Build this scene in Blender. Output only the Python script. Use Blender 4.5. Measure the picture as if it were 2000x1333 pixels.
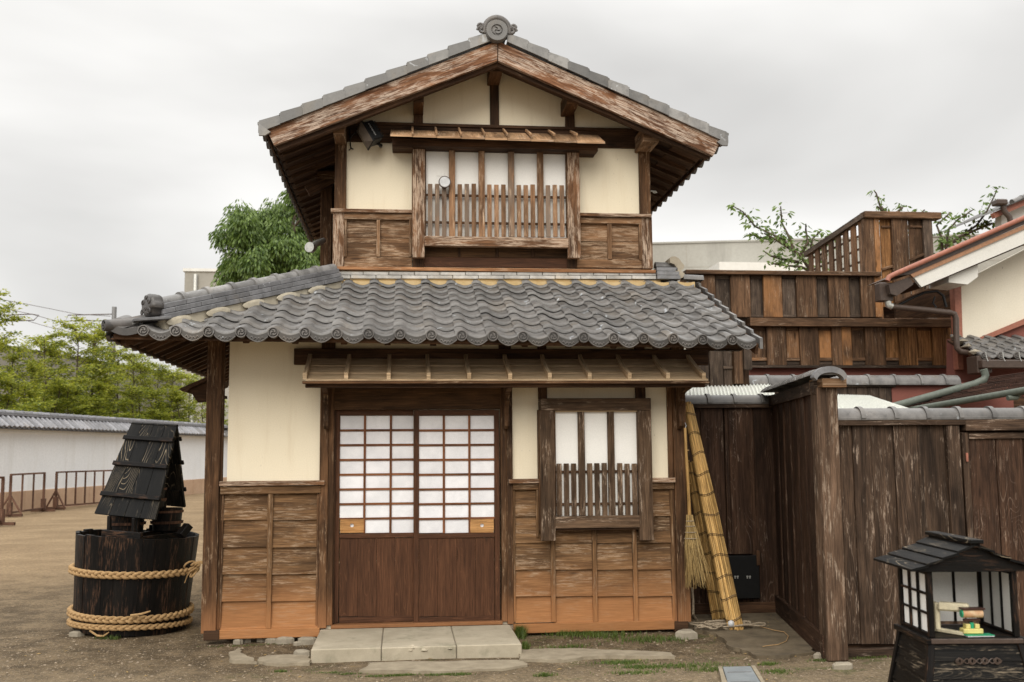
import bpy, math, random
from mathutils import Vector, Matrix, noise as mnoise
random.seed(7)
R_ = random.random
def U(a, b): return a + (b-a)*random.random()
for o in list(bpy.data.objects): bpy.data.objects.remove(o)
SC = bpy.context.scene
COL = SC.collection
# ------------------------------------------------------------------ camera
FPX = 1990.0
CAM = Vector((0.0, -8.84, 1.54))
_d = Vector((-213, -218, -FPX)).normalized()
_z = Vector((-145, 18200, -FPX)).normalized()
_z = (_z - _d*_z.dot(_d)).normalized()
_x = _d.cross(_z)
ROT = Matrix((_x, _d, _z))            # camera axes -> world axes
cd = bpy.data.cameras.new('camera')
cam = bpy.data.objects.new('camera', cd)
COL.objects.link(cam)
cam.matrix_world = Matrix.Translation(CAM) @ ROT.to_4x4()
cd.sensor_width = 36.0
cd.lens = 36.0*FPX/2000.0
cd.clip_start = 0.1
cd.clip_end = 2000
cd.dof.use_dof = True
cd.dof.focus_distance = 8.9
cd.dof.aperture_fstop = 3.2
SC.camera = cam
# ------------------------------------------------------------------ sky and sun (overcast)
W = bpy.data.worlds.new('World')
SC.world = W
W.use_nodes = True
nt = W.node_tree
nt.nodes.clear()
SUN_EL, SUN_AZ = math.radians(33), math.radians(194)     # azimuth clockwise from +Y
wo = nt.nodes.new('ShaderNodeOutputWorld')
bg = nt.nodes.new('ShaderNodeBackground')
bg.inputs['Strength'].default_value = 0.1
sky = nt.nodes.new('ShaderNodeTexSky')
sky.sky_type = 'NISHITA'; sky.sun_disc = False
sky.sun_elevation = SUN_EL; sky.sun_rotation = SUN_AZ
tc = nt.nodes.new('ShaderNodeTexCoord')
mp = nt.nodes.new('ShaderNodeMapping'); mp.inputs['Scale'].default_value = (1.3, 1.3, 3.6)
mp.inputs['Location'].default_value = (4.3, 1.7, 0.4)
nz = nt.nodes.new('ShaderNodeTexNoise'); nz.inputs['Scale'].default_value = 1.1
nz.inputs['Detail'].default_value = 5; nz.inputs['Roughness'].default_value = 0.45
nz.inputs['Distortion'].default_value = 0.3
rp = nt.nodes.new('ShaderNodeValToRGB')
rp.color_ramp.elements[0].position = 0.34; rp.color_ramp.elements[0].color = (6.3, 6.2, 6.02, 1)
rp.color_ramp.elements[1].position = 0.62; rp.color_ramp.elements[1].color = (10.6, 10.45, 10.15, 1)
sep = nt.nodes.new('ShaderNodeSeparateXYZ')
mr = nt.nodes.new('ShaderNodeMapRange')
mr.inputs['From Min'].default_value = 0.40; mr.inputs['From Max'].default_value = 1.0
mr.inputs['To Min'].default_value = 0.74; mr.inputs['To Max'].default_value = 2.3
vm = nt.nodes.new('ShaderNodeVectorMath'); vm.operation = 'SCALE'
mx = nt.nodes.new('ShaderNodeMix'); mx.data_type = 'RGBA'; mx.inputs[0].default_value = 0.97
L = nt.links.new
L(tc.outputs['Generated'], mp.inputs['Vector']); L(mp.outputs[0], nz.inputs['Vector'])
L(nz.outputs['Fac'], rp.inputs['Fac']); L(tc.outputs['Generated'], sep.inputs[0])
L(sep.outputs['Z'], mr.inputs['Value']); L(rp.outputs['Color'], vm.inputs[0])
L(mr.outputs[0], vm.inputs['Scale'])
L(sky.outputs['Color'], mx.inputs[6]); L(vm.outputs[0], mx.inputs[7])
L(mx.outputs[2], bg.inputs['Color']); L(bg.outputs[0], wo.inputs['Surface'])
sd = bpy.data.lights.new('sun', 'SUN')
sd.energy = 1.5; sd.angle = math.radians(40); sd.color = (1.0, 0.94, 0.84)
sun = bpy.data.objects.new('sun', sd); COL.objects.link(sun)
dirn = Vector((math.sin(SUN_AZ)*math.cos(SUN_EL), math.cos(SUN_AZ)*math.cos(SUN_EL), math.sin(SUN_EL)))
sun.rotation_euler = dirn.to_track_quat('Z', 'Y').to_euler()
sun.location = dirn*30
SC.view_settings.view_transform = 'Standard'
SC.view_settings.look = 'None'
SC.view_settings.exposure = 0.50
SC.view_settings.gamma = 1.0
SC.render.engine = 'CYCLES'
# ------------------------------------------------------------------ photograph -> place
def at(px, py, Y):
    v = ROT @ Vector((px-1000, -(py-666.5), -FPX))
    return CAM + v*((Y-CAM.y)/v.y)
def gat(px, py, z=0.0):
    v = ROT @ Vector((px-1000, -(py-666.5), -FPX))
    return CAM + v*((z-CAM.z)/v.z)
def rect(x0, y0, x1, y1, Y):
    xm, ym = (x0+x1)/2, (y0+y1)/2
    return at(x0, ym, Y).x, at(x1, ym, Y).x, at(xm, y1, Y).z, at(xm, y0, Y).z
# ------------------------------------------------------------------ mesh builder
class MB:
    def __init__(s): s.v = []; s.f = []; s.uv = []; s.mi = []
    def face(s, pts, uvs, m=0):
        n = len(s.v)
        s.v += [tuple(p) for p in pts]; s.f.append(tuple(range(n, n+len(pts)))); s.uv += list(uvs); s.mi.append(m)
    def box(s, x0, x1, y0, y1, z0, z1, grain=None, ch=0.003, M=None, m=0, taper=None):
        if x0 > x1: x0, x1 = x1, x0
        if y0 > y1: y0, y1 = y1, y0
        if z0 > z1: z0, z1 = z1, z0
        c = Vector(((x0+x1)/2, (y0+y1)/2, (z0+z1)/2)); h = Vector(((x1-x0)/2, (y1-y0)/2, (z1-z0)/2))
        if grain is None: grain = max(range(3), key=lambda i: h[i])
        ch = min(ch, min(h)*0.45)
        ou, ov = R_()*20, R_()*20
        def P(sg, a):
            q = [sg[i]*(h[i] if (i == a or ch == 0) else h[i]-ch) for i in range(3)]
            if taper: 
                k = (q[2]/h[2]+1)/2; q[0] *= 1+(taper-1)*k; q[1] *= 1+(taper-1)*k
            return Vector(q)
        def add(pts, m):
            cen = sum(pts, Vector())/len(pts)
            nrm = (pts[1]-pts[0]).cross(pts[2]-pts[0])
            if nrm.dot(cen) < 0: pts = pts[::-1]; nrm = -nrm
            a = max(range(3), key=lambda i: abs(nrm[i]))
            o = [i for i in range(3) if i != a]
            if a == grain: gu, gv = o
            else: gu = grain; gv = [i for i in o if i != grain][0]
            uv = [(p[gu]*(0.15 if a == grain else 1)+ou, p[gv]+ov+a*0.37) for p in pts]
            if M: w = [M @ (p+c) for p in pts]
            else: w = [p+c for p in pts]
            s.face(w, uv, m)
        for a in range(3):
            b, d = [i for i in range(3) if i != a]
            for sg in (-1, 1):
                pts = []
                for sb, s2 in ((-1, -1), (1, -1), (1, 1), (-1, 1)):
                    q = [0, 0, 0]; q[a] = sg; q[b] = sb; q[d] = s2
                    pts.append(P(q, a))
                add(pts, m)
        if ch > 0:
            for a in range(3):
                b, d = [i for i in range(3) if i != a]
                for sb in (-1, 1):
                    for s2 in (-1, 1):
                        q0 = [0]*3; q0[a] = -1; q0[b] = sb; q0[d] = s2
                        q1 = list(q0); q1[a] = 1
                        add([P(q0, b), P(q1, b), P(q1, d), P(q0, d)], m)
            for sx in (-1, 1):
                for sy in (-1, 1):
                    for sz in (-1, 1):
                        q = (sx, sy, sz); add([P(q, 0), P(q, 1), P(q, 2)], m)
        return s
    def bar(s, p0, p1, w, t, up=(0, 0, 1), ch=0.003, m=0, ext=0.0):
        """rectangular bar from p0 to p1; w along side axis, t along up axis"""
        p0, p1 = Vector(p0), Vector(p1)
        d = (p1-p0); Ln = d.length; d.normalize()
        sd_ = d.cross(Vector(up)).normalized(); u = sd_.cross(d)
        M = Matrix(((d.x, sd_.x, u.x, 0), (d.y, sd_.y, u.y, 0), (d.z, sd_.z, u.z, 0), (0, 0, 0, 1)))
        M = Matrix.Translation((p0+p1)/2) @ M
        return s.box(-Ln/2-ext, Ln/2+ext, -w/2, w/2, -t/2, t/2, grain=0, ch=ch, M=M, m=m)
    def prism(s, pts, y0, y1, m=0, grain=None, axis='y'):
        """polygon of (x,z) pushed from y0 to y1"""
        n = len(pts); ou, ov = R_()*20, R_()*20
        A = sum(pts[i][0]*pts[(i+1) % n][1]-pts[(i+1) % n][0]*pts[i][1] for i in range(n))
        if A < 0: pts = pts[::-1]
        g = Vector(grain if grain else (1, 0)).normalized(); h = Vector((-g.y, g.x))
        def C3(p, y):
            if axis == 'y': return Vector((p[0], y, p[1]))
            if axis == 'x': return Vector((y, -p[0], p[1]))
            return Vector((p[0], p[1], y))
        def uv(p): q = Vector(p); return (q.dot(g)+ou, q.dot(h)+ov)
        fl = axis == 'z'
        a = [C3(p, y0) for p in pts]; b = [C3(p, y1) for p in pts]
        ua = [uv(p) for p in pts]
        if not fl:
            s.face(a, ua, m); s.face(b[::-1], ua[::-1], m)
        else:
            s.face(a[::-1], ua[::-1], m); s.face(b, ua, m)
        for i in range(n):
            j = (i+1) % n
            q = [a[i], b[i], b[j], a[j]] if not fl else [a[i], a[j], b[j], b[i]]
            t = abs(y1-y0)
            e = (Vector(pts[j])-Vector(pts[i])); al = abs(e.normalized().dot(g)) if e.length > 0 else 1
            if al > 0.5: w_ = [(ua[i][0], ou), (ua[i][0], ou+t), (ua[j][0], ou+t), (ua[j][0], ou)]
            else: w_ = [(ou, ua[i][1]), (ou+t*.2, ua[i][1]), (ou+t*.2, ua[j][1]), (ou, ua[j][1])]
            if fl: w_ = [w_[0], w_[3], w_[2], w_[1]]
            s.face(q, w_, m)
        return s
    def tube(s, pts, r, n=8, m=0, cap=True, closed=False):
        pts = [Vector(p) for p in pts]; N = len(pts)
        rr = r if isinstance(r, (list, tuple)) else [r]*N
        up = Vector((0.13, 0.29, 0.95)); rings = []; Ls = [0]
        for i in range(N):
            a = pts[i-1] if (i > 0 or closed) else pts[i]; b = pts[(i+1) % N] if (i < N-1 or closed) else pts[i]
            d = (b-a).normalized()
            x = d.cross(up)
            if x.length < 1e-3: x = d.cross(Vector((1, 0, 0)))
            x.normalize(); y = d.cross(x).normalized(); up = -y if y.dot(up) < 0 else y
            rings.append([pts[i]+(x*math.cos(2*math.pi*k/n)+up*math.sin(2*math.pi*k/n))*rr[i] for k in range(n)])
            if i: Ls.append(Ls[-1]+(pts[i]-pts[i-1]).length)
        base = len(s.v); ou = R_()*20
        for i in range(N if closed else N-1):
            j = (i+1) % N
            for k in range(n):
                l = (k+1) % n
                u0 = Ls[i]+ou; u1 = (Ls[j] if j else Ls[i]+0.05)+ou
                c0, c1 = 2*math.pi*rr[i]*k/n, 2*math.pi*rr[i]*(k+1)/n
                f_ = [rings[i][k], rings[i][l], rings[j][l], rings[j][k]]
                uvs = [(u0, c0), (u0, c1), (u1, c1), (u1, c0)]
                ctr = (pts[i]+pts[j])/2; nn = (f_[1]-f_[0]).cross(f_[2]-f_[0])
                if nn.dot(sum(f_, Vector())/4-ctr) < 0: f_.reverse(); uvs.reverse()
                s.face(f_, uvs, m)
        if cap and not closed:
            for i, e in ((0, 1), (N-1, -1)):
                q = rings[i]; nn = (q[1]-q[0]).cross(q[2]-q[0]); out = pts[i]-pts[min(max(i+e, 0), N-1)]
                if nn.dot(out) < 0: q = q[::-1]
                s.face(q, [(ou+R_()*.01, k*.01) for k in range(n)], m)
        return s
    def lathe(s, prof, n=24, c=(0, 0, 0), M=None, m=0, a0=0, a1=2*math.pi):
        """profile of (r,z) around z"""
        c = Vector(c)
        for i in range(len(prof)-1):
            (r0, z0), (r1, z1) = prof[i], prof[i+1]
            for k in range(n):
                t0, t1 = a0+(a1-a0)*k/n, a0+(a1-a0)*(k+1)/n
                q = [Vector((r0*math.cos(t0), r0*math.sin(t0), z0)), Vector((r0*math.cos(t1), r0*math.sin(t1), z0)),
                     Vector((r1*math.cos(t1), r1*math.sin(t1), z1)), Vector((r1*math.cos(t0), r1*math.sin(t0), z1))]
                if r0 == 0: q = [q[0], q[2], q[3]]
                elif r1 == 0: q = q[:3]
                q = [(M @ p if M else p)+c for p in q]
                s.face(q, [(p.z, (p.x+p.y)) for p in q], m)
        return s
    def build(s, name, mats, parent=None, smooth=None, org=None, weld=False, bevel=0):
        me = bpy.data.meshes.new(name)
        if org is None and s.v:
            mn = [min(v[i] for v in s.v) for i in range(3)]; mxx = [max(v[i] for v in s.v) for i in range(3)]
            org = Vector([(mn[i]+mxx[i])/2 for i in range(3)])
            if parent is None: org.z = mn[2]
        org = Vector(org)
        me.from_pydata([tuple(Vector(v)-org) for v in s.v], [], s.f)
        ul = me.uv_layers.new(name='UVMap')
        flat = [c for uv in s.uv for c in uv]
        ul.data.foreach_set('uv', flat)
        me.polygons.foreach_set('material_index', s.mi)
        if not isinstance(mats, (list, tuple)): mats = [mats]
        for m in mats: me.materials.append(m)
        if weld or smooth is not None:
            import bmesh
            bm = bmesh.new(); bm.from_mesh(me)
            bmesh.ops.remove_doubles(bm, verts=bm.verts, dist=0.0004)
            bmesh.ops.recalc_face_normals(bm, faces=bm.faces) if weld else None
            bm.to_mesh(me); bm.free()
        if smooth is not None:
            me.polygons.foreach_set('use_smooth', [True]*len(me.polygons))
            me.set_sharp_from_angle(angle=math.radians(smooth))
        me.update()
        return link(me, name, parent, org)
WORLD = {}
def link(me, name, parent=None, loc=(0, 0, 0), rot=None):
    """one object; loc is in world space; parents are unrotated and unscaled"""
    o = bpy.data.objects.new(name, me); COL.objects.link(o)
    loc = Vector(loc)
    WORLD[o.name] = loc.copy()
    if parent is not None:
        o.parent = parent; o.location = loc-WORLD[parent.name]
    else: o.location = loc
    if rot is not None: o.rotation_euler = rot
    return o
def thing(name, label, cat, loc=(0, 0, 0), group=None, rz=0.0):
    o = bpy.data.objects.new(name, None); COL.objects.link(o)
    o.empty_display_size = 0.2
    o.location = loc; WORLD[o.name] = Vector(loc)
    o['label'] = label; o['category'] = cat
    if group: o['group'] = group
    return o
def tag(o, label, cat, group=None):
    o['label'] = label; o['category'] = cat
    if group: o['group'] = group
    return o
def setk(o, k='structure'): o['kind'] = k; return o
def front(name, x0, y0, x1, y1, Y, th, mat, parent, ch=0.004, grain=None):
    """upright member whose front face fills the photograph's rectangle at depth Y"""
    a, b, c, d = rect(x0, y0, x1, y1, Y)
    return MB().box(a, b, Y, Y+th, c, d, grain=grain, ch=ch).build(name, mat, parent)
# ------------------------------------------------------------------ materials
def sh(name):
    m = bpy.data.materials.new(name); m.use_nodes = True
    n = m.node_tree; b = n.nodes['Principled BSDF']
    return m, n, b
class NT:
    def __init__(s, nt): s.n = nt
    def new(s, t, **k):
        o = s.n.nodes.new(t)
        for a, b in k.items(): setattr(o, a, b)
        return o
    def lk(s, a, b): s.n.links.new(a, b)
    def math(s, op, a, b=None, c=None, clamp=False):
        o = s.new('ShaderNodeMath', operation=op); o.use_clamp = clamp
        for i, v in enumerate((a, b, c)):
            if v is None: continue
            if isinstance(v, (int, float)): o.inputs[i].default_value = v
            else: s.lk(v, o.inputs[i])
        return o.outputs[0]
    def noise(s, vec, scale=5, detail=4, rough=0.5, dist=0.0):
        o = s.new('ShaderNodeTexNoise'); s.lk(vec, o.inputs['Vector'])
        o.inputs['Scale'].default_value = scale; o.inputs['Detail'].default_value = detail
        o.inputs['Roughness'].default_value = rough; o.inputs['Distortion'].default_value = dist
        return o.outputs['Fac']
    def mapping(s, vec, scale=(1, 1, 1), loc=(0, 0, 0), rot=(0, 0, 0)):
        o = s.new('ShaderNodeMapping'); s.lk(vec, o.inputs['Vector'])
        o.inputs['Scale'].default_value = scale; o.inputs['Location'].default_value = loc; o.inputs['Rotation'].default_value = rot
        return o.outputs[0]
    def ramp(s, fac, a, b, ca=0.0, cb=1.0):
        o = s.new('ShaderNodeMapRange'); s.lk(fac, o.inputs['Value'])
        o.interpolation_type = 'SMOOTHSTEP'
        o.inputs['From Min'].default_value = a; o.inputs['From Max'].default_value = b
        o.inputs['To Min'].default_value = ca; o.inputs['To Max'].default_value = cb
        return o.outputs[0]
    def mix(s, f, a, b, mode='MIX'):
        o = s.new('ShaderNodeMix', data_type='RGBA', blend_type=mode)
        if isinstance(f, (int, float)): o.inputs[0].default_value = f
        else: s.lk(f, o.inputs[0])
        for i, v in ((6, a), (7, b)):
            if isinstance(v, tuple): o.inputs[i].default_value = v+(1,) if len(v) == 3 else v
            else: s.lk(v, o.inputs[i])
        return o.outputs[2]
    def bump(s, h, strength=0.3, dist=0.01, prev=None):
        o = s.new('ShaderNodeBump'); o.inputs['Strength'].default_value = strength; o.inputs['Distance'].default_value = dist
        s.lk(h, o.inputs['Height'])
        if prev is not None: s.lk(prev, o.inputs['Normal'])
        return o.outputs[0]
    def scale(s, col, f):
        o = s.new('ShaderNodeVectorMath', operation='SCALE'); s.lk(col, o.inputs[0])
        if isinstance(f, (int, float)): o.inputs['Scale'].default_value = f
        else: s.lk(f, o.inputs['Scale'])
        return o.outputs[0]
def wood(name, dark, mid, pale, wear=0.4, rough=0.72, fig=0.0, zfade=None, alt=None, altp=0.5, var=0.25, bump=0.5, spec=0.16, figcol=None, patch=1.0):
    m, n, b = sh(name); N = NT(n)
    uv = N.new('ShaderNodeUVMap').outputs[0]
    oi = N.new('ShaderNodeObjectInfo').outputs['Random']
    cmb = N.new('ShaderNodeCombineXYZ')
    N.lk(N.math('MULTIPLY', oi, 31.7), cmb.inputs[0]); N.lk(N.math('MULTIPLY', oi, 57.3), cmb.inputs[1])
    av = N.new('ShaderNodeVectorMath', operation='ADD'); N.lk(uv, av.inputs[0]); N.lk(cmb.outputs[0], av.inputs[1])
    P = av.outputs[0]
    n1 = N.noise(N.mapping(P, (1.7, 30, 1)), 1.0, 7, 0.68, 0.4)
    n2 = N.noise(N.mapping(P, (5, 160, 1)), 1.0, 5, 0.65)
    n5 = N.noise(N.mapping(P, (2.2, 3.0, 1)), 1.0, 4, 0.6)
    col = N.mix(N.ramp(n1, 0.32, 0.68), dark, mid)
    # broad weathered patches along the grain
    n6 = N.noise(N.mapping(P, (1.1, 5.0, 1), (5, 9, 0)), 1.0, 5, 0.65, 0.6)
    col = N.scale(col, N.ramp(n6, 0.28, 0.72, 1.0-0.55*patch, 1.0+0.40*patch))
    # fibres
    col = N.scale(col, N.ramp(n2, 0.28, 0.72, 0.55, 1.38))
    if alt:
        a2 = N.ramp(N.math('FRACT', N.math('MULTIPLY', oi, 7.13)), altp-0.15, altp+0.15)
        a3 = N.math('MULTIPLY', a2, N.ramp(n5, 0.25, 0.6))
        col = N.mix(a3, col, N.scale(N.mix(0.0, alt, alt), N.ramp(n2, 0.25, 0.75, 0.7, 1.25)))
    if zfade:
        z0, z1, zc = zfade
        ge = N.new('ShaderNodeNewGeometry'); sp = N.new('ShaderNodeSeparateXYZ'); N.lk(ge.outputs['Position'], sp.inputs[0])
        zz = N.math('ADD', sp.outputs['Z'], N.math('MULTIPLY', N.math('SUBTRACT', n5, 0.5), 0.35))
        fz = N.ramp(zz, z0, z1, 1.0, 0.0)
        col = N.mix(fz, col, N.scale(N.mix(0.0, zc, zc), N.ramp(n2, 0.2, 0.8, 0.72, 1.22)))
    if wear > 0:
        n3 = N.noise(N.mapping(P, (8.0, 70, 1), (3.1, 7.7, 0)), 1.0, 8, 0.75, 0.5)
        n7 = N.noise(N.mapping(P, (2.4, 9.0, 1), (1.1, 2.7, 0)), 1.0, 5, 0.65, 0.4)
        wm = N.math('MULTIPLY', N.ramp(n3, 0.58-wear*0.18, 0.66-wear*0.14), N.ramp(n7, 0.60-wear*0.20, 0.70-wear*0.18))
        if zfade: wm = N.math('MULTIPLY', wm, N.math('SUBTRACT', 1.0, N.math('MULTIPLY', fz, 0.8)))
        wm = N.math('MULTIPLY', wm, N.ramp(n2, 0.36, 0.56))
        col = N.mix(N.math('MULTIPLY', wm, 0.85), col, pale)
    # knots
    vo = N.new('ShaderNodeTexVoronoi'); N.lk(N.mapping(P, (1.6, 6.5, 1)), vo.inputs['Vector']); vo.inputs['Scale'].default_value = 1.0
    kn = N.ramp(vo.outputs['Distance'], 0.05, 0.12, 0.7, 0.0)
    col = N.mix(kn, col, tuple(c*0.35 for c in dark))
    hgt = n2
    if fig > 0:
        sm = N.noise(N.mapping(P, (0.9, 5.5, 1), (9, 2, 0)), 1.0, 1.5, 0.4, 0.2)
        ln = N.math('ABSOLUTE', N.math('SINE', N.math('MULTIPLY', sm, 95.0)))
        ln = N.ramp(ln, 0.34, 0.0)
        fm = N.math('MULTIPLY', ln, N.math('MULTIPLY', N.ramp(N.noise(N.mapping(P, (1.2, 5, 1), (1, 4, 0)), 1.0, 3), 0.45, 0.62), fig))
        fm = N.math('MULTIPLY', fm, N.ramp(n2, 0.3, 0.55))
        col = N.mix(fm, col, figcol or pale)
    col = N.scale(col, N.math('ADD', 1.0-var/2, N.math('MULTIPLY', oi, var)))
    N.lk(col, b.inputs['Base Color'])
    b.inputs['Roughness'].default_value = rough
    b.inputs['Specular IOR Level'].default_value = spec
    nb = N.bump(hgt, bump, 0.004)
    nb = N.bump(n1, bump*0.6, 0.006, nb)
    N.lk(nb, b.inputs['Normal'])
    return m
def rough_mat(name, a, b_, scale=3.0, rough=0.85, fine=60, bump=0.2, bdist=0.004, spec=0.3, streak=None, spots=None, objvar=0.0, metal=0.0, contrast=0.35):
    """plain mottled surface (plaster, concrete, painted metal)"""
    m, n, b = sh(name); N = NT(n)
    P = N.new('ShaderNodeTexCoord').outputs['Object']
    ge = N.new('ShaderNodeNewGeometry').outputs['Position']
    n1 = N.noise(ge, scale, 6, 0.6, 0.3)
    n2 = N.noise(ge, fine, 4, 0.6)
    col = N.mix(N.ramp(n1, 0.5-contrast, 0.5+contrast), a, b_)
    col = N.scale(col, N.ramp(n2, 0.2, 0.8, 0.93, 1.06))
    if streak:
        n3 = N.noise(N.mapping(ge, (streak[1], streak[1], streak[2])), 1.0, 6, 0.65)
        col = N.mix(N.math('MULTIPLY', N.ramp(n3, 0.5, 0.72), streak[3]), col, streak[0])
    if spots:
        n4 = N.noise(N.mapping(ge, (spots[1], spots[1], spots[1]*0.45)), 1.0, 3, 0.6)
        n6 = N.noise(ge, 1.7, 2, 0.5)
        col = N.mix(N.math('MULTIPLY', N.ramp(n4, 0.66, 0.74), N.ramp(n6, 0.5, 0.62)), col, spots[0])
    if objvar:
        oi = N.new('ShaderNodeObjectInfo').outputs['Random']
        col = N.scale(col, N.math('ADD', 1-objvar/2, N.math('MULTIPLY', oi, objvar)))
    N.lk(col, b.inputs['Base Color'])
    b.inputs['Roughness'].default_value = rough; b.inputs['Metallic'].default_value = metal
    b.inputs['Specular IOR Level'].default_value = spec
    N.lk(N.bump(n2, bump, bdist, N.bump(n1, bump, bdist*3)), b.inputs['Normal'])
    return m
def tile_mat(name, base, var=0.55, rough=0.42, pale=(0.42, 0.44, 0.46), palef=0.25):
    m, n, b = sh(name); N = NT(n)
    ge = N.new('ShaderNodeNewGeometry').outputs['Position']
    oi = N.new('ShaderNodeObjectInfo').outputs['Random']
    n1 = N.noise(ge, 9, 6, 0.62, 0.4); n2 = N.noise(ge, 90, 4, 0.6); n3 = N.noise(ge, 3.1, 5, 0.6, 0.5)
    v = N.math('ADD', 1-var/2, N.math('MULTIPLY', oi, var))
    col = N.mix(N.ramp(n1, 0.3, 0.7), tuple(c*0.72 for c in base), tuple(c*1.22 for c in base))
    col = N.mix(N.math('MULTIPLY', N.ramp(n3, 0.52, 0.7), 0.45), col, (base[0]*1.25, base[1]*1.1, base[2]*0.9))
    col = N.scale(col, v)
    dirt = N.math('MULTIPLY', N.ramp(N.noise(ge, 22, 5, 0.7), 0.5, 0.68), 0.4)
    col = N.mix(dirt, col, tuple(c*0.45 for c in base))
    sp = N.math('MULTIPLY', N.ramp(N.noise(ge, 14, 3, 0.55, 0.8), 0.62, 0.70), N.ramp(N.math('FRACT', N.math('MULTIPLY', oi, 13.7)), 1-palef, 1-palef*0.6))
    col = N.mix(N.math('MULTIPLY', sp, 0.7), col, pale)
    N.lk(col, b.inputs['Base Color'])
    N.lk(N.ramp(n1, 0.3, 0.7, rough-0.07, rough+0.15), b.inputs['Roughness'])
    b.inputs['Specular IOR Level'].default_value = 0.5
    N.lk(N.bump(n2, 0.12, 0.003, N.bump(n1, 0.12, 0.01)), b.inputs['Normal'])
    return m
def plain(name, c, rough=0.6, metal=0.0, spec=0.4):
    m, n, b = sh(name)
    N = NT(n); ge = N.new('ShaderNodeNewGeometry').outputs['Position']
    col = N.mix(N.ramp(N.noise(ge, 25, 4, 0.6), 0.3, 0.7), tuple(x*0.85 for x in c), tuple(min(1, x*1.12) for x in c))
    N.lk(col, b.inputs['Base Color'])
    b.inputs['Roughness'].default_value = rough; b.inputs['Metallic'].default_value = metal
    b.inputs['Specular IOR Level'].default_value = spec
    return m
M = {}
M['post'] = wood('post_wood', (0.055, 0.027, 0.013), (0.125, 0.064, 0.03), (0.36, 0.25, 0.16), 0.5, zfade=(0.05, 0.45, (0.25, 0.115, 0.05)))
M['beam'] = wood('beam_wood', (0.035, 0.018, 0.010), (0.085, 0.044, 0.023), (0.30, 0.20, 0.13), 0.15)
M['worn'] = wood('worn_barge_wood', (0.085, 0.034, 0.016), (0.25, 0.125, 0.065), (0.58, 0.47, 0.38), 0.92, bump=1.0, var=0.1)
M['wlow'] = wood('lower_window_wood', (0.055, 0.032, 0.018), (0.125, 0.078, 0.047), (0.42, 0.32, 0.24), 0.55, bump=0.8)
M['wpost'] = wood('worn_post_wood', (0.075, 0.034, 0.016), (0.23, 0.115, 0.056), (0.52, 0.40, 0.30), 0.95, bump=0.9)
M['siding'] = wood('siding_wood', (0.10, 0.052, 0.024), (0.20, 0.112, 0.052), (0.37, 0.265, 0.175), 0.65, patch=.9, zfade=(0.06, 0.66, (0.34, 0.155, 0.062)), var=0.22)
M['sidingu'] = wood('upper_siding_wood', (0.10, 0.052, 0.026), (0.21, 0.115, 0.058), (0.42, 0.30, 0.20), 0.8, var=0.2)
M['sill'] = wood('orange_sill_wood', (0.22, 0.10, 0.045), (0.38, 0.19, 0.09), (0.5, 0.36, 0.24), 0.5)
M['door'] = wood('door_wood', (0.060, 0.025, 0.012), (0.090, 0.039, 0.019), (0.26, 0.13, 0.07), 0.1, fig=0.3, figcol=(0.22, 0.10, 0.05), rough=0.6, var=0.1, patch=.4)
M['lattice'] = wood('lattice_wood', (0.12, 0.045, 0.018), (0.22, 0.085, 0.035), (0.36, 0.2, 0.1), 0.2, rough=0.6)
M['plate'] = wood('handle_wood', (0.30, 0.15, 0.055), (0.46, 0.25, 0.10), (0.5, 0.32, 0.15), 0.2)
M['tan'] = wood('hood_wood', (0.40, 0.28, 0.165), (0.56, 0.42, 0.27), (0.6, 0.48, 0.34), 0.3, var=0.15, patch=.35)
M['otan'] = wood('upper_hood_wood', (0.28, 0.16, 0.085), (0.44, 0.28, 0.16), (0.56, 0.46, 0.36), 0.5, var=0.2)
M['lintel'] = wood('lintel_wood', (0.05, 0.026, 0.012), (0.10, 0.052, 0.024), (0.2, 0.12, 0.07), 0.15)
M['slat'] = wood('slat_wood', (0.15, 0.078, 0.04), (0.30, 0.17, 0.092), (0.5, 0.37, 0.26), 0.55, alt=(0.17, 0.13, 0.10), altp=0.6, var=0.4)
M['fence'] = wood('fence_wood', (0.028, 0.017, 0.011), (0.072, 0.045, 0.029), (0.34, 0.26, 0.20), 0.48, var=0.45, fig=0.25)
M['fdoor'] = wood('red_brown_fence_wood', (0.030, 0.015, 0.009), (0.064, 0.034, 0.020), (0.30, 0.22, 0.165), 0.36, var=0.3, fig=0.3)
M['fpost'] = wood('fence_post_wood', (0.07, 0.042, 0.026), (0.145, 0.09, 0.058), (0.36, 0.28, 0.21), 0.6)
M['screen'] = wood('screen_wood', (0.07, 0.038, 0.021), (0.165, 0.092, 0.050), (0.38, 0.28, 0.2), 0.45, alt=(0.33, 0.155, 0.06), altp=0.9, var=0.6)
M['screeno'] = wood('orange_screen_wood', (0.12, 0.055, 0.02), (0.30, 0.15, 0.06), (0.45, 0.28, 0.14), 0.25, var=0.5, fig=0.3, figcol=(0.12, 0.05, 0.02))
M['screend'] = wood('screen_dark_wood', (0.05, 0.035, 0.027), (0.11, 0.078, 0.056), (0.26, 0.21, 0.17), 0.4, var=0.5)
M['soffit'] = wood('soffit_wood', (0.05, 0.027, 0.016), (0.12, 0.065, 0.037), (0.14, 0.09, 0.06), 0.1, var=0.4)
M['black'] = wood('charred_wood', (0.003, 0.003, 0.003), (0.007, 0.0065, 0.006), (0.22, 0.18, 0.13), 0.25, rough=0.5, fig=.9, figcol=(0.33, 0.265, 0.18), var=0.2, spec=0.14)
M['blackq'] = wood('worn_black_wood', (0.003, 0.003, 0.003), (0.009, 0.008, 0.007), (0.26, 0.21, 0.15), 0.5, rough=0.5, fig=.25, var=0.3, spec=0.14)
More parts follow.
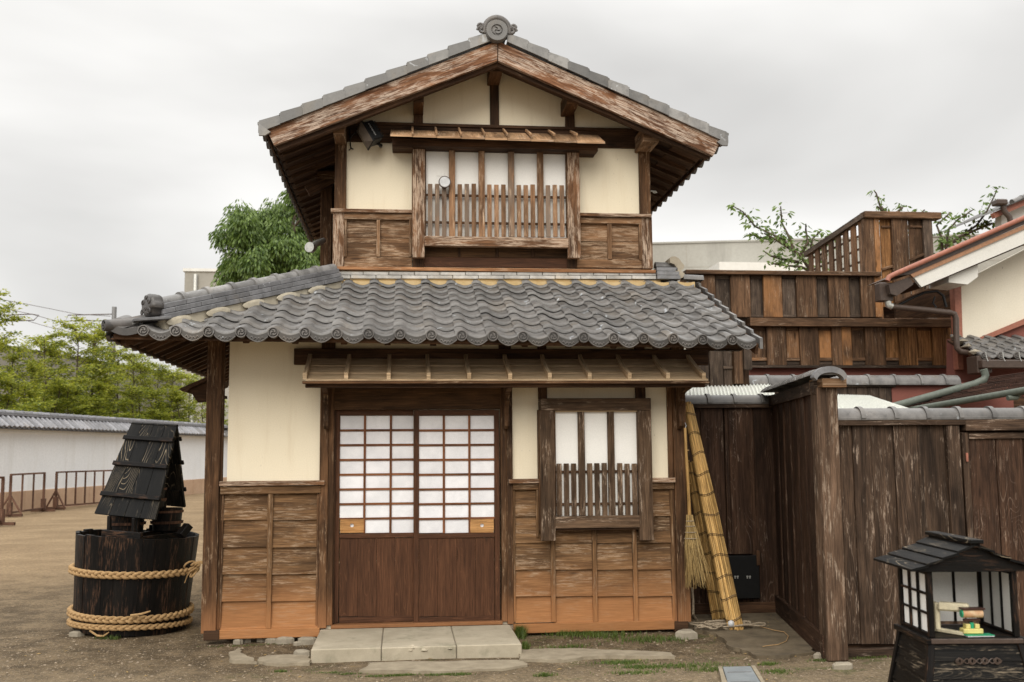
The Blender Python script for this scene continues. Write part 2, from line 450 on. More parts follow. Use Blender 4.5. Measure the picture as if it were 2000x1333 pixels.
M['blackp'] = wood('black_stave_wood', (0.0025, 0.002, 0.002), (0.007, 0.0055, 0.0045), (0.10, 0.052, 0.03), 0.6, rough=0.5, var=0.6, spec=0.16)
M['cream'] = rough_mat('cream_plaster', (0.76, 0.68, 0.52), (0.81, 0.735, 0.58), 1.2, 0.9, 120, 0.06, spots=((0.34, 0.29, 0.22), 55), streak=((0.66, 0.565, 0.41), 9, 1.1, 0.45))
M['white'] = rough_mat('white_plaster', (0.70, 0.72, 0.74), (0.78, 0.79, 0.80), 0.5, 0.9, 20, 0.05, streak=((0.60, 0.60, 0.58), 1.6, .25, 0.5))
M['cream2'] = rough_mat('pale_plaster', (0.66, 0.61, 0.50), (0.74, 0.69, 0.58), 1.5, 0.9, 60, 0.06, spots=((0.45, 0.4, 0.33), 20))
M['pink'] = rough_mat('red_plaster', (0.18, 0.065, 0.05), (0.24, 0.09, 0.07), 2, 0.85, 60, 0.05)
M['paper'] = rough_mat('shoji_paper', (0.70, 0.705, 0.735), (0.82, 0.82, 0.85), 7, 0.8, 150, 0.25, 0.003, contrast=0.22, objvar=.12)
M['wpaper'] = rough_mat('window_paper', (0.80, 0.79, 0.76), (0.84, 0.83, 0.80), 3, 0.8, 150, 0.05, contrast=0.2)
M['tile'] = tile_mat('roof_tile', (0.122, 0.116, 0.111), pale=(0.40, 0.43, 0.46), palef=.35)
M['capt'] = tile_mat('cap_tile', (0.20, 0.195, 0.19), var=0.6)
M['tiled'] = tile_mat('relief_tile', (0.115, 0.105, 0.098), palef=0.05)
M['tilev'] = tile_mat('verge_tile', (0.17, 0.166, 0.16), var=0.9, palef=0.3)
M['onit'] = tile_mat('dark_relief_tile', (0.055, 0.05, 0.047), palef=0.02)
M['tilegap'] = tile_mat('dark_recess_tile', (0.045, 0.04, 0.035), palef=0.0)  # darker tone for sunken relief faces and gaps between tiles
M['noshi'] = tile_mat('pale_flat_tile', (0.42, 0.405, 0.38), var=0.3, rough=0.7, palef=0.1)
M['noshid'] = tile_mat('grey_flat_tile', (0.165, 0.165, 0.172), var=0.3, rough=0.5, palef=0.05)
M['tilewall'] = tile_mat('wall_tile', (0.20, 0.20, 0.215))
M['mortar'] = rough_mat('yellow_mortar', (0.42, 0.29, 0.125), (0.55, 0.42, 0.24), 9, 0.95, 60, 0.3)
M['mortarw'] = rough_mat('pale_mortar', (0.42, 0.37, 0.28), (0.58, 0.53, 0.42), 9, 0.95, 60, 0.3)
M['conc'] = rough_mat('concrete_wall', (0.27, 0.255, 0.22), (0.37, 0.35, 0.31), 0.12, 0.9, 6, 0.02, streak=((0.26, 0.25, 0.23), 0.35, 0.06, 0.7))
M['concl'] = rough_mat('pale_concrete_wall', (0.28, 0.27, 0.24), (0.37, 0.36, 0.325), 0.1, 0.9, 6, 0.02, streak=((0.24, 0.23, 0.205), 0.35, 0.06, 0.8))
M['step'] = rough_mat('step_stone', (0.30, 0.26, 0.19), (0.45, 0.395, 0.30), 4, 0.9, 160, 0.35, 0.003, streak=((0.17, 0.165, 0.11), 6, 6, 0.5))
M['slab'] = rough_mat('pale_slab', (0.20, 0.165, 0.115), (0.34, 0.29, 0.21), 9, 0.9, 120, 0.4, 0.003)
M['stone'] = rough_mat('pale_stone', (0.21, 0.18, 0.135), (0.34, 0.30, 0.235), 7, 0.9, 70, 0.4, 0.004, objvar=0.3)
M['pebble'] = rough_mat('pebbles', (0.17, 0.13, 0.085), (0.36, 0.29, 0.21), 30, 0.9, 200, 0.3)
M['pinkstone'] = rough_mat('wall_base_stone', (0.38, 0.25, 0.16), (0.50, 0.35, 0.24), 0.9, 0.9, 10, 0.1, objvar=0.25)
M['metal'] = plain('grey_metal', (0.22, 0.22, 0.22), 0.45, 0.6)
M['silver'] = plain('silver_metal', (0.55, 0.55, 0.52), 0.4, 0.7)
M['blackm'] = plain('black_paint', (0.008, 0.008, 0.008), 0.45, spec=0.25)
M['bronze'] = plain('bronze_paint', (0.17, 0.145, 0.125), 0.35, 0.5)
M['gutter'] = plain('brown_gutter', (0.065, 0.045, 0.035), 0.4)
M['greenpipe'] = plain('green_pipe', (0.10, 0.115, 0.095), 0.5)
M['redtrim'] = plain('red_trim', (0.30, 0.115, 0.075), 0.5)
M['browntrim'] = plain('brown_trim', (0.34, 0.18, 0.10), 0.6)
M['whitep'] = rough_mat('white_painted_wood', (0.62, 0.61, 0.57), (0.72, 0.71, 0.67), 3, 0.7, 60, 0.08)
M['corr'] = plain('white_corrugated', (0.66, 0.67, 0.62), 0.5)
M['rust'] = wood('barrier_wood', (0.07, 0.035, 0.022), (0.14, 0.075, 0.05), (0.3, 0.2, 0.15), 0.2)
M['rope'] = rough_mat('straw_rope', (0.28, 0.17, 0.075), (0.46, 0.30, 0.145), 40, 0.8, 200, 0.5, 0.003)
M['cord'] = rough_mat('dull_cord', (0.16, 0.12, 0.08), (0.40, 0.33, 0.24), 60, 0.85, 200, 0.5)
M['reed'] = wood('reed', (0.32, 0.18, 0.055), (0.62, 0.40, 0.155), (0.68, 0.5, 0.25), 0.4, rough=0.5, var=0.5)
M['bamboo'] = wood('bamboo', (0.42, 0.24, 0.08), (0.55, 0.35, 0.14), (0.66, 0.5, 0.25), 0.3, rough=0.45)
M['twig'] = wood('broom_twig', (0.30, 0.19, 0.07), (0.50, 0.36, 0.16), (0.6, 0.48, 0.26), 0.3, var=0.3)
M['bark'] = wood('bark', (0.07, 0.05, 0.035), (0.14, 0.11, 0.08), (0.2, 0.17, 0.13), 0.3)
M['shingle'] = wood('brown_shingle', (0.035, 0.018, 0.013), (0.07, 0.038, 0.028), (0.12, 0.08, 0.06), 0.3, var=0.3)
M['globe'] = plain('white_plastic', (0.50, 0.51, 0.52), 0.3)
M['creamplastic'] = plain('cream_plastic', (0.62, 0.56, 0.40), 0.4)
M['yellow'] = plain('pale_yellow_plastic', (0.62, 0.54, 0.20), 0.4)
M['green'] = plain('green_plastic', (0.02, 0.34, 0.17), 0.35)
M['rusty'] = rough_mat('rusty_cream_paint', (0.62, 0.50, 0.32), (0.35, 0.10, 0.02), 22, 0.6, 60, 0.1)
M['darkbrown'] = plain('dark_brown_plastic', (0.05, 0.02, 0.015), 0.35)
M['glassd'] = plain('dark_glass', (0.03, 0.035, 0.04), 0.1)
def leaf_mat(name, a, b_, tr=0.35):
    m, n, b = sh(name); N = NT(n)
    g = N.new('ShaderNodeNewGeometry')
    wn = N.noise(g.outputs['Position'], 1.1, 3, 0.6)
    r = N.math('ADD', N.math('MULTIPLY', g.outputs['Random Per Island'], 0.7), N.math('MULTIPLY', wn, 0.5))
    col = N.mix(N.ramp(r, 0.15, 1.0), a, b_)
    N.lk(col, b.inputs['Base Color']); b.inputs['Roughness'].default_value = 0.55
    t = N.new('ShaderNodeBsdfTranslucent'); N.lk(N.scale(col, 1.6), t.inputs['Color'])
    mx_ = N.new('ShaderNodeMixShader'); mx_.inputs[0].default_value = tr
    N.lk(b.outputs[0], mx_.inputs[1]); N.lk(t.outputs[0], mx_.inputs[2])
    N.lk(mx_.outputs[0], n.nodes['Material Output'].inputs['Surface'])
    return m
M['leafy'] = leaf_mat('yellow_green_leaf', (0.075, 0.115, 0.010), (0.38, 0.39, 0.04))
M['leafd'] = leaf_mat('dark_leaf', (0.045, 0.085, 0.014), (0.16, 0.235, 0.05), 0.25)
M['leafm'] = leaf_mat('mid_leaf', (0.05, 0.09, 0.018), (0.17, 0.25, 0.06))
M['grass'] = leaf_mat('grass_blade', (0.04, 0.075, 0.012), (0.15, 0.20, 0.04))
# ================================================================== GROUND
def ground_mat():
    m, n, b = sh('dirt_ground'); N = NT(n)
    P = N.new('ShaderNodeNewGeometry').outputs['Position']
    sp = N.new('ShaderNodeSeparateXYZ'); N.lk(P, sp.inputs[0])
    big = N.noise(P, 0.55, 5, 0.6, 0.5); med = N.noise(P, 3.2, 6, 0.65, 0.3); fin = N.noise(P, 38, 5, 0.7); gr = N.noise(P, 130, 3, 0.6)
    col = N.mix(N.ramp(med, 0.35, 0.65), (0.072, 0.050, 0.027), (0.165, 0.120, 0.071))
    sand = N.ramp(N.math('ADD', sp.outputs['Y'], N.math('MULTIPLY', big, 3.0)), 3.5, 8.0)
    col = N.mix(N.math('MULTIPLY', sand, 0.85), col, N.mix(N.ramp(N.noise(N.mapping(P, (0.7, 1.1, 1)), 1.0, 8, 0.68, 0.3), 0.3, 0.75), (0.19, 0.130, 0.072), (0.29, 0.208, 0.12)))
    # paler gravel band in front
    gv = N.ramp(N.math('ADD', sp.outputs['Y'], N.math('MULTIPLY', big, 1.2)), -0.2, -1.3)
    col = N.mix(N.math('MULTIPLY', gv, 0.55), col, (0.23, 0.178, 0.115))
    moss = N.math('MULTIPLY', N.ramp(N.noise(P, 5.0, 5, 0.6, 0.4), 0.53, 0.64), N.ramp(N.noise(P, 1.1, 2, 0.5), 0.44, 0.58))
    near = N.math('MULTIPLY', N.ramp(sp.outputs['X'], -1.9, -0.4), N.ramp(sp.outputs['Y'], 0.6, 0.0))
    col = N.mix(N.math('MULTIPLY', N.math('MULTIPLY', moss, near), 0.6), col, (0.075, 0.085, 0.025))
    vo = N.new('ShaderNodeTexVoronoi'); N.lk(P, vo.inputs['Vector']); vo.inputs['Scale'].default_value = 75
    cc = N.new('ShaderNodeSeparateColor'); N.lk(vo.outputs['Color'], cc.inputs[0])
    nearg = N.ramp(sp.outputs['Y'], 7.0, 0.0)
    st = N.math('MULTIPLY', N.math('MULTIPLY', N.ramp(vo.outputs['Distance'], 0.42, 0.25), N.ramp(cc.outputs[0], 0.45, 0.6)), nearg)
    col = N.mix(N.math('MULTIPLY', st, 0.8), col, N.mix(cc.outputs[1], (0.08, 0.065, 0.05), (0.44, 0.37, 0.28)))
    col = N.scale(col, N.ramp(fin, 0.28, 0.72, 0.58, 1.36))
    N.lk(col, b.inputs['Base Color']); b.inputs['Roughness'].default_value = 0.92; b.inputs['Specular IOR Level'].default_value = 0.2
    h = N.math('ADD', N.math('MULTIPLY', fin, 0.6), N.math('ADD', N.math('MULTIPLY', st, 0.5), N.math('MULTIPLY', gr, 0.3)))
    N.lk(N.bump(h, 0.8, 0.012, N.bump(med, 0.5, 0.05)), b.inputs['Normal'])
    return m
def gh(x, y):
    v = 0.014*mnoise.noise(Vector((x*1.1, y*1.1, 3.3)))+0.006*mnoise.noise(Vector((x*4, y*4, 1.3)))-0.012
    return v
def axis(segs):
    out = []
    for a, b, n in segs: out += [a+(b-a)*i/n for i in range(n)]
    return out+[segs[-1][1]]
gx = axis([(-400, -60, 8), (-60, -8, 20), (-8, 7, 110), (7, 60, 14), (60, 400, 8)])
gy = axis([(-60, -6, 10), (-6, 3, 80), (3, 12, 30), (12, 60, 20), (60, 600, 8)])
g = MB()
gv_ = [(x, y, gh(x, y) if (abs(x) < 20 and abs(y) < 30) else -0.012) for y in gy for x in gx]
nx = len(gx)
me = bpy.data.meshes.new('ground')
me.from_pydata(gv_, [], [(j*nx+i, j*nx+i+1, (j+1)*nx+i+1, (j+1)*nx+i) for j in range(len(gy)-1) for i in range(nx-1)])
me.materials.append(ground_mat()); me.polygons.foreach_set('use_smooth', [True]*len(me.polygons))
setk(link(me, 'ground'))
def ragged(pts, amp, sub=6, seed=0, fr=3.0):
    out = []
    for i in range(len(pts)):
        a, b = Vector(pts[i]), Vector(pts[(i+1) % len(pts)])
        nrm = Vector((b.y-a.y, a.x-b.x)).normalized()
        for k in range(sub):
            p = a.lerp(b, k/sub)
            q = p+nrm*amp*(mnoise.noise(Vector((p.x*fr, p.y*fr, seed)))*1.6+0.5*mnoise.noise(Vector((p.x*fr*5, p.y*fr*5, seed+3))))
            out.append((q.x, q.y))
    return out
def gp(px, py): v = gat(px, py); return (v.x, v.y)
# thin cement skim left around the step and along the wall
p1 = MB().prism(ragged([gp(1010, 1292), gp(1016, 1272), gp(1120, 1270), gp(1230, 1274), gp(1310, 1278), gp(1318, 1285), gp(1200, 1283), gp(1080, 1290)], 0.05, 8, 1), -0.03, 0.012, axis='z')
p1.prism(ragged([gp(700, 1312), gp(720, 1296), gp(1005, 1292), gp(1022, 1300), gp(980, 1308), gp(860, 1314)], 0.04, 8, 2), -0.03, 0.010, axis='z')
p1.prism(ragged([gp(500, 1292), gp(520, 1283), gp(606, 1284), gp(604, 1299), gp(540, 1300)], 0.05, 8, 4), -0.03, 0.011, axis='z')
p1.prism(ragged([gp(440, 1276), gp(470, 1268), gp(490, 1280), gp(500, 1296), gp(455, 1290)], 0.05, 8, 6), -0.03, 0.010, axis='z')
o = p1.build('cement_path', M['slab'], org=(0, 0, 0)); setk(o)
p2 = MB().prism(ragged([gp(1352, 1200), gp(1516, 1196), gp(1560, 1230), gp(1600, 1280), gp(1480, 1284), gp(1430, 1262), gp(1400, 1240), gp(1352, 1232)], 0.05, 8, 9), -0.03, 0.012, axis='z')
o = p2.build('paved_alcove_floor', M['alc'] if 'alc' in M else rough_mat('alcove_cement', (0.075, 0.056, 0.034), (0.19, 0.15, 0.098), 4.5, 0.9, 60, 0.5, 0.006, streak=((0.05, 0.04, 0.028), 3, 3, 0.6)), org=(0, 0, 0)); setk(o)
# loose gravel
def rock(mb, c, r, seed, flat=0.6, m=0):
    ph = [(0, 0, 1), (1, 0, 0), (0, 1, 0), (-1, 0, 0), (0, -1, 0), (0, 0, -1)]
    rnd = random.Random(seed); a = rnd.random()*6.28
    vs = []
    for p in ph:
        k = r*(0.65+0.7*rnd.random()); x = p[0]+rnd.uniform(-.35, .35); y = p[1]+rnd.uniform(-.35, .35)
        vs.append((c[0]+k*(x*math.cos(a)-y*math.sin(a)), c[1]+k*(x*math.sin(a)+y*math.cos(a)), c[2]+k*p[2]*flat))
    for t in ((0, 1, 2), (0, 2, 3), (0, 3, 4), (0, 4, 1), (5, 2, 1), (5, 3, 2), (5, 4, 3), (5, 1, 4)):
        mb.face([vs[i] for i in t], [(0, 0)]*3, m)
g = MB()
for i in range(9000):
    x, y = U(-4.2, 4.2), -4.0+4.6*R_()**0.8
    if y > 0 and -1.6 < x < 2.55: continue
    if x > 2.55 and y > -1.2 and R_() < 0.8: continue
    if -0.72 < x < 0.95 and y > -0.62: continue
    r = 0.0035+0.011*R_()**5
    rock(g, (x, y, gh(x, y)+r*0.3), r, i)
o = g.build('gravel', M['pebble'], org=(0, 0, 0)); setk(o, 'stuff')
# moss and short weeds
g = MB()
def tuft(px, py, n, sx, sy, h):
    c = gat(px, py)
    for k in range(n):
        x, y = c.x+random.gauss(0, sx), c.y+random.gauss(0, sy)
        if y > -0.05 and -1.55 < x < 2.47: y = -0.05-abs(random.gauss(0, .02))
        if -0.72 < x < 0.95 and y > -0.62: continue
        for q in range(3):
            a = U(0, 6.28); hh = h*U(.4, 1.2); w = U(.0015, .0035); l = U(.2, .7)*hh
            dx, dy = math.cos(a), math.sin(a); z = gh(x, y)
            g.face([(x-dy*w, y+dx*w, z), (x+dy*w, y-dx*w, z), (x+dx*l, y+dy*l, z+hh)], [(0, 0)]*3)
for t in [(1015, 1240, 260, .02, .06, .10), (1025, 1262, 120, .02, .05, .05), (1118, 1236, 200, .1, .05, .05), (1180, 1240, 260, .14, .06, .045), (1270, 1248, 300, .16, .07, .04), (1110, 1262, 150, .1, .03, .03),
          (1215, 1292, 420, .09, .03, .022), (1250, 1300, 300, .07, .03, .02), (1330, 1298, 500, .16, .05, .018), (1390, 1305, 300, .1, .04, .018), (1240, 1312, 200, .1, .03, .02),
          (750, 1317, 160, .08, .012, .015), (790, 1316, 120, .05, .01, .015), (860, 1316, 160, .07, .012, .015), (900, 1317, 100, .04, .01, .015), (680, 1314, 80, .05, .01, .012), (640, 1312, 80, .05, .01, .012),
          (545, 1310, 60, .03, .01, .02), (1520, 1310, 200, .06, .04, .015), (1500, 1296, 150, .04, .02, .02), (1690, 1285, 200, .15, .02, .02), (1600, 1290, 60, .05, .02, .02),
          (1065, 1320, 80, .03, .01, .03), (165, 1235, 60, .03, .03, .05), (215, 1245, 60, .05, .02, .04), (480, 1258, 100, .2, .02, .012)]: tuft(*t)
g.build('ground_weeds', M['grass'], org=(0, 0, 0))['kind'] = 'stuff'
# pale stones along the foot of the wall
def stone(px, py, r, label, flat=0.5):
    c = gat(px, py); mb = MB(); rnd = random.Random(int(px))
    n = 9; h = r*flat
    ang = [2*math.pi*k/n+rnd.uniform(-.2, .2) for k in range(n)]; rr = [r*rnd.uniform(.7, 1.15) for k in range(n)]
    lo = [(c.x+rr[k]*1.05*math.cos(ang[k]), c.y+.6*rr[k]*math.sin(ang[k]), -0.02) for k in range(n)]
    mi_ = [(c.x+rr[k]*math.cos(ang[k]), c.y+.6*rr[k]*math.sin(ang[k]), h*rnd.uniform(.5, .8)) for k in range(n)]
    hi = [(c.x+.7*rr[k]*math.cos(ang[k]), c.y+.42*rr[k]*math.sin(ang[k]), h*rnd.uniform(.9, 1.1)) for k in range(n)]
    for k in range(n):
        j = (k+1) % n
        mb.face([lo[k], lo[j], mi_[j], mi_[k]], [(0, 0)]*4); mb.face([mi_[k], mi_[j], hi[j], hi[k]], [(0, 0)]*4)
    mb.face(hi, [(0, 0)]*n)
    o = mb.build('stone', M['stone']); tag(o, label, 'stone', 'pale stones on the ground by the house'); return o
for a in [(465, 1254, .045, 'small pale stone at the foot of the left siding, farthest left of the row'),
          (481, 1251, .035, 'small pale stone touching the leftmost one by the left siding'),
          (512, 1250, .040, 'small round pale stone third from the left below the siding'),
          (530, 1253, .050, 'pale stone in the middle of the row below the left siding'),
          (557, 1254, .075, 'long pale stone in the row, left of the biggest stone by the step'),
          (580, 1258, .035, 'tiny pale stone between the long one and the biggest one by the step'),
          (600, 1256, .090, 'biggest pale stone touching the left end of the doorstep'),
          (590, 1278, .065, 'flat pale stone lying forward on the cement beside the doorstep'),
          (1340, 1243, .10, 'flat wide stone under the right corner post of the house'),
          (1646, 1305, .075, 'flat grey stone in front of the tall fence post'),
          (1602, 1284, .06, 'flat stone beside the foot of the tall fence post'),
          (150, 1240, .06, 'small stone wedged under the left edge of the black barrel')]:
    stone(*a)
# doorstep of three stone blocks
ds = thing('doorstep', 'long low pale stone doorstep of three blocks below the sliding door', 'doorstep', (0.1, -0.3, 0))
yF = gat(610, 1292).y; yB = -0.045
for (a, b, a2, b2, nm) in [(607, 744, 624, 751, 0), (745, 891, 752, 889, 1), (892, 1019, 890, 1004, 2)]:
    x0 = at(a+.3, 1275, yF).x; x1 = at(b+.3, 1275, yF).x
    zt = at(800, 1263, yF).z+U(-.004, .004)
    mb = MB(); mb.box(x0, x1, yF, yB, -0.04, zt, grain=0, ch=0.007)
    if nm == 1:   # broken front edge
        for q in range(14):
            rock(mb, (x1-0.02-U(0, .35), yF+U(-.004, .05), zt-U(-.002, .03)), U(.012, .03), 50+q)
    mb.build('stone_block', M['step'], ds)
# drain cover
dc = thing('drain_cover', 'grey metal drain cover set in the ground in front of the fence alcove', 'drain cover', gat(1446, 1325))
q = [gp(1412, 1306), gp(1466, 1305), gp(1500, 1362), gp(1430, 1364)]
MB().prism(q, -0.02, 0.012, axis='z').build('plate', rough_mat('drain_metal', (0.17, 0.19, 0.20), (0.25, 0.27, 0.28), 8, 0.5, 200, 0.2), dc)
mb = MB()
for k in (2, 5):
    a = Vector(q[0]).lerp(Vector(q[3]), k/9); b = Vector(q[1]).lerp(Vector(q[2]), k/9)
    mb.bar((a.x+.02, a.y, .0135), (b.x-.02, b.y, .0135), .012, .006, ch=0.001)
mb.build('rib', M['metal'], dc)
mb = MB()
q2 = [gp(1402, 1306), gp(1411, 1305), gp(1429, 1366), gp(1418, 1366)]
mb.prism(ragged(q2, 0.008, 4), -0.02, 0.014, axis='z')
q2 = [gp(1467, 1304), gp(1474, 1304), gp(1509, 1362), gp(1501, 1362)]
mb.prism(ragged(q2, 0.008, 4), -0.02, 0.014, axis='z')
mb.build('cement_kerb', M['slab'], dc)

# dry leaves and twigs scattered about
random.seed(40)
g = MB()
for i in range(420):
    x, y = U(-3.6, 4.0), U(-2.6, .2)
    if i > 260: x, y = U(2.55, 3.5), U(-1.2, .6)
    if y > -.03 and x < 2.5: continue
    if -0.72 < x < 0.95 and y > -0.62: continue
    z = gh(x, y)+.004+(.016 if (x > 2.5 and y > -1.0) else 0)
    a = U(0, 6.28); l = U(.008, .022); w = l*U(.15, .4); dx, dy = math.cos(a), math.sin(a)
    g.face([(x-dx*l, y-dy*l, z), (x-dy*w, y+dx*w, z+U(0, .008)), (x+dx*l, y+dy*l, z+U(0, .006)), (x+dy*w, y-dx*w, z+.002)], [(0, 0)]*4)
g.build('leaf_litter', M['twig'], org=(0, 0, 0))['kind'] = 'stuff'
# ================================================================== THE HOUSE, ground floor
H = thing('wooden_house', 'two storey cream plaster and brown timber house with grey tiled roofs and paper sliding doors', 'house', (0.46, 2.0, 0))
XL, XR = -1.50, 2.44
UY = 1.0
# wall bodies
dL, dR, dT = at(650, 1000, 0).x, at(980, 1000, 0).x, at(815, 795, 0).z
for a_, b_, c_, d_ in ((XL+.03, dL, .02, 2.66), (dR, XR-.03, .02, 2.66), (dL, dR, dT, 2.66)):
    MB().box(a_, b_, 0.0, 0.14, c_, d_, ch=0, grain=0).build('wall', M['cream'], H)
MB().box(XL+.01, XL+.12, 0.14, 6.0, 0.02, 2.62, ch=0, grain=1).build('wall', M['cream'], H)
MB().box(XR-.12, XR-.01, 0.14, 6.0, 0.02, 2.62, ch=0, grain=1).build('wall', M['siding'], H)
MB().box(XL+.12, XR-.12, 5.9, 6.0, 0.02, 2.62, ch=0, grain=0).build('wall', M['cream'], H)
def F(nm, x0, y0, x1, y1, Y, th, mat, par=H, ch=0.004, grain=None): return front(nm, x0, y0, x1, y1, Y, th, M[mat], par, ch, grain)
# corner posts and posts
F('post', 399, 650, 428, 1238, -.055, .13, 'post')
F('base_block', 397, 1232, 428, 1252, -.058, .13, 'beam')
F('post', 1318, 650, 1343, 1216, -.055, .13, 'post')
F('base_block', 1318, 1214, 1345, 1236, -.058, .13, 'beam')
F('post_trim', 428.5, 655, 434, 1232, -.02, .04, 'post')
F('post', 623, 752, 640, 1228, -.045, .1, 'post')
F('post', 640, 757, 651, 1222, -.035, .1, 'post')
F('post', 979, 757, 990, 1215, -.035, .1, 'post')
F('post', 990, 752, 1002, 1220, -.045, .1, 'post')
F('post_trim', 1308, 755, 1317.5, 1216, -.03, .06, 'post')
F('post', 1051, 668, 1068, 780, -.03, .06, 'beam')
F('post', 1241, 668, 1260, 780, -.03, .06, 'beam')
F('post', 974, 668, 998, 700, -.03, .06, 'beam')
F('post', 628, 668, 655, 700, -.03, .06, 'beam')
F('beam', 400, 640, 1343, 668, -.05, .12, 'beam')
# sills and ground beams
F('ground_sill', 424, 1229, 624, 1247, -.05, .12, 'siding')
F('ground_sill', 1003, 1216, 1318, 1234, -.05, .12, 'siding')
F('door_sill', 646, 1218, 982, 1225, -.05, .12, 'post')
F('door_sill', 620, 1226, 1004, 1240, -.042, .1, 'slat')
F('lintel', 651, 755, 980, 800, -.03, .08, 'lintel')
F('lintel', 642, 747, 994, 756, -.036, .08, 'tan')
# left wainscot
F('ledge', 428, 940, 634, 949, -.085, .09, 'wpost')
F('rail', 430, 950, 627, 965, -.055, .06, 'siding')
F('rail', 430, 1224.5, 626, 1229.5, -.035, .04, 'siding')
F('frame_strip', 430.5, 965, 434.5, 1229, -.034, .04, 'post', grain=2)
F('frame_strip', 617.5, 965, 622, 1229, -.034, .04, 'post', grain=2)
F('batten', 521, 965, 531, 1229, -.048, .045, 'siding')
def boards(xs, ys, Y=-.012, mat='siding', skip=()):
    for i in range(len(xs)-1):
        for j in range(len(ys)-1):
            if (i, j) in skip: continue
            a, b, c, d = rect(xs[i], ys[j], xs[i+1], ys[j+1], Y)
            g1 = U(-.002, .002)
            mb = MB()
            # clapboard: bottom edge stands proud of the board below
            yt, yb = Y+.006, Y-.018+g1
            P_ = [(a, yb, c+.001), (b, yb, c+.001), (b, yt, d+.004), (a, yt, d+.004)]
            B_ = [(a, Y+.02, c+.001), (b, Y+.02, c+.001), (b, Y+.02, d+.004), (a, Y+.02, d+.004)]
            ou, ov = R_()*20, R_()*20; hz = d-c
            mb.face(P_, [(ou, ov), (ou+b-a, ov), (ou+b-a, ov+hz), (ou, ov+hz)])
            mb.face([B_[0], B_[1], P_[1], P_[0]], [(ou, ov), (ou+b-a, ov), (ou+b-a, ov+.03), (ou, ov+.03)])
            mb.face([P_[3], P_[2], B_[2], B_[3]], [(ou, ov), (ou+b-a, ov), (ou+b-a, ov+.03), (ou, ov+.03)])
            mb.face([B_[0], P_[0], P_[3], B_[3]], [(ou, ov)]*4); mb.face([P_[1], B_[1], B_[2], P_[2]], [(ou, ov)]*4)
            mb.build('siding_board', M[mat], H)
boards([433, 522, 619.5], [964, 1016, 1069, 1121.5, 1174, 1227])
# right wainscot
F('ledge', 994, 936, 1056, 945, -.085, .09, 'wpost')
F('ledge', 1272, 934, 1320, 943, -.085, .09, 'wpost')
F('rail', 1002, 945, 1056, 957, -.055, .06, 'siding')
F('rail', 1272, 943, 1317, 956, -.055, .06, 'siding')
F('frame_strip', 1002.5, 957, 1007, 1216, -.034, .04, 'siding', grain=2)
F('frame_strip', 1312, 956, 1317, 1216, -.034, .04, 'siding', grain=2)
F('frame_strip', 1047.5, 957, 1052.5, 1050, -.048, .045, 'siding', grain=2)
for x in (1081, 1162, 1241): F('batten', x-4.5, 1008 if x != 1081 else 1055, x+4.5, 1216, -.048, .045, 'siding')
boards([1006, 1081, 1162, 1241, 1313], [956, 1008.5, 1060.5, 1112.5, 1164.5, 1216])
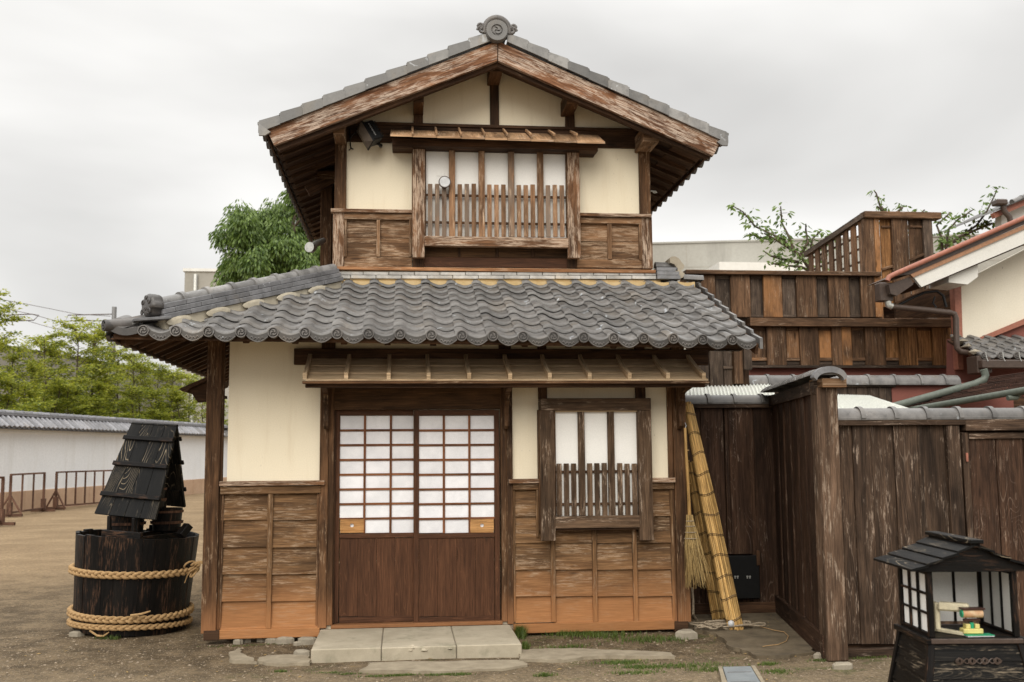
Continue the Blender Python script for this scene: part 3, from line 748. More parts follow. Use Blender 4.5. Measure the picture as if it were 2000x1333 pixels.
# ------------------------------------------------------------------ sliding doors
def sliding_door(x0, x1, xc, Y, plate_col, ph, cols):
    """x0..x1 leaf, xc: lattice column edges"""
    dr = bpy.data.objects.new('sliding_door', None); COL.objects.link(dr); dr.parent = H
    c = at((x0+x1)/2, 1215, Y); WORLD[dr.name] = c; dr.location = c-WORLD[H.name]
    dr.empty_display_size = .1
    a, b, zb, zt = rect(x0, 801, x1, 1217, Y)
    zz = lambda py: at((x0+x1)/2, py, Y).z
    def S(nm, px0, py0, px1, py1, dy, th, mat, ch=.002, grain=None):
        q = rect(px0, py0, px1, py1, Y)
        return MB().box(q[0], q[1], Y+dy, Y+dy+th, q[2], q[3], ch=ch, grain=grain).build(nm, M[mat], dr)
    ws = xc[0]; we = xc[-1]
    S('stile', x0, 801, ws, 1217, 0, .03, 'door', grain=2); S('stile', we, 801, x1, 1217, 0, .03, 'door', grain=2)
    S('top_rail', ws, 801, we, 812, .001, .028, 'door'); S('middle_rail', ws, 1042, we, 1051, .001, .028, 'door')
    S('bottom_rail', ws, 1205, we, 1216, .001, .028, 'door')
    nb = 4; 
    for k in range(nb):
        u0 = ws+(we-ws)*k/nb; u1 = ws+(we-ws)*(k+1)/nb
        S('panel_board', u0+.15, 1051, u1-.15, 1205, .011+U(0, .0015), .01, 'door', ch=.0012, grain=2)
    ys = [812+(1042-812)*k/8 for k in range(9)]
    for k in range(1, 8): S('lattice_bar', ws, ys[k]-2.1, we, ys[k]+2.1, .006, .016, 'lattice', ch=.001)
    for x in xc[1:-1]: S('lattice_bar', x-2.2, 812, x+2.2, 1042, .004, .016, 'lattice', ch=.001)
    for i in range(3):
        for j in range(8):
            if (i, j) == (plate_col, 7):
                q = rect(xc[i]+1.5, ys[j]+1.5, xc[i+1]-1.5, ys[j+1]-1, Y)
                cx, cz = (q[0]+q[1])/2, (q[2]+q[3])/2+.005; r = .016
                mb = MB(); n = 24; ring = [(cx+r*math.cos(2*math.pi*k/n), cz+r*math.sin(2*math.pi*k/n)) for k in range(n)]
                def onbox(t):
                    dx, dz = math.cos(t), math.sin(t); hx, hz = (q[1]-q[0])/2, (q[3]-q[2])/2
                    sc = min(hx/abs(dx) if abs(dx) > 1e-6 else 9, hz/abs(dz) if abs(dz) > 1e-6 else 9)
                    return ((q[0]+q[1])/2+dx*sc, (q[2]+q[3])/2+dz*sc)
                out = [onbox(2*math.pi*k/n) for k in range(n)]; yy = Y+.003
                for k in range(n):
                    l = (k+1) % n
                    P4 = [(ring[k][0], yy, ring[k][1]), (out[k][0], yy, out[k][1]), (out[l][0], yy, out[l][1]), (ring[l][0], yy, ring[l][1])]
                    mb.face(P4[::-1], [(p[0], p[2]) for p in P4[::-1]])
                    mb.face([(ring[k][0], yy, ring[k][1]), (ring[l][0], yy, ring[l][1]), (ring[l][0], yy+.012, ring[l][1]), (ring[k][0], yy+.012, ring[k][1])], [(0, 0)]*4)
                mb.build('handle_plate', M['plate'], dr)
                MB().box(q[0], q[1], Y+.018, Y+.021, q[2], q[3], ch=0).build('paper_pane', M['paper'], dr)
                continue
            # paper, slightly slack between the bars
            q = rect(xc[i]+.6, ys[j]+.6, xc[i+1]-.6, ys[j+1]-.6, Y)
            mb = MB(); nu, nv = 6, 4; sd_ = R_()*50
            def pp(a_, b_):
                x = q[0]+(q[1]-q[0])*a_; z = q[2]+(q[3]-q[2])*b_
                w = math.sin(math.pi*a_)*math.sin(math.pi*b_)
                return (x, Y+.018+w*.004*mnoise.noise(Vector((a_*2, b_*2, sd_))), z)
            for a_ in range(nu):
                for b_ in range(nv):
                    mb.face([pp(a_/nu, b_/nv), pp((a_+1)/nu, b_/nv), pp((a_+1)/nu, (b_+1)/nv), pp(a_/nu, (b_+1)/nv)], [(0, 0)]*4)
            mb.build('paper_pane', M['paper'], dr, smooth=60)
    return dr
sliding_door(652, 811, [662.5, 712, 763, 808], .035, 0, 0, 3)
sliding_door(808, 976, [818, 867, 917, 966], .0, 2, 0, 3)
F('door_stop', 649, 800, 654, 1218, .0, .08, 'beam', grain=2)
# dark hollow behind the doors
# ------------------------------------------------------------------ projecting lattice windows
def frame_part(Y, th):
    def f(nm, x0, y0, x1, y1, mat, par, dy=0, t=None, ch=.003, grain=None):
        q = rect(x0, y0, x1, y1, Y+dy)
        return MB().box(q[0], q[1], Y+dy, Y+dy+(t or th), q[2], q[3], ch=ch, grain=grain).build(nm, M[mat], par)
    return f
WY = -.16
f = frame_part(WY, .03)
w1 = f('lattice_window', 1056, 778, 1271.5, 802, 'wlow', H, t=.20)
f('stile', 1056, 802, 1084, 1057, 'wlow', w1, dy=.002, t=.05, grain=2)
f('stile', 1247.5, 802, 1274.5, 1056, 'wlow', w1, dy=.002, t=.05, grain=2)
f('stile_trim', 1081, 802, 1086, 1008, 'post', w1, dy=.045, t=.05, grain=2)
f('stile_trim', 1245, 802, 1249, 1008, 'post', w1, dy=.045, t=.05, grain=2)
f('bottom_rail', 1083, 1008, 1253, 1032, 'wlow', w1, dy=.006, t=.05)
f('under_board', 1083, 1033, 1252, 1036, 'beam', w1, dy=.03, t=.12)
q = rect(1084, 1031, 1250, 1034, WY+.02)
for (a, b) in ((1084, 1130), (1143, 1188), (1201, 1247)):
    f('paper_pane', a-3, 803, b+3, 1010, 'wpaper', w1, dy=.062, t=.008)
for a in (1130, 1188): f('mullion', a, 803, a+13, 1008, 'wlow', w1, dy=.03, t=.03, grain=2)
for a0, n_ in ((1087.5, 3), (1147.5, 3), (1206.5, 3)):
    for k in range(3):
        f('slat', a0+k*14.3, 905.5+U(-1, 1), a0+k*14.3+10, 1008, 'wlow', w1, dy=.026, t=.014, ch=.0015, grain=2)
for y in (919, 982): f('cross_bar', 1083, y, 1249, y+5, 'beam', w1, dy=.042, t=.014)
# box sides
for x in (1057, 1271):
    X = at(x, 900, WY).x
    MB().box(X-.012, X+.012, WY+.052, -.0, at(x, 1040, WY).z, at(x, 800, WY).z, ch=.002, grain=2).build('side_board', M['post'], w1)
f('top_trim', 1084, 800, 1248, 804.5, 'tan', w1, dy=.02, t=.05)
# ------------------------------------------------------------------ curved ribbed hood over the door
hd = F('door_hood', 574, 682, 1384, 713, -.06, .05, 'beam')
yb, yt = -.54, -.075
zt, zb = at(900, 704, yt).z, at(900, 741, yb).z
def hcurve(t): # t 0 at wall .. 1 at lip
    return yt+(yb-yt)*t, zt+(zb-zt)*(t**0.8*0.0+ (1-(1-t)**1.22)*1.0)
xa, xb = at(597, 745, yb).x, at(1383, 745, yb).x
sl = [(0, .3), (.3, .62), (.62, 1.0)]
for i, (t0, t1) in enumerate(sl):
    mb = MB(); ou, ov = R_()*9, R_()*9; K = 5; lo = -.004*i
    for k in range(K):
        a0, a1 = t0+(t1-t0)*k/K, t0+(t1-t0)*(k+1)/K
        (ya, za), (yb_, zb_) = hcurve(a0), hcurve(a1); off = .006 if i < 2 else 0
        off = (2-i)*.006
        mb.face([(xa, ya, za+off), (xa, yb_, zb_+off), (xb, yb_, zb_+off), (xb, ya, za+off)], [(ou, ov+a0*.5), (ou, ov+a1*.5), (ou+xb-xa, ov+a1*.5), (ou+xb-xa, ov+a0*.5)])
        mb.face([(xa, ya, za+off-.012), (xb, ya, za+off-.012), (xb, yb_, zb_+off-.012), (xa, yb_, zb_+off-.012)], [(ou, ov+a0*.5), (ou+xb-xa, ov+a0*.5), (ou+xb-xa, ov+a1*.5), (ou, ov+a1*.5)])
    (ya, za) = hcurve(t1)
    mb.face([(xa, ya, za+off), (xa, ya, za+off-.012), (xb, ya, za+off-.012), (xb, ya, za+off)], [(ou, ov), (ou, ov+.01), (ou+xb-xa, ov+.01), (ou+xb-xa, ov)])
    for X in (xa, xb):
        (y0_, z0_), (y1_, z1_) = hcurve(t0), hcurve(t1)
        mb.face([(X, y0_, z0_+off), (X, y1_, z1_+off), (X, y1_, z1_+off-.012), (X, y0_, z0_+off-.012)], [(0, 0)]*4)
    mb.build('hood_board', M['tan'], hd)
ribpx = [595, 676, 759, 837, 916.5, 996.6, 1074, 1152, 1230, 1305, 1375]
for p in ribpx:
    X = at(p, 743, yb).x; mb = MB(); ou, ov = R_()*9, R_()*9
    K = 8; w = .032; h0 = .052
    tt = [-.0+1.02*k/K for k in range(K+1)]
    S_ = [hcurve(min(t, 1)) for t in tt]
    bot = [(y, z-.002) for y, z in S_]; top = [(y, z+h0) for y, z in S_]
    for k in range(K):
        for sx in (-1, 1):
            q_ = [(X+sx*w/2, bot[k][0], bot[k][1]), (X+sx*w/2, bot[k+1][0], bot[k+1][1]), (X+sx*w/2, top[k+1][0], top[k+1][1]), (X+sx*w/2, top[k][0], top[k][1])]
            uvq = [(ou+k*.06, ov), (ou+k*.06+.06, ov), (ou+k*.06+.06, ov+.03), (ou+k*.06, ov+.03)]
            if sx > 0: q_.reverse(); uvq.reverse()
            mb.face(q_, uvq)
        mb.face([(X-w/2, top[k][0], top[k][1]), (X-w/2, top[k+1][0], top[k+1][1]), (X+w/2, top[k+1][0], top[k+1][1]), (X+w/2, top[k][0], top[k][1])], [(ou+k*.06, ov), (ou+k*.06+.06, ov), (ou+k*.06+.06, ov+.022), (ou+k*.06, ov+.022)])
    mb.face([(X-w/2, bot[K][0], bot[K][1]), (X+w/2, bot[K][0], bot[K][1]), (X+w/2, top[K][0]-.004, top[K][1]), (X-w/2, top[K][0]-.004, top[K][1])], [(ou, ov), (ou+.02, ov), (ou+.02, ov+.03), (ou, ov+.03)])
    mb.build('hood_rib', M['tan'], hd)
def bar_front(nm, px0, py0, px1, py1, Y, th, mat, par, ch=.003):
    q = rect(px0, py0, px1, py1, Y)
    return MB().box(q[0], q[1], Y, Y+th, q[2], q[3], ch=ch).build(nm, M[mat], par)
bar_front('lip_board', 590, 744.5, 1386, 749.5, yb-.015, .06, 'post', hd)
bar_front('under_beam', 596, 749.8, 1378, 757, yb+.05, .05, 'beam', hd)
# carved brackets
def bracket(px, side):
    X = at(px, 790, -.12).x; zt_, zb_ = at(px, 757, -.12).z, at(px, 838, -.12).z; h = zt_-zb_
    prof = [(-.047, 0), (-.045, 1.0), (-.42, 1.0), (-.42, .93), (-.33, .90), (-.24, .86), (-.19, .80), (-.17, .72), (-.19, .66), (-.165, .60), (-.135, .54), (-.125, .46), (-.12, .36), (-.135, .28), (-.15, .18), (-.14, .07), (-.10, .0)]
    pts = [(-y, zb_+h*v) for y, v in prof]     # prism axis 'x' uses (-y, z)
    MB().prism(pts, X-.02, X+.02, axis='x', grain=(0, 1)).build('bracket', M['post'], hd)
bracket(637, 1); bracket(989.5, 1); bracket(1329, 1)
# small hood on the left side of the house, seen end on
sh_ = MB(); zt_ = at(405, 738, .6).z
pl = lambda px, py, Y=.5: (at(px, py, Y).x, at(px, py, Y).z)
s1 = MB().prism([pl(349, 760), pl(356, 765), pl(405, 742), pl(405, 736)], .5, 1.6, axis='y')
hs = s1.build('side_hood', M['soffit'], H)
MB().prism([pl(368, 762), pl(384, 786), pl(405, 784), pl(405, 745)], .55, .60, axis='y').build('bracket', M['beam'], hs)
MB().prism([pl(360, 766), pl(390, 768), pl(405, 768), pl(405, 762), pl(362, 762)], .61, 1.55, axis='y').build('under_beam', M['beam'], hs)
# ================================================================== LOWER TILED ROOF
SL = 0.40
def tprof(x, w=.245):
    if x < 0: return .032-.013*(x/.052)**2
    if x < .08: return .014+.018*math.cos(math.pi*x/.085)
    u = (x-.08)/(w-.08-.05)
    return -.0035-.014*math.sin(math.pi*min(1, max(0, u))**.9)+.006*u*u
def tile_xs(w): return [-.052, -.05, -.036, -.018, 0, .018, .034, .05, .065, .08]+[.08+(w-.05-.08)*k/6 for k in range(1, 7)]+[w-.046]
def tile_into(mb, w, dy, sl, T=None, th=.022, eave=False, xs=None):
    T = T or (lambda p: p)
    xs = xs or tile_xs(w); n = len(xs)
    ys = [0, .006, dy*1.12]; zo = [-.004, 0, 0]
    def pt(i, j, lo=0): return T((xs[i], ys[j]-(0 if j else 0), tprof(xs[i], w)+.036+ys[j]*(sl-.155)+zo[j]-lo))
    for i in range(n-1):
        for j in range(2):
            mb.face([pt(i, j), pt(i+1, j), pt(i+1, j+1), pt(i, j+1)], [(xs[i], ys[j]), (xs[i+1], ys[j]), (xs[i+1], ys[j+1]), (xs[i], ys[j+1])])
        mb.face([pt(i, 0, th), pt(i+1, 0, th), pt(i+1, 0), pt(i, 0)], [(0, 0)]*4)
        mb.face([pt(i, 2, th), pt(i+1, 2, th), pt(i+1, 0, th), pt(i, 0, th)], [(0, 0)]*4)
    mb.face([pt(n-1, 0, th), pt(n-1, 2, th), pt(n-1, 2), pt(n-1, 1), pt(n-1, 0)], [(0, 0)]*5)
    mb.face([pt(0, 0), pt(0, 1), pt(0, 2), pt(0, 2, th), pt(0, 0, th)], [(0, 0)]*5)
    # the notch where the pan laps over its neighbour
    xn = w*.62
    mb.box(xn-.003, xn+.003, -.003, .004, tprof(xn, w)+.004, tprof(xn, w)+.026, ch=0, m=1) if T((0, 0, 0)) == (0, 0, 0) else None
def disc_into(mb, c, r, F=None, tomoe=True, m=1):
    """round tile end with a three-comma crest; F maps (right, out, up) to local"""
    F = F or (lambda a, b, d: (c[0]+a, c[1]-b, c[2]+d))
    n = 22
    def ring(rr, o): return [F(rr*math.cos(2*math.pi*k/n), o, rr*math.sin(2*math.pi*k/n)) for k in range(n)]
    prof = [(r*.96, -.05), (r, -.006), (r, .010), (r*.95, .016), (r*.80, .016), (r*.77, .004), (0, .004)]
    rs = [ring(a, b) for a, b in prof[:-1]]
    for i in range(len(rs)-1):
        for k in range(n):
            l = (k+1) % n; mb.face([rs[i][k], rs[i][l], rs[i+1][l], rs[i+1][k]], [(0, 0)]*4, m)
    cc_ = F(0, .006, 0)
    for k in range(n): mb.face([rs[-1][k], rs[-1][(k+1) % n], cc_], [(0, 0)]*3, 2 if tomoe else m)
    if not tomoe: return
    for q in range(3):
        a0 = q*2*math.pi/3; P_ = []
        for k in range(7):
            t = k/6; rr = r*(.16+.42*t**.8); a = a0+t*2.1; wd = r*(.17*(1-t)**.8+.04)
            P_.append((rr, a, wd))
        for k in range(6):
            (r0, a_0, w0), (r1, a_1, w1) = P_[k], P_[k+1]
            def G(rr, a, o): return F(rr*math.cos(a), o, rr*math.sin(a))
            A, B, C_, D = G(r0-w0, a_0, .016), G(r0+w0, a_0, .016), G(r1+w1, a_1, .016), G(r1-w1, a_1, .016)
            A2, B2, C2, D2 = G(r0-w0, a_0, .005), G(r0+w0, a_0, .005), G(r1+w1, a_1, .005), G(r1-w1, a_1, .005)
            mb.face([A, D, C_, B], [(0, 0)]*4, m); mb.face([B, C_, C2, B2], [(0, 0)]*4, m); mb.face([A2, D2, D, A], [(0, 0)]*4, m)
    for k in range(14):
        a = 2*math.pi*k/14; s_ = r*.045
        cx, cz = r*.68*math.cos(a), r*.68*math.sin(a)
        tip = F(cx, .012, cz); b4 = [F(cx-s_, .005, cz-s_), F(cx+s_, .005, cz-s_), F(cx+s_, .005, cz+s_), F(cx-s_, .005, cz+s_)]
        for j in range(4): mb.face([b4[j], b4[(j+1) % 4], tip], [(0, 0)]*3, m)
def eave_into(mb, w, dy, sl, lip=True):
    tile_into(mb, w, dy, sl)
    disc_into(mb, (0, -.004, .026), .044)
    if lip:
        xs = [.040+(w-.040-.040)*k/10 for k in range(11)]
        def z(x): return tprof(x, w)+.010
        hh = lambda k: .046*math.sin(math.pi*(k+.8)/11.6)**.35
        for k in range(10):
            x0, x1 = xs[k], xs[k+1]
            A, B, C_, D = (x0, -.006, z(x0)-hh(k)), (x1, -.006, z(x1)-hh(k+1)), (x1, -.006, z(x1)+.012), (x0, -.006, z(x0)+.012)
            mb.face([A, B, C_, D], [(0, 0)]*4, 2)
            mb.face([(x0, .02, A[2]), (x1, .02, B[2]), B, A], [(0, 0)]*4, 1)
            mb.face([B, (x1, .02, B[2]), (x0, .02, A[2]), A], [(0, 0)]*4, 1)
            # rim
            mb.face([(x0, -.011, A[2]+.001), (x1, -.011, B[2]+.001), (x1, -.011, B[2]+.008), (x0, -.011, A[2]+.008)], [(0, 0)]*4, 1)
            mb.face([(x0, -.011, A[2]+.008), (x1, -.011, B[2]+.008), (x1, -.006, B[2]+.008), (x0, -.006, A[2]+.008)], [(0, 0)]*4, 1)
            mb.face([(x0, -.006, A[2]), (x1, -.006, B[2]), (x1, -.011, B[2]+.001), (x0, -.011, A[2]+.001)], [(0, 0)]*4, 1)
        # scroll relief
        for sgn in (-1, 1):
            pts = []
            for k in range(15):
                t = k/14; x = w/2+sgn*(.006+.042*t); pts.append((x, -.011, z(x)-.020+.009*math.sin(t*10)))
            mb.tube(pts, .0042, 5, m=1, cap=False)
        mb.tube([(w/2, -.011, z(w/2)-.030), (w/2, -.012, z(w/2)-.008)], [.005, .002], 6, m=1)
XD0, XD1 = at(281, 646, -.8).x, at(1428, 664, -.8).x
TW = (XD1-XD0)/19
ZD0, ZD1 = at(281, 646, -.81).z, at(1428, 664, -.81).z       # disc centre heights at both ends
DY = .209; NR = 9
def ze(x): return ZD0+(ZD1-ZD0)*(x-XD0)/(XD1-XD0)-.026
_t0, _t1 = at(700, 545, .94), at(1270, 547, .94)
def ztop(x): return _t0.z+(_t1.z-_t0.z)*(x-_t0.x)/(_t1.x-_t0.x)-.062
SL = (ztop(.4)-ze(.4))/1.74
def zroof(x, y): return ze(x)+(ztop(x)-ze(x))*(y+.8)/1.74
XC = -2.27
XV = 2.93
# sheathing with soffit
rf = MB()
def quad(mb, pts, m=0):
    mb.face(pts, [(p[0] if True else 0, p[1]) for p in pts], m)
P_ = [(XC+.03, -.76), (XV-.03, -.76), (XV-.03, 1.0), (-.69, 1.0)]
z_ = lambda p, o=0: (p[0], p[1], zroof(p[0], p[1])+o)
quad(rf, [z_(p, -.046) for p in P_]); quad(rf, [z_(p, -.056) for p in P_][::-1])
SLX = SL*1.8/1.59
zl = lambda x, y, o=0: (x, y, ze(XC)+SLX*(x-XC)+o)
YB = 5.2
P2 = [(XC+.03, -.76), (-.69, 1.0), (-.69, YB), (XC+.03, YB)]
quad(rf, [zl(*p, -.022) for p in P2]); quad(rf, [zl(*p, -.03) for p in P2][::-1])
for a, b in ((P_[0], P_[1]), (P_[1], P_[2])):
    rf.face([z_(a, -.056), z_(b, -.056), z_(b, -.046), z_(a, -.046)], [(0, 0), (3, 0), (3, .02), (0, .02)])
rf.face([zl(*P2[3], -.03), zl(*P2[0], -.03), zl(*P2[0], -.012), zl(*P2[3], -.012)], [(0, 0), (3, 0), (3, .02), (0, .02)])
LR = rf.build('roof', M['soffit'], H); LR['label'] = 'lower skirt roof of wavy grey tiles with round crested eave ends'
# rafters and eave boards
for i, px in enumerate((481, 577, 672, 757, 846, 934.5, 1024.5, 1110, 1198, 1280, 1345)):
    x = at(px, 667, -.70).x
    MB().bar((x, -.72, zroof(x, -.72)-.058), (x, .1, zroof(x, .1)-.058), .05, .055).build('rafter', M['beam'], LR)
MB().bar((XC+.05, -.755, zroof(XC+.05, -.755)-.035), (XV-.04, -.755, zroof(XV-.04, -.755)-.035), .022, .045).build('eave_board', M['beam'], LR)
MB().bar((XC+.045, -.72, zl(XC, -.7)[2]-.03), (XC+.045, YB, zl(XC, -.7)[2]-.03), .022, .045).build('eave_board', M['beam'], LR)
for k in range(24):
    y = -.55+k*.24
    xe = max(min(-2.27+(y+.8)*.86, -1.40), -2.12)
    MB().bar((XC+.07, y, zl(XC+.07, y)[2]-.055), (xe if y < 0 else -1.40, y, zl(xe if y < 0 else -1.40, y)[2]-.055), .05, .05).build('rafter', M['soffit'], LR)
MB().bar((XC+.08, -.62, zl(XC+.08, -.6)[2]-.075), (-1.45, .02+.25, zl(-1.45, .3)[2]-.075), .08, .08).build('hip_rafter', M['soffit'], LR)
MB().bar((2.44, -.45, zroof(2.44, -.45)-.13), (2.86, -.45, zroof(2.86, -.45)-.13), .0001+.09, .10).build('purlin_end', M['beam'], LR)
for y in (-.0, .95): MB().bar((2.40, y, zroof(2.4, y)-.10), (2.88, y, zroof(2.88, y)-.10), .10, .10).build('purlin_end', M['beam'], LR)
MB().bar((XV-.045, -.78, zroof(XV, -.78)-.055), (XV-.045, 1.0, zroof(XV, 1.0)-.055), .025, .09).build('verge_board', M['beam'], LR)
mats2 = [M['tile'], M['tiled'], M['tilegap']]
mbT = MB(); tile_into(mbT, TW, DY, SL)
t0 = mbT.build('roof_tile', mats2, None, smooth=50, org=(0, 0, 0)); TM = t0.data
bpy.data.objects.remove(t0)
mbE = MB(); eave_into(mbE, TW, DY, SL)
t0 = mbE.build('eave_tile', mats2, None, smooth=50, org=(0, 0, 0)); EM = t0.data
bpy.data.objects.remove(t0)
def hipx(y): return -2.22+(y+.8)*(1.59/1.8)
for k in range(-1, 20):
    x = XD0+k*TW
    for r in range(NR):
        y = -.8+r*DY
        if x < hipx(y)-.30 and not (r == 0): continue
        if k == -1 and r == 0: continue
        jz = U(-.0025, .0025)
        o = link(EM if r == 0 else TM, 'eave_tile' if r == 0 else 'roof_tile', LR, (x+U(-.002, .002), y+U(-.003, .003)-(0.012 if r == 0 else 0), zroof(x, y)+jz), rot=(U(-.006, .006)+math.atan((ztop(x)-ze(x))/1.74)-math.atan(SL), U(-.008, .008), U(-.006, .006)))
# verge edge tiles on the right: thin side flange
for r in range(NR):
    y = -.8+r*DY; x = XV-.015
    mb = MB(); mb.prism([(-(y-.01), zroof(x, y)-.045), (-(y+DY), zroof(x, y+DY)-.045), (-(y+DY), zroof(x, y+DY)+.02), (-(y-.01), zroof(x, y)+.045)], x-.014, x+.012, axis='x')
    mb.build('verge_tile', M['tile'], LR)
# left slope: first row as objects, the rest joined
mbL = MB(); eave_into(mbL, TW, DY, SLX)
t0 = mbL.build('eave_tile', mats2, None, smooth=50, org=(0, 0, 0)); ELM = t0.data
bpy.data.objects.remove(t0)
rest = MB()
for k in range(23):
    y = -.62+k*TW
    o = link(ELM, 'eave_tile', LR, (XC, y+.06, zl(XC, y)[2]), rot=(0, 0, -math.pi/2))
    for r in range(1, 8):
        x = XC+r*DY
        if x > hipx(-9) and y-.1 < -.8+(x-XC)*1.8/1.59: continue
        T = (lambda X, Y_, Z: (lambda p: (X+p[1], Y_-p[0], Z+p[2])))(x, y+.06, zl(x, y)[2])
        tile_into(rest, TW, DY, SLX, T, xs=[-.056, -.03, 0, .03, .06, .12, TW-.05])
o = rest.build('roof_tile', M['tile'], LR, smooth=50); o['kind'] = 'stuff'
# corner tile with its crest turned outward
cA = at(206, 636, -.83); cB = at(282, 646, -.81)
mb = MB()
d3 = Vector((-.80, -.60, 0)).normalized(); rt = Vector((-d3.y, d3.x, 0))*-1
disc_into(mb, cA, .046, F=lambda a, b, d: tuple(Vector(cA)+rt*a+d3*b+Vector((0, 0, d))), m=1)
N_ = 9
for k in range(N_):
    t0_, t1_ = k/N_, (k+1)/N_
    def cp(t, up, back):
        p = Vector(cA).lerp(Vector(cB), t); z = p.z-.028*math.sin(math.pi*min(1, t*1.15))+.004
        return (p.x+(.25*back if t < .5 else .12*back), p.y+back*.30, z+up+back*.11)
    hgt_ = lambda t: .030*math.sin(math.pi*(t*.9+.08))**.4+.004
    mb.face([cp(t0_, -hgt_(t0_), 0), cp(t1_, -hgt_(t1_), 0), cp(t1_, .022, 0), cp(t0_, .022, 0)], [(0, 0)]*4, 1)
    mb.face([cp(t0_, .022, 0), cp(t1_, .022, 0), cp(t1_, .022, 1), cp(t0_, .022, 1)], [(0, 0)]*4, 0)
    mb.face([cp(t0_, -hgt_(t0_), 1), cp(t1_, -hgt_(t1_), 1), cp(t1_, -hgt_(t1_), 0), cp(t0_, -hgt_(t0_), 0)], [(0, 0)]*4, 1)
mb.tube([tuple(Vector(cA)+d3*-.0), tuple(Vector(cA)+Vector((.22, .16, .03)))], [.044, .05], 14, m=0)
mb.build('corner_tile', [M['tiled'], M['onit'], M['tilegap']], LR, smooth=45)
# flat tile courses against the upper wall
for c in range(2):
    for k in range(14):
        px0, px1 = 660+(k-(.5 if c else 0))*50, 660+(k+1-(.5 if c else 0))*50-1.2
        px0 = max(px0, 659); px1 = min(px1, 1281)
        if px1-px0 < 6: continue
        y0_, y1_ = (531.3, 537.3) if c == 0 else (538, 544.3)
        dd = (px0-660)/620*1.0
        q = rect(px0, y0_+dd, px1, y1_+dd, .955-.012*c)
        MB().box(q[0], q[1], .955-.012*c+U(-.002, .002), 1.06, q[2], q[3], ch=.002).build('flat_tile', M['noshi'], LR)
q = rect(659, 545, 1290, 550, .965)
o = MB().box(q[0], q[1], .965, 1.05, q[2]-.04, q[3], ch=0).build('mortar', M['mortar'], LR)
for k in range(9, 20): pass
for k in range(-1, 20):
    x = XD0+k*TW+.122
    if not (-.66 < x < 2.80): continue
    zt_ = zroof(x, .90)+.028
    mb = MB(); pts = [(x-.085, zt_-.03)]+[(x-.085+.17*i/8, zt_+.026-.052*(1-abs(2*i/8-1)**2)*0.2+U(-.003, .003)) for i in range(9)]+[(x+.085, zt_-.03)]
    mb.prism(pts, .885+U(-.006, .006), .97, axis='y'); mb.build('mortar_fill', M['mortar'], LR)
# hip ridge
h0 = Vector((at(303, 606, -.64).x, -.64, 0)); h1 = Vector((-.66, .93, 0))
zh = lambda p: zroof(p.x, p.y)
h0.z = at(303, 617, -.64).z; h1.z = at(660, 543, .93).z
hd_ = (h1-h0); HL = hd_.length; hd_.normalize(); sdv = hd_.cross(Vector((0, 0, 1))).normalized(); upv = sdv.cross(hd_)
segs = 7
HH = .125
for c in range(3):
    w = .23-.03*c; zc = -.018+c*.041
    n = 8
    for k in range(n+1):
        a = max(0, (k-(.5 if c % 2 else 0))/n); b = min(1, (k+1-(.5 if c % 2 else 0))/n)
        if b <= a+.01: continue
        p0 = h0.lerp(h1, a)+upv*zc; p1 = h0.lerp(h1, b)+upv*zc-hd_*.004
        MB().bar(p0, p1, w+U(-.004, .004), .038, up=upv, ch=.003).build('flat_tile', M['noshid'], LR)
# mortar wedge under the courses
mb = MB(); mb.bar(h0-upv*.08, h1-upv*.085, .18, .08, up=upv, ch=0); mb.build('mortar', M['mortarw'], LR)
for k in range(-1, 8):
    x = XD0+k*TW
    t = (x+.12-h0.x)/(h1.x-h0.x)
    if 0 < t < 1:
        p = h0.lerp(h1, t)+sdv*.105; mb = MB()
        pts = [Vector((math.cos(a)*(.13+.02*mnoise.noise(Vector((a, k, 0)))), 0, 0)) for a in (0,)]
        n = 12; L0 = [p+hd_*(.125*math.cos(2*math.pi*i/n))+upv*(-.068+.034*math.sin(2*math.pi*i/n)+.008*mnoise.noise(Vector((i, k, 2)))) for i in range(n)]
        L1 = [q_+sdv*.012 for q_ in L0]
        cen = p+sdv*.016-upv*.055
        for i in range(n): mb.face([L0[i], L1[i], L1[(i+1) % n], L0[(i+1) % n]], [(0, 0)]*4); mb.face([L1[i], cen, L1[(i+1) % n]], [(0, 0)]*3)
        mb.build('mortar_fill', M['mortarw'], LR)
def cap_into(mb, p0, p1, r, up, band=True, n=12, rise=1.0, bw=.022, bt=.012):
    d = (p1-p0).normalized(); s_ = d.cross(up).normalized(); u_ = s_.cross(d)
    def ring(p, rr): return [p+s_*rr*math.cos(math.pi*k/n)+u_*rr*rise*math.sin(math.pi*k/n) for k in range(n+1)]
    st = [(0, r+bt), (bw, r+bt), (bw+.006, r), ((p1-p0).length, r)] if band else [(0, r), ((p1-p0).length, r)]
    rg = [ring(p0+d*a, b) for a, b in st]
    for i in range(len(rg)-1):
        for k in range(n): mb.face([rg[i][k], rg[i+1][k], rg[i+1][k+1], rg[i][k+1]], [(0, 0)]*4)
    mb.face(rg[0], [(0, 0)]*(n+1)); mb.face(rg[-1][::-1], [(0, 0)]*(n+1))
for k in range(8):
    p0 = h0.lerp(h1, k/8)+upv*.084; p1 = h0.lerp(h1, (k+1)/8)+upv*.084
    mb = MB(); cap_into(mb, p0, p1+hd_*.01, .050, upv, bw=.04, bt=.014); mb.build('cap_tile', M['capt'], LR, smooth=40, weld=True)
mb = MB(); 
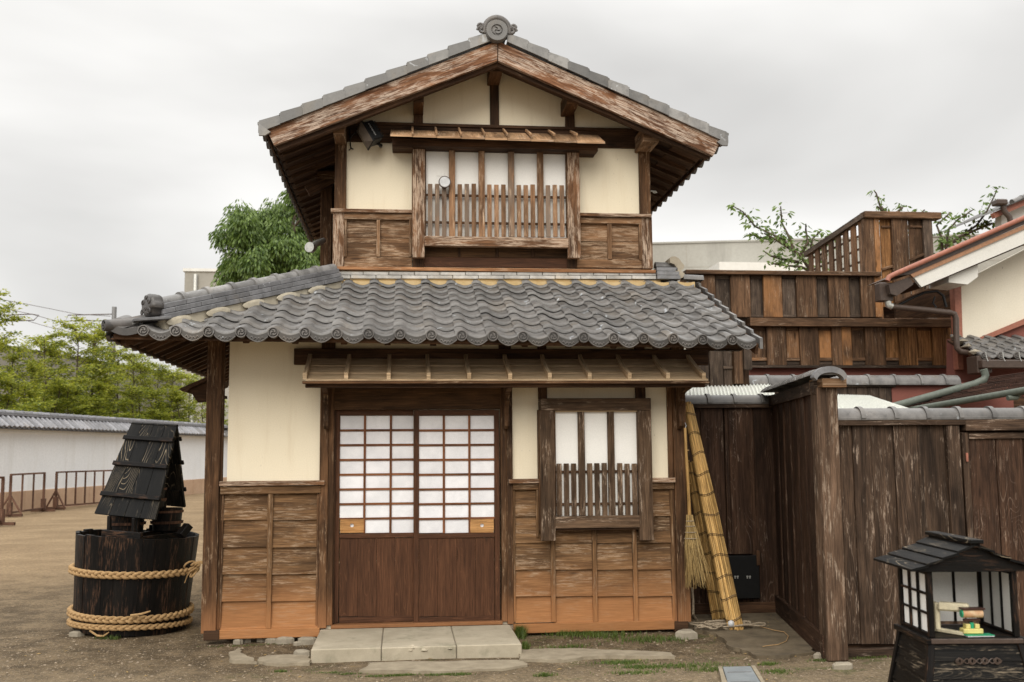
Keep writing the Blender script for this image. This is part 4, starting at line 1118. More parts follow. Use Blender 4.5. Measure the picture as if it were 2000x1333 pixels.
# ogre-less scroll end piece at the foot of the hip
fc = h0-hd_*.03+Vector((0, 0, .075)); fd = Vector((-.80, -.60, 0)).normalized(); fr_ = Vector((-fd.y, fd.x, 0))*-1
def FP(a, o, u_): return tuple(fc+fr_*a+fd*o+Vector((0, 0, u_)))
out = []
for k in range(40):
    a = 2*math.pi*k/40; rr = .098+.014*abs(math.sin(a*3.5))
    if a > math.pi*1.05 and a < math.pi*1.95: rr *= .86
    out.append((rr*math.cos(a)*1.05, rr*math.sin(a)*.95))
n = len(out)
for (o0, s0), (o1, s1) in (((-.05, .9), (-.03, 1.0)), ((-.03, 1.0), (.02, 1.0)), ((.02, 1.0), (.045, .86)), ((.045, .86), (.052, .6))):
    for k in range(n):
        l = (k+1) % n
        mb.face([FP(out[k][0]*s0, o0, out[k][1]*s0), FP(out[l][0]*s0, o0, out[l][1]*s0), FP(out[l][0]*s1, o1, out[l][1]*s1), FP(out[k][0]*s1, o1, out[k][1]*s1)], [(0, 0)]*4, 1)
mb.face([FP(p[0]*.6, .052, p[1]*.6) for p in out], [(0, 0)]*n, 1)
mb.face([FP(p[0]*.9, -.05, p[1]*.9) for p in out][::-1], [(0, 0)]*n, 1)
for cx, cz, r0, dr, tw in ((-.062, -.045, .030, 1, 3.6), (.062, -.045, .030, -1, 3.6), (-.055, .030, .026, 1, 3), (.055, .030, .026, -1, 3), (0, .065, .022, 1, 2.6), (0, -.02, .02, 1, 3)):
    pts = [FP(cx+dr*r0*(1-t*.8)*math.cos(t*tw*2), .050+.006*t, cz+r0*(1-t*.8)*math.sin(t*tw*2)) for t in [i/12 for i in range(13)]]
    mb.tube(pts, .007, 6, m=1)
mb.build('ridge_end_tile', [M['onit'], M['onit']], LR, smooth=50)
MB().bar(tuple(fc+Vector((-.12, -.10, -.125))), tuple(fc+Vector((.14, -.0, -.09))), .16, .022).build('flat_tile', M['noshid'], LR)
# short ridge at the right end of the skirt roof
zR = at(1300, 545, 1.0).z
for c in range(3):
    q = rect(1281, 524+c*8, 1322, 531.3+c*8, .97)
    MB().box(q[0], q[1]+.01*c, .93-.012*c, 1.13+.012*c, q[2], q[3], ch=.003).build('flat_tile', M['noshid'], LR)
mb = MB(); a = at(1318, 524, 1.03); b_ = at(1279, 523, 1.03); cap_into(mb, a, b_, .055, Vector((0, 0, 1))); mb.build('cap_tile', M['tile'], LR, smooth=40)
pl = lambda px, py, Y: (at(px, py, Y).x, at(px, py, Y).z)
rg = [pl(x, y, .95) for x, y in ((1307, 506), (1311, 502), (1318, 502), (1325, 506), (1331, 514), (1336, 520), (1334, 526), (1329, 530), (1336, 535), (1335, 542), (1327, 545), (1319, 541), (1318, 531), (1321, 524), (1316, 517), (1308, 514))]
MB().prism(rg, .93, 1.12).build('ridge_end_tile', M['stone'], LR, smooth=30)
mb = MB(); cap_into(mb, at(1372, 549, .97), at(1333, 547, .97), .055, Vector((0, 0, 1)), band=False); mb.build('cap_tile', M['tile'], LR, smooth=40)
# ================================================================== UPPER STOREY
UXL, UXR = at(653, 400, UY).x, at(1271, 400, UY).x
zb_ = at(900, 525, UY).z; 
pA = at(972, 120, UY); 
# wall body with gable
zl_, zr_ = at(655, 240, UY).z+.12, at(1270, 240, UY).z+.12
apx = at(968, 100, UY)
mb = MB(); mb.prism([(UXL+.02, zb_-.6), (UXR-.02, zb_-.6), (UXR-.02, at(1270, 262, UY).z), (apx.x, at(968, 92, .9).z-.02), (UXL+.02, at(655, 246, UY).z)], UY, UY+.12)
mb.build('wall', M['cream'], H)
MB().box(UXL, UXL+.1, UY+.12, 5.0, zb_-.6, at(655, 250, UY).z+.05, ch=0).build('wall', M['soffit'], H)
MB().box(UXR-.1, UXR, UY+.12, 5.0, zb_-.6, at(1270, 265, UY).z+.05, ch=0).build('wall', M['soffit'], H)
def G(nm, x0, y0, x1, y1, dy, th, mat, par=H, ch=.004, grain=None): return front(nm, x0, y0, x1, y1, UY+dy, th, M[mat], par, ch, grain)
G('post', 654, 240, 676.5, 409, -.05, .14, 'post'); G('post', 650, 414, 671.5, 524, -.055, .12, 'wpost')
G('post', 1249, 245, 1270, 419, -.05, .14, 'post'); G('post', 1253.5, 424, 1274.5, 525, -.055, .12, 'wpost')
G('beam', 676, 247, 1249, 283, -.03, .06, 'beam')
for a, b, yt in ((808, 826, 165), (957, 974.5, 100), (1104, 1122, 170)):
    G('strut', a, yt, b, 249, -.028, .05, 'beam', grain=2)
G('rail', 676, 244, 1249, 250, -.05, .05, 'beam')
G('ledge', 646, 408.5, 806, 415, -.09, .1, 'wpost'); G('ledge', 1133, 417, 1273, 423.5, -.09, .1, 'wpost')
G('rail', 672, 417, 805, 429, -.06, .07, 'sidingu'); G('rail', 1133, 425, 1253, 437, -.06, .07, 'sidingu')
G('frame_strip', 671.5, 429, 677, 502, -.056, .06, 'sidingu', grain=2); G('frame_strip', 799, 429, 804, 502, -.056, .06, 'sidingu', grain=2)
G('frame_strip', 1248.5, 437, 1253.5, 508, -.056, .06, 'sidingu', grain=2)
G('batten', 735, 429, 742.5, 502, -.052, .05, 'sidingu', grain=2); G('batten', 1187.5, 437, 1195, 507, -.052, .05, 'sidingu', grain=2)
def boards2(xs, ys):
    for i in range(len(xs)-1):
        for j in range(len(ys)-1):
            q = rect(xs[i], ys[j]+.8, xs[i+1], ys[j+1], UY-.012)
            MB().box(q[0], q[1], UY-.012-U(0, .006), UY+.01, q[2], q[3], ch=.003, grain=0).build('siding_board', M['sidingu'], H)
boards2([677, 736, 800], [429, 465, 502]); boards2([1134, 1188, 1249], [437, 472.5, 508])
G('bottom_board', 672, 502, 805, 522, -.04, .05, 'sidingu'); G('bottom_board', 1127, 507, 1254, 524, -.04, .05, 'sidingu')
G('bottom_board', 828, 503.5, 1108, 523, -.012, .03, 'door')
G('post', 806, 503, 828, 523, -.025, .05, 'beam', grain=2); G('post', 1108, 505, 1129, 524, -.025, .05, 'beam', grain=2)
G('recess_board', 826, 484, 1112, 504, -.003, .02, 'lintel')
for x in (894, 968, 1038): G('batten', x, 484, x+6, 503, -.012, .02, 'beam', grain=2)
G('base_sill', 658, 524, 1281, 530.5, -.06, .1, 'sill')
# upper lattice window
VY = UY-.16
f = frame_part(VY, .04)
w2 = f('lattice_window', 806, 281, 1133, 290, 'beam', H, t=.18)
f('stile', 806, 290, 829.5, 503, 'wpost', w2, dy=.0, t=.07, grain=2); f('stile', 1109, 291, 1133, 504, 'wpost', w2, dy=.0, t=.07, grain=2)
f('stile_trim', 829, 290, 832, 463, 'post', w2, dy=.02, t=.05, grain=2); f('stile_trim', 1106, 291, 1109.5, 464, 'post', w2, dy=.02, t=.05, grain=2)
f('bottom_rail', 829, 463, 1113, 482, 'wpost', w2, dy=.004, t=.07)
X0s = [831, 889, 947, 1005, 1062]; X1s = [877, 935, 993, 1050, 1107]
for i, (a, b) in enumerate(zip(X0s, X1s)):
    f('paper_pane', a-4, 289, b+4, 466, 'wpaper', w2, dy=.075, t=.008)
    if i < 4: f('mullion', b, 290, X0s[i+1], 463, 'slat', w2, dy=.02, t=.04, grain=2)
    for k in range(3):
        g_ = (b-a-3*8.7)/4
        x_ = a+g_*.95+k*(8.7+g_*1.02)
        f('slat', x_, 359+i*.7+U(-.8, .8), x_+8.7, 463, 'slat', w2, dy=.012, t=.014, ch=.0015, grain=2)
for y in (381, 434): f('cross_bar', 829, y, 1110, y+5, 'beam', w2, dy=.028, t=.014)
for x in (807, 1132):
    X = at(x, 400, VY).x
    MB().box(X-.012, X+.012, VY+.072, UY, at(x, 495, VY).z, at(x, 290, VY).z, ch=.002, grain=2).build('side_board', M['post'], w2)
f('paper_patch', 852, 334, 868, 344, 'wpaper', w2, dy=.070, t=.003)
# narrow shelf hood over the window
hz = f('window_hood', 766, 275, 1168, 289, 'beam', H, dy=-.10, t=.26)
f('hood_end', 766, 283.5, 807, 288, 'beam', hz, dy=-.09, t=.12); f('hood_end', 1132, 289, 1168, 295, 'beam', hz, dy=-.09, t=.12)
rng = [762, 806, 853, 900.5, 947, 991, 1037, 1083, 1127, 1182]
for i in range(9):
    ya = VY-.26; y0b = UY-.05
    xa_, xb_ = at(rng[i], 268, ya).x+.002, at(rng[i+1], 268, ya).x-.002
    ztop, zlip = at(900, 257, y0b).z, at(900, 268+ (rng[i]-900)*.012, ya).z
    xo = -.035*(i-3.4)/5
    mb = MB(); P8 = [(xa_, ya, zlip), (xb_, ya, zlip), (xb_, y0b, ztop), (xa_, y0b, ztop)]
    lo = [(p[0], p[1], p[2]-.018) for p in P8]; ou, ov = R_()*9, R_()*9
    U4 = [(ou, ov), (ou+.2, ov), (ou+.2, ov+.4), (ou, ov+.4)]
    U4 = [(v, u_) for u_, v in U4]
    mb.face(P8, U4); mb.face(lo[::-1], U4)
    for k in range(4):
        l = (k+1) % 4; mb.face([lo[k], lo[l], P8[l], P8[k]], [(ou, ov), (ou+.2, ov), (ou+.2, ov+.02), (ou, ov+.02)])
    mb.build('hood_board', M['otan'], hz)
for i, p in enumerate(rng[1:-1]):
    ya = VY-.27; x = at(p, 266, ya).x
    MB().bar((x, ya, at(p, 266, ya).z+.014), (x, UY-.05, at(900, 254, UY-.05).z+.012), .02, .026).build('hood_rib', M['otan'], hz)
# gable roof
RY = .45
A = at(972, 78, RY); EL = at(511, 249, RY); ER = at(1417, 270, RY)
sL = (A.z-EL.z)/(A.x-EL.x); sR = (A.z-ER.z)/(ER.x-A.x)
YE = 5.4
def zu(x): return A.z-(A.x-x)*sL if x < A.x else A.z-(x-A.x)*sR
mb = MB()
for (xe, s_) in ((EL.x, 1), (ER.x, -1)):
    xe_ = xe+.05*s_
    for o_, flip in ((0.0, False), (-.035, True)):
        q_ = [(xe_, RY+.05, zu(xe_)+o_), (A.x, RY+.05, A.z+o_), (A.x, YE, A.z+o_), (xe_, YE, zu(xe_)+o_)]
        if s_ > 0: q_ = q_[::-1]
        if not flip: pass
        mb.face(q_ if not flip else q_[::-1], [(p[0], p[1]) for p in q_])
    mb.face([(xe_, RY+.05, zu(xe_)), (xe_, YE, zu(xe_)), (xe_, YE, zu(xe_)-.035), (xe_, RY+.05, zu(xe_)-.035)], [(0, 0), (5, 0), (5, .03), (0, .03)])
UR = mb.build('roof', M['soffit'], H); UR['label'] = 'upper gable roof with stepped grey verge tiles and weathered barge boards'
pl = lambda px, py, Y=RY: (at(px, py, Y).x, at(px, py, Y).z)
MB().prism([pl(971.4, 81), pl(971.4, 118.5), pl(535, 284), pl(521, 253)], RY, RY+.05, grain=(1, .385)).build('barge_board', M['worn'], UR)
MB().prism([pl(973.2, 81), pl(973.2, 118.5), pl(1393, 305), pl(1408, 274)], RY, RY+.05, grain=(1, -.44)).build('barge_board', M['worn'], UR)
MB().prism([pl(972, 116), pl(972, 126), pl(545, 290), pl(538, 284)], RY+.06, RY+.12, grain=(1, .385)).build('barge_backing', M['beam'], UR)
MB().prism([pl(972, 116), pl(972, 126), pl(1385, 307), pl(1392, 303)], RY+.06, RY+.12, grain=(1, -.44)).build('barge_backing', M['beam'], UR)
# boards and rafters under the eaves
for s_, xe, xw in ((1, EL.x, UXL), (-1, ER.x, UXR)):
    k = 0; y = RY+.22
    while y < YE:
        xi = xw+.0*s_ if y > UY else A.x
        a = Vector((xe+.10*s_, y, zu(xe+.10*s_)-.062)); b = Vector((xw, y, zu(xw)-.062))
        if y < UY: b = Vector((A.x-.1*s_, y, zu(A.x-.1*s_)-.062))
        MB().bar(a, b, .045, .05).build('rafter', M['soffit'], UR)
        # soffit boards between rafters
        x0 = xe+.06*s_
        while (xw-x0)*s_ > .05:
            x1 = x0+.30*s_
            if (xw-x1)*s_ < 0: x1 = xw
            MB().bar((x0+.004*s_, y+.14, zu(x0)-.043), (x1-.004*s_, y+.14, zu(x1)-.043), .225, .012+U(0, .006), ch=.002).build('soffit_board', M['soffit'], UR)
            x0 = x1
        y += .28
    xf = xe+.03*s_
    MB().bar((xf, RY+.06, zu(xf)-.035), (xf, YE, zu(xf)-.035), .02, .05).build('eave_board', M['soffit'], UR)
# purlins reaching out to the barge boards
def purlin(x0, y0, x1, y1, Ya, Yb=UY, par=UR, mat='wpost'):
    q = rect(x0, y0, x1, y1, Ya)
    MB().box(q[0], q[1], Ya, Yb, q[2], q[3], ch=.006, grain=1).build('purlin_end', M[mat], par)
purlin(650.5, 237, 673, 262, .62, mat='plate' if False else 'sidingu')
purlin(1256, 247, 1287, 278, .62, mat='sidingu')
purlin(1107, 174, 1131, 203, .60, mat='post')
purlin(808, 172, 828, 200, .60, mat='post')
purlin(958, 116, 982, 140, .60, mat='post')
for x0, x1, yy in ((654, 676, 275), (1250, 1272, 290)):
    q = rect(x0, 245, x1, yy, UY-.06); MB().box(q[0], q[1], UY-.2, UY-.051, q[2], q[3], ch=.01, grain=1).build('corbel', M['post'], UR)
# verge tiles
def verge(n, P0, P1, sgn, mat):
    for k in range(n):
        a, b = P0.lerp(P1, k/n), P0.lerp(P1, (k+1)/n)
        Yf = RY-.03-.006*(k % 2)
        dz = (b.z-a.z); e = .012
        mb = MB()
        mb.prism([(a.x-.012*sgn, a.z-.058), (b.x-.004*sgn, b.z-.058), (b.x-.004*sgn, b.z+.012), (b.x-.03*sgn, b.z+.018), (a.x+.01*sgn, a.z+.046), (a.x-.012*sgn, a.z+.042)], Yf, Yf+.022, grain=(1, .4*sgn))
        # top leaf with a low roll
        pts = [(a.x-.02*sgn, a.z+.040), (b.x-.02*sgn, b.z+.026), (b.x-.02*sgn, b.z+.006), (a.x-.02*sgn, a.z+.020)]
        mb.prism(pts, Yf+.004, Yf+.30)
        pts = [(a.x-.014*sgn, a.z+.070), (b.x-.014*sgn, b.z+.048), (b.x-.014*sgn, b.z+.030), (a.x-.014*sgn, a.z+.040)]
        mb.prism(pts, Yf+.05, Yf+.17)
        mb.build('verge_tile', M['tilev'], UR)
vl0 = at(507, 247, RY-.03); vr0 = at(1420, 268, RY-.03); vA = at(958, 69, RY-.03); vB = at(990, 70, RY-.03)
verge(11, vl0, vA, 1, 0); verge(11, vr0, vB, -1, 0)
# drop piece at the lower ends
for P0, sg in ((vl0, 1), (vr0, -1)):
    MB().prism([(P0.x-.012*sg, P0.z+.03), (P0.x-.006*sg, P0.z-.085), (P0.x+.05*sg, P0.z-.085), (P0.x+.10*sg, P0.z-.05)], RY-.032, RY-.005).build('verge_tile', M['tilev'], UR)
# eave tiles of both slopes and the field of tiles above
def mk(sl_):
    mb = MB(); eave_into(mb, TW, DY, sl_); t = mb.build('eave_tile', mats2, None, smooth=50, org=(0, 0, 0)); d = t.data; bpy.data.objects.remove(t); return d
UE = mk(sL)
rest = MB()
for k in range(20):
    y = RY+.20+k*TW
    link(UE, 'eave_tile', UR, (EL.x-.0, y+.15, zu(EL.x)-.01), rot=(0, 0, -math.pi/2))
    link(UE, 'eave_tile', UR, (ER.x+.0, y, zu(ER.x)-.01), rot=(0, 0, math.pi/2))
    for r in range(1, 11):
        x = EL.x+r*DY
        T = (lambda X, Y_, Z: (lambda p: (X+p[1], Y_-p[0], Z+p[2])))(x, y+.15, zu(x)-.012)
        if x < A.x-.15: tile_into(rest, TW, DY, sL, T, xs=[-.056, -.03, 0, .03, .06, .12, TW-.05])
        x = ER.x-r*DY
        T = (lambda X, Y_, Z: (lambda p: (X-p[1], Y_+p[0], Z+p[2])))(x, y, zu(x)-.012)
        if x > A.x+.15: tile_into(rest, TW, DY, sR, T, xs=[-.056, -.03, 0, .03, .06, .12, TW-.05])
rest.build('roof_tile', M['tile'], UR, smooth=50)['kind'] = 'stuff'
# ridge with end ornament
cR = at(970.5, 60, RY-.08)
for c in range(2):
    MB().box(cR.x-.10+.01*c, cR.x+.10-.01*c, RY+.05, YE, A.z+.04+c*.04, A.z+.075+c*.04, ch=.003).build('flat_tile', M['noshid'], UR)
for k in range(16):
    mb = MB(); cap_into(mb, Vector((cR.x, RY+.0+k*.3, A.z+.10)), Vector((cR.x, RY+.3+k*.3, A.z+.10)), .06, Vector((0, 0, 1))); mb.build('cap_tile', M['tile'], UR, smooth=40)
mb = MB()
r_ = .066
disc_into(mb, cR, .070, m=0)
# broad pale rim around the crest
n = 28
def rr_(r, y): return [(cR.x+r*math.cos(2*math.pi*k/n), y, cR.z+r*math.sin(2*math.pi*k/n)) for k in range(n)]
R1, R2, R3 = rr_(.066, cR.y-.016), rr_(.100, cR.y-.016), rr_(.104, cR.y-.008); R4 = rr_(.104, cR.y+.06)
for a_, b_ in ((R1, R2), (R2, R3), (R3, R4)):
    for k in range(n):
        l = (k+1) % n; mb.face([a_[k], a_[l], b_[l], b_[k]], [(0, 0)]*4, 1)
# scroll crown behind the disc
cx, cz = at(970.5, 48, RY-.02).x, at(970.5, 50, RY-.02).z
for sgn in (-1, 1):
    pts = [];
    for i in range(20):
        t = i/19; a = math.pi/2-sgn*(t*2.0); pts.append((cx+.108*math.cos(a)*(1+.12*t), RY-.02, cz-.04+.110*math.sin(a)*(1+.0*t)))
    mb.tube(pts, [.034-.0005*i for i in range(20)], 10, m=2)
    for (qx, qz, r0) in ((.145, -.055, .042), (.155, -.02, .028)):
        pts = [(cx+sgn*(qx+r0*(1-t*.75)*math.cos(t*8)), RY-.03, cz+qz+r0*(1-t*.75)*math.sin(t*8)) for t in [i/16 for i in range(17)]]
        mb.tube(pts, .015, 6, m=2)
mb.lathe([(0, -.03), (.12, -.03), (.13, 0), (.12, .03), (0, .03)], 24, (cx, RY+.0, cz-.04), Matrix.Rotation(math.pi/2, 3, 'X'), m=2)
mb.build('ridge_end_tile', [M['tilev'], M['tilev'], M['tiled']], UR, smooth=45)
# side structure behind the left corner: post, brace and tie beam
q = rect(626, 350, 648, 515, 2.3); MB().box(q[0], q[1], 2.3, 2.42, q[2]-.2, q[3], ch=.004).build('post', M['post'], H)
a, b = at(560, 362, 2.0), at(655, 322, 2.0)
MB().bar((EL.x+.25, 2.25, a.z-.0), (UXL+.05, 2.25, b.z), .08, .12).build('beam', M['soffit'], H)
q = rect(620, 336, 655, 352, 2.25); MB().box(q[0], q[1], 2.2, 2.4, q[2], q[3], ch=.004, grain=0).build('beam', M['post'], H)
q = rect(640, 352, 655, 520, 2.45); MB().box(q[0]-.05, q[1], 2.45, 2.5, q[2], q[3], ch=0).build('siding_board', M['soffit'], H)
# ------------------------------------------------------------------ things fixed to the front
fl = thing('floodlight', 'black and bronze floodlight tilted down under the left eave of the gable', 'floodlight', at(724, 262, UY-.15))
c = at(722, 262, UY-.22)
l_ = Vector((.50, -.10, -.86)).normalized(); f_ = Vector((-.80, -.42, -.30)); f_ = (f_-l_*f_.dot(l_)).normalized(); n_ = l_.cross(f_).normalized()
if n_.y > 0: n_ = -n_
Rm = Matrix(((l_.x, -f_.x, n_.x, 0), (l_.y, -f_.y, n_.y, 0), (l_.z, -f_.z, n_.z, 0), (0, 0, 0, 1))); Rm = Matrix.Translation(c) @ Rm
mb = MB(); mb.box(-.105, .105, -.045, .075, -.07, .07, ch=.012, M=Rm)
for k in range(7): mb.box(-.09+k*.027, -.082+k*.027, .07, .10, -.055, .055, ch=.002, M=Rm)
mb.build('lamp_body', M['blackm'], fl)
mb = MB(); mb.box(-.122, .122, -.062, -.045, -.086, .086, ch=.006, M=Rm); mb.build('bezel', M['blackm'], fl)
mb = MB(); v4 = [Rm @ Vector(p) for p in ((-.112, -.0625, -.078), (.112, -.0625, -.078), (.112, -.0625, .078), (-.112, -.0625, .078))]; tip = [Rm @ Vector(p) for p in ((-.06, -.095, 0), (.06, -.095, 0))]
mb.face([v4[0], v4[1], tip[1], tip[0]], [(0, 0)]*4); mb.face([v4[2], v4[3], tip[0], tip[1]], [(0, 0)]*4); mb.face([v4[1], v4[2], tip[1]], [(0, 0)]*3); mb.face([v4[3], v4[0], tip[0]], [(0, 0)]*3)
mb.build('front_cover', M['bronze'], fl, weld=True)
mb = MB()
for k in range(8): mb.box(-.075+k*.018, -.075+k*.018+.012, -.004+.004*(k % 2), .010, .0705, .0725, ch=0, M=Rm)
mb.build('pale_marking', M['silver'], fl)
mb = MB(); mb.tube([Rm @ Vector((.10, .04, -.03)), Rm @ Vector((.125, .08, -.05)), c+Vector((.10, .2, -.06))], .016, 8); mb.build('bracket', M['blackm'], fl)
mb = MB(); pts = [at(x, y, Y_) for x, y, Y_ in ((702, 256, UY-.14), (690, 262, UY-.10), (684, 272, UY-.06), (684, 284, UY-.03), (686, 290, UY-.03), (690, 292, UY-.03))]
mb.tube(pts, .006, 6); pts = [at(x, y, UY-.03) for x, y in ((684, 250), (683, 262), (684, 276), (685, 291), (681, 294))]
mb.tube(pts, .006, 6); mb.build('cable', M['blackm'], fl)
hk = thing('metal_hook', 'small pale metal hook on the right edge of the upper wall', 'hook', at(1272, 374, UY+.2))
MB().tube([at(x, y, UY+.2) for x, y in ((1268, 373), (1276, 374), (1281, 374), (1283, 376), (1279, 377.5), (1275, 376))], .006, 6).build('hook_wire', M['silver'], hk)
dp = thing('round_dish', 'small round white dish on a bracket in front of the leftmost upper window pane', 'dish', at(869, 367, VY-.02))
c = at(868.5, 356, VY-.03)
MB().lathe([(0, -.004), (.05, -.004), (.056, .0), (.056, .012), (0, .012)], 28, c, Matrix.Rotation(math.pi/2, 3, 'X')).build('dish', M['globe'], dp, smooth=30)
MB().lathe([(.050, .013), (.058, .013), (.060, .004), (.060, -.004), (.054, -.006)], 28, c, Matrix.Rotation(math.pi/2, 3, 'X')).build('rim', M['gutter'], dp, smooth=30)
MB().tube([c+Vector((0, .01, -.02)), c+Vector((0, .05, -.06))], .006, 6).build('stem', M['gutter'], dp)
cc = thing('camera_tube', 'short silver tube lamp poking out behind the left corner of the upper storey', 'lamp', at(612, 490, 2.0))
MB().tube([at(604, 483, 1.9), at(609, 485, 1.95), at(616, 477, 2.0), at(632, 470, 2.2)], [.055, .05, .035, .03], 14).build('tube_body', M['silver'], cc, smooth=40)
# ================================================================== LEFT: WALL, BARRIERS, TREES BEHIND
def frame2(A_, B_):
    A_, B_ = Vector((A_[0], A_[1], 0)), Vector((B_[0], B_[1], 0))
    u = (B_-A_).normalized(); v = Vector((-u.y, u.x, 0))
    return A_, u, v, (B_-A_).length
gA, gB = gat(0, 1003), gat(404, 962)
A0, u_, v_, LW = frame2(gA, gB)
if v_.y < 0: v_ = -v_
A0 = A0-u_*1.6; LW += 22
WT = (A0+v_*.2)
MW = Matrix(((u_.x, v_.x, 0, A0.x), (u_.y, v_.y, 0, A0.y), (0, 0, 1, 0), (0, 0, 0, 1)))
zc = at(0, 838, gA.y).z; zt = at(0, 804, gA.y).z
ww = thing('courtyard_wall', 'long white plastered wall with grey tiled coping and pink stone base across the yard', 'wall', A0+u_*LW/2)
MB().box(0, LW, 0, .35, 0.45, zc, ch=0, M=MW).build('plaster', M['white'], ww)
MB().box(0, LW, -.03, .38, zc-.10, zc-.0, ch=0.01, M=MW).build('moulding', M['white'], ww)
x = 0; k = 0
while x < 17:
    MB().box(x+.006, x+.88, -.05-U(0, .012), .3, -.05, .56, ch=.012, M=MW).build('base_stone', M['pinkstone'], ww); x += .886
MB().box(x, LW, -.05, .3, -.05, .56, ch=.012, M=MW).build('base_stone', M['pinkstone'], ww)
mb = MB(); mb.prism([(-(-.30), zc+.0), (-.175, zt-.08), (-.65, zc)], 0, LW, axis='x')
mb.v = [tuple(MW @ Vector(v)) for v in mb.v]; mb.build('coping_slope', M['tilegap'], ww)
p0, p1 = Vector((0, -.30, zc+.045)), Vector((0, .15, zt-.06))
mb = MB(); mb.bar(p0, p1, .15, .03, ch=.004)
n = 8
dd = (p1-p0).normalized(); up2 = dd.cross(Vector((1, 0, 0))).normalized()
if up2.z < 0: up2 = -up2
cap_into(mb, p0-dd*.01+up2*.005, p1, .058, up2, band=False, n=8)
mb.v = [tuple(Matrix(((u_.x, v_.x, 0), (u_.y, v_.y, 0), (0, 0, 1))) @ Vector(v)) for v in mb.v]
t = mb.build('coping_tile', M['tilewall'], None, org=(0, 0, 0), smooth=45); CT = t.data; bpy.data.objects.remove(t)
for k in range(int(17/.24)):
    link(CT, 'coping_tile', ww, A0+u_*(.1+k*.24))
mb = MB(); 
for zz_, w_ in ((zt-.10, .34), (zt-.055, .28)): mb.box(0, LW, .175-w_/2, .175+w_/2, zz_, zz_+.04, ch=.005, M=MW)
mb.build('ridge_course', M['tilewall'], ww)
for k in range(40):
    mb = MB(); a = A0+u_*(k*.45)+v_*.175+Vector((0, 0, zt-.02)); cap_into(mb, a, a+u_*.44, .075, Vector((0, 0, 1)), n=8, bw=.04); mb.build('ridge_tile', M['tilewall'], ww, smooth=45)
# barriers in front of it
def barrier(a, b, n, label, h=1.06, legs=(0,)):
    a, b = Vector(a), Vector(b); a.z = b.z = 0
    t = thing('barrier', label, 'barrier', (a+b)/2, 'brown barriers along the white wall')
    d = (b-a); dn = d.normalized(); s_ = Vector((-dn.y, dn.x, 0))
    MB().bar(a+Vector((0, 0, h)), b+Vector((0, 0, h)), .05, .045, ext=.02).build('rail', M['rust'], t)
    MB().bar(a+Vector((0, 0, .10)), b+Vector((0, 0, .10)), .05, .045, ext=.02).build('rail', M['rust'], t)
    for k in range(n):
        p = a+d*(k/(n-1)); w = .055 if k in (0, n-1) else .04
        MB().bar(p+Vector((0, 0, .0 if k in (0, n-1) else .12)), p+Vector((0, 0, h-.02)), w, w, up=s_).build('upright', M['rust'], t)
    for k in (0, n-1):
        p = a+d*(k/(n-1))
        MB().bar(p-s_*.32+Vector((0, 0, .04)), p+s_*.32+Vector((0, 0, .04)), .06, .07).build('foot', M['rust'], t)
        mb = MB(); mb.bar(p+Vector((0, 0, .05)), p+Vector((0, 0, .36)), .11, .11, up=s_); mb.build('post_block', M['rust'], t)
        if k in legs:
            for sg in (-1, 1): MB().bar(p+s_*.30*sg+Vector((0, 0, .06)), p+Vector((0, 0, .55)), .04, .04, up=dn).build('brace', M['rust'], t)
barrier(gat(108, 996), gat(250, 984), 9, 'right brown wooden barrier with upright bars by the white wall, beside the barrel')
barrier(gat(18, 1010), gat(84, 1000), 4, 'middle brown barrier of upright bars by the white wall at the left edge')
barrier(gat(-70, 1036), gat(2, 1027), 4, 'nearest brown barrier cut off by the left edge of the picture')
# ------------------------------------------------------------------ black barrel
bf = gat(243, 1243); BR0, BR1 = .48, .528
bc = Vector((at(255, 1200, bf.y+BR0).x, bf.y+BR0, 0))
zrim = at(265, 1043, bc.y-.1).z-.0
bz = zrim
tiltM = Matrix.Translation(bc) @ Matrix.Rotation(math.radians(3.2), 4, 'Y')
bt = thing('rain_barrel', 'big black wooden barrel of upright staves bound with braided straw ropes', 'barrel', bc)
NS = 30
for k in range(NS):
    a = 2*math.pi*(k+.5)/NS; da = math.pi/NS*.985; mb = MB(); th = .03; top = bz+U(-.012, .006); j = U(-.003, .003)
    def ring(z, r): return [Vector((r*math.cos(a+s*da), r*math.sin(a+s*da), z)) for s in (-1, -.33, .33, 1)]
    def R(z): return BR0+(BR1-BR0)*(z/bz)+j
    zs = [0, bz*.5, top]
    ou = R_()*20
    for i in range(2):
        o0, o1 = ring(zs[i], R(zs[i])), ring(zs[i+1], R(zs[i+1])); i0, i1 = ring(zs[i], R(zs[i])-th), ring(zs[i+1], R(zs[i+1])-th)
        for q_ in range(3):
            mb.face([o0[q_], o0[q_+1], o1[q_+1], o1[q_]], [(ou+zs[i], q_*.04), (ou+zs[i], q_*.04+.04), (ou+zs[i+1], q_*.04+.04), (ou+zs[i+1], q_*.04)])
            mb.face([i0[q_+1], i0[q_], i1[q_], i1[q_+1]], [(ou+zs[i], q_*.04+.04), (ou+zs[i], q_*.04), (ou+zs[i+1], q_*.04), (ou+zs[i+1], q_*.04+.04)])
        mb.face([o0[3], i0[3], i1[3], o1[3]], [(ou, 0)]*4); mb.face([i0[0], o0[0], o1[0], i1[0]], [(ou, 0)]*4)
    t_ = ring(top, R(top)); t2 = ring(top, R(top)-th)
    mb.face([t_[0], t_[1], t_[2], t_[3], t2[3], t2[2], t2[1], t2[0]], [(ou, 0)]*8)
    mb.v = [tuple(tiltM @ Vector(v)) for v in mb.v]
    mb.build('stave', M['blackp'], bt)
mb = MB(); mb.lathe([(0, bz-.16), (BR1-.04, bz-.16), (BR1-.04, bz-.19), (0, bz-.19)], 32, (0, 0, 0), m=0); mb.v = [tuple(tiltM @ Vector(v)) for v in mb.v]
mb.build('barrel_lid', M['blackp'], bt)
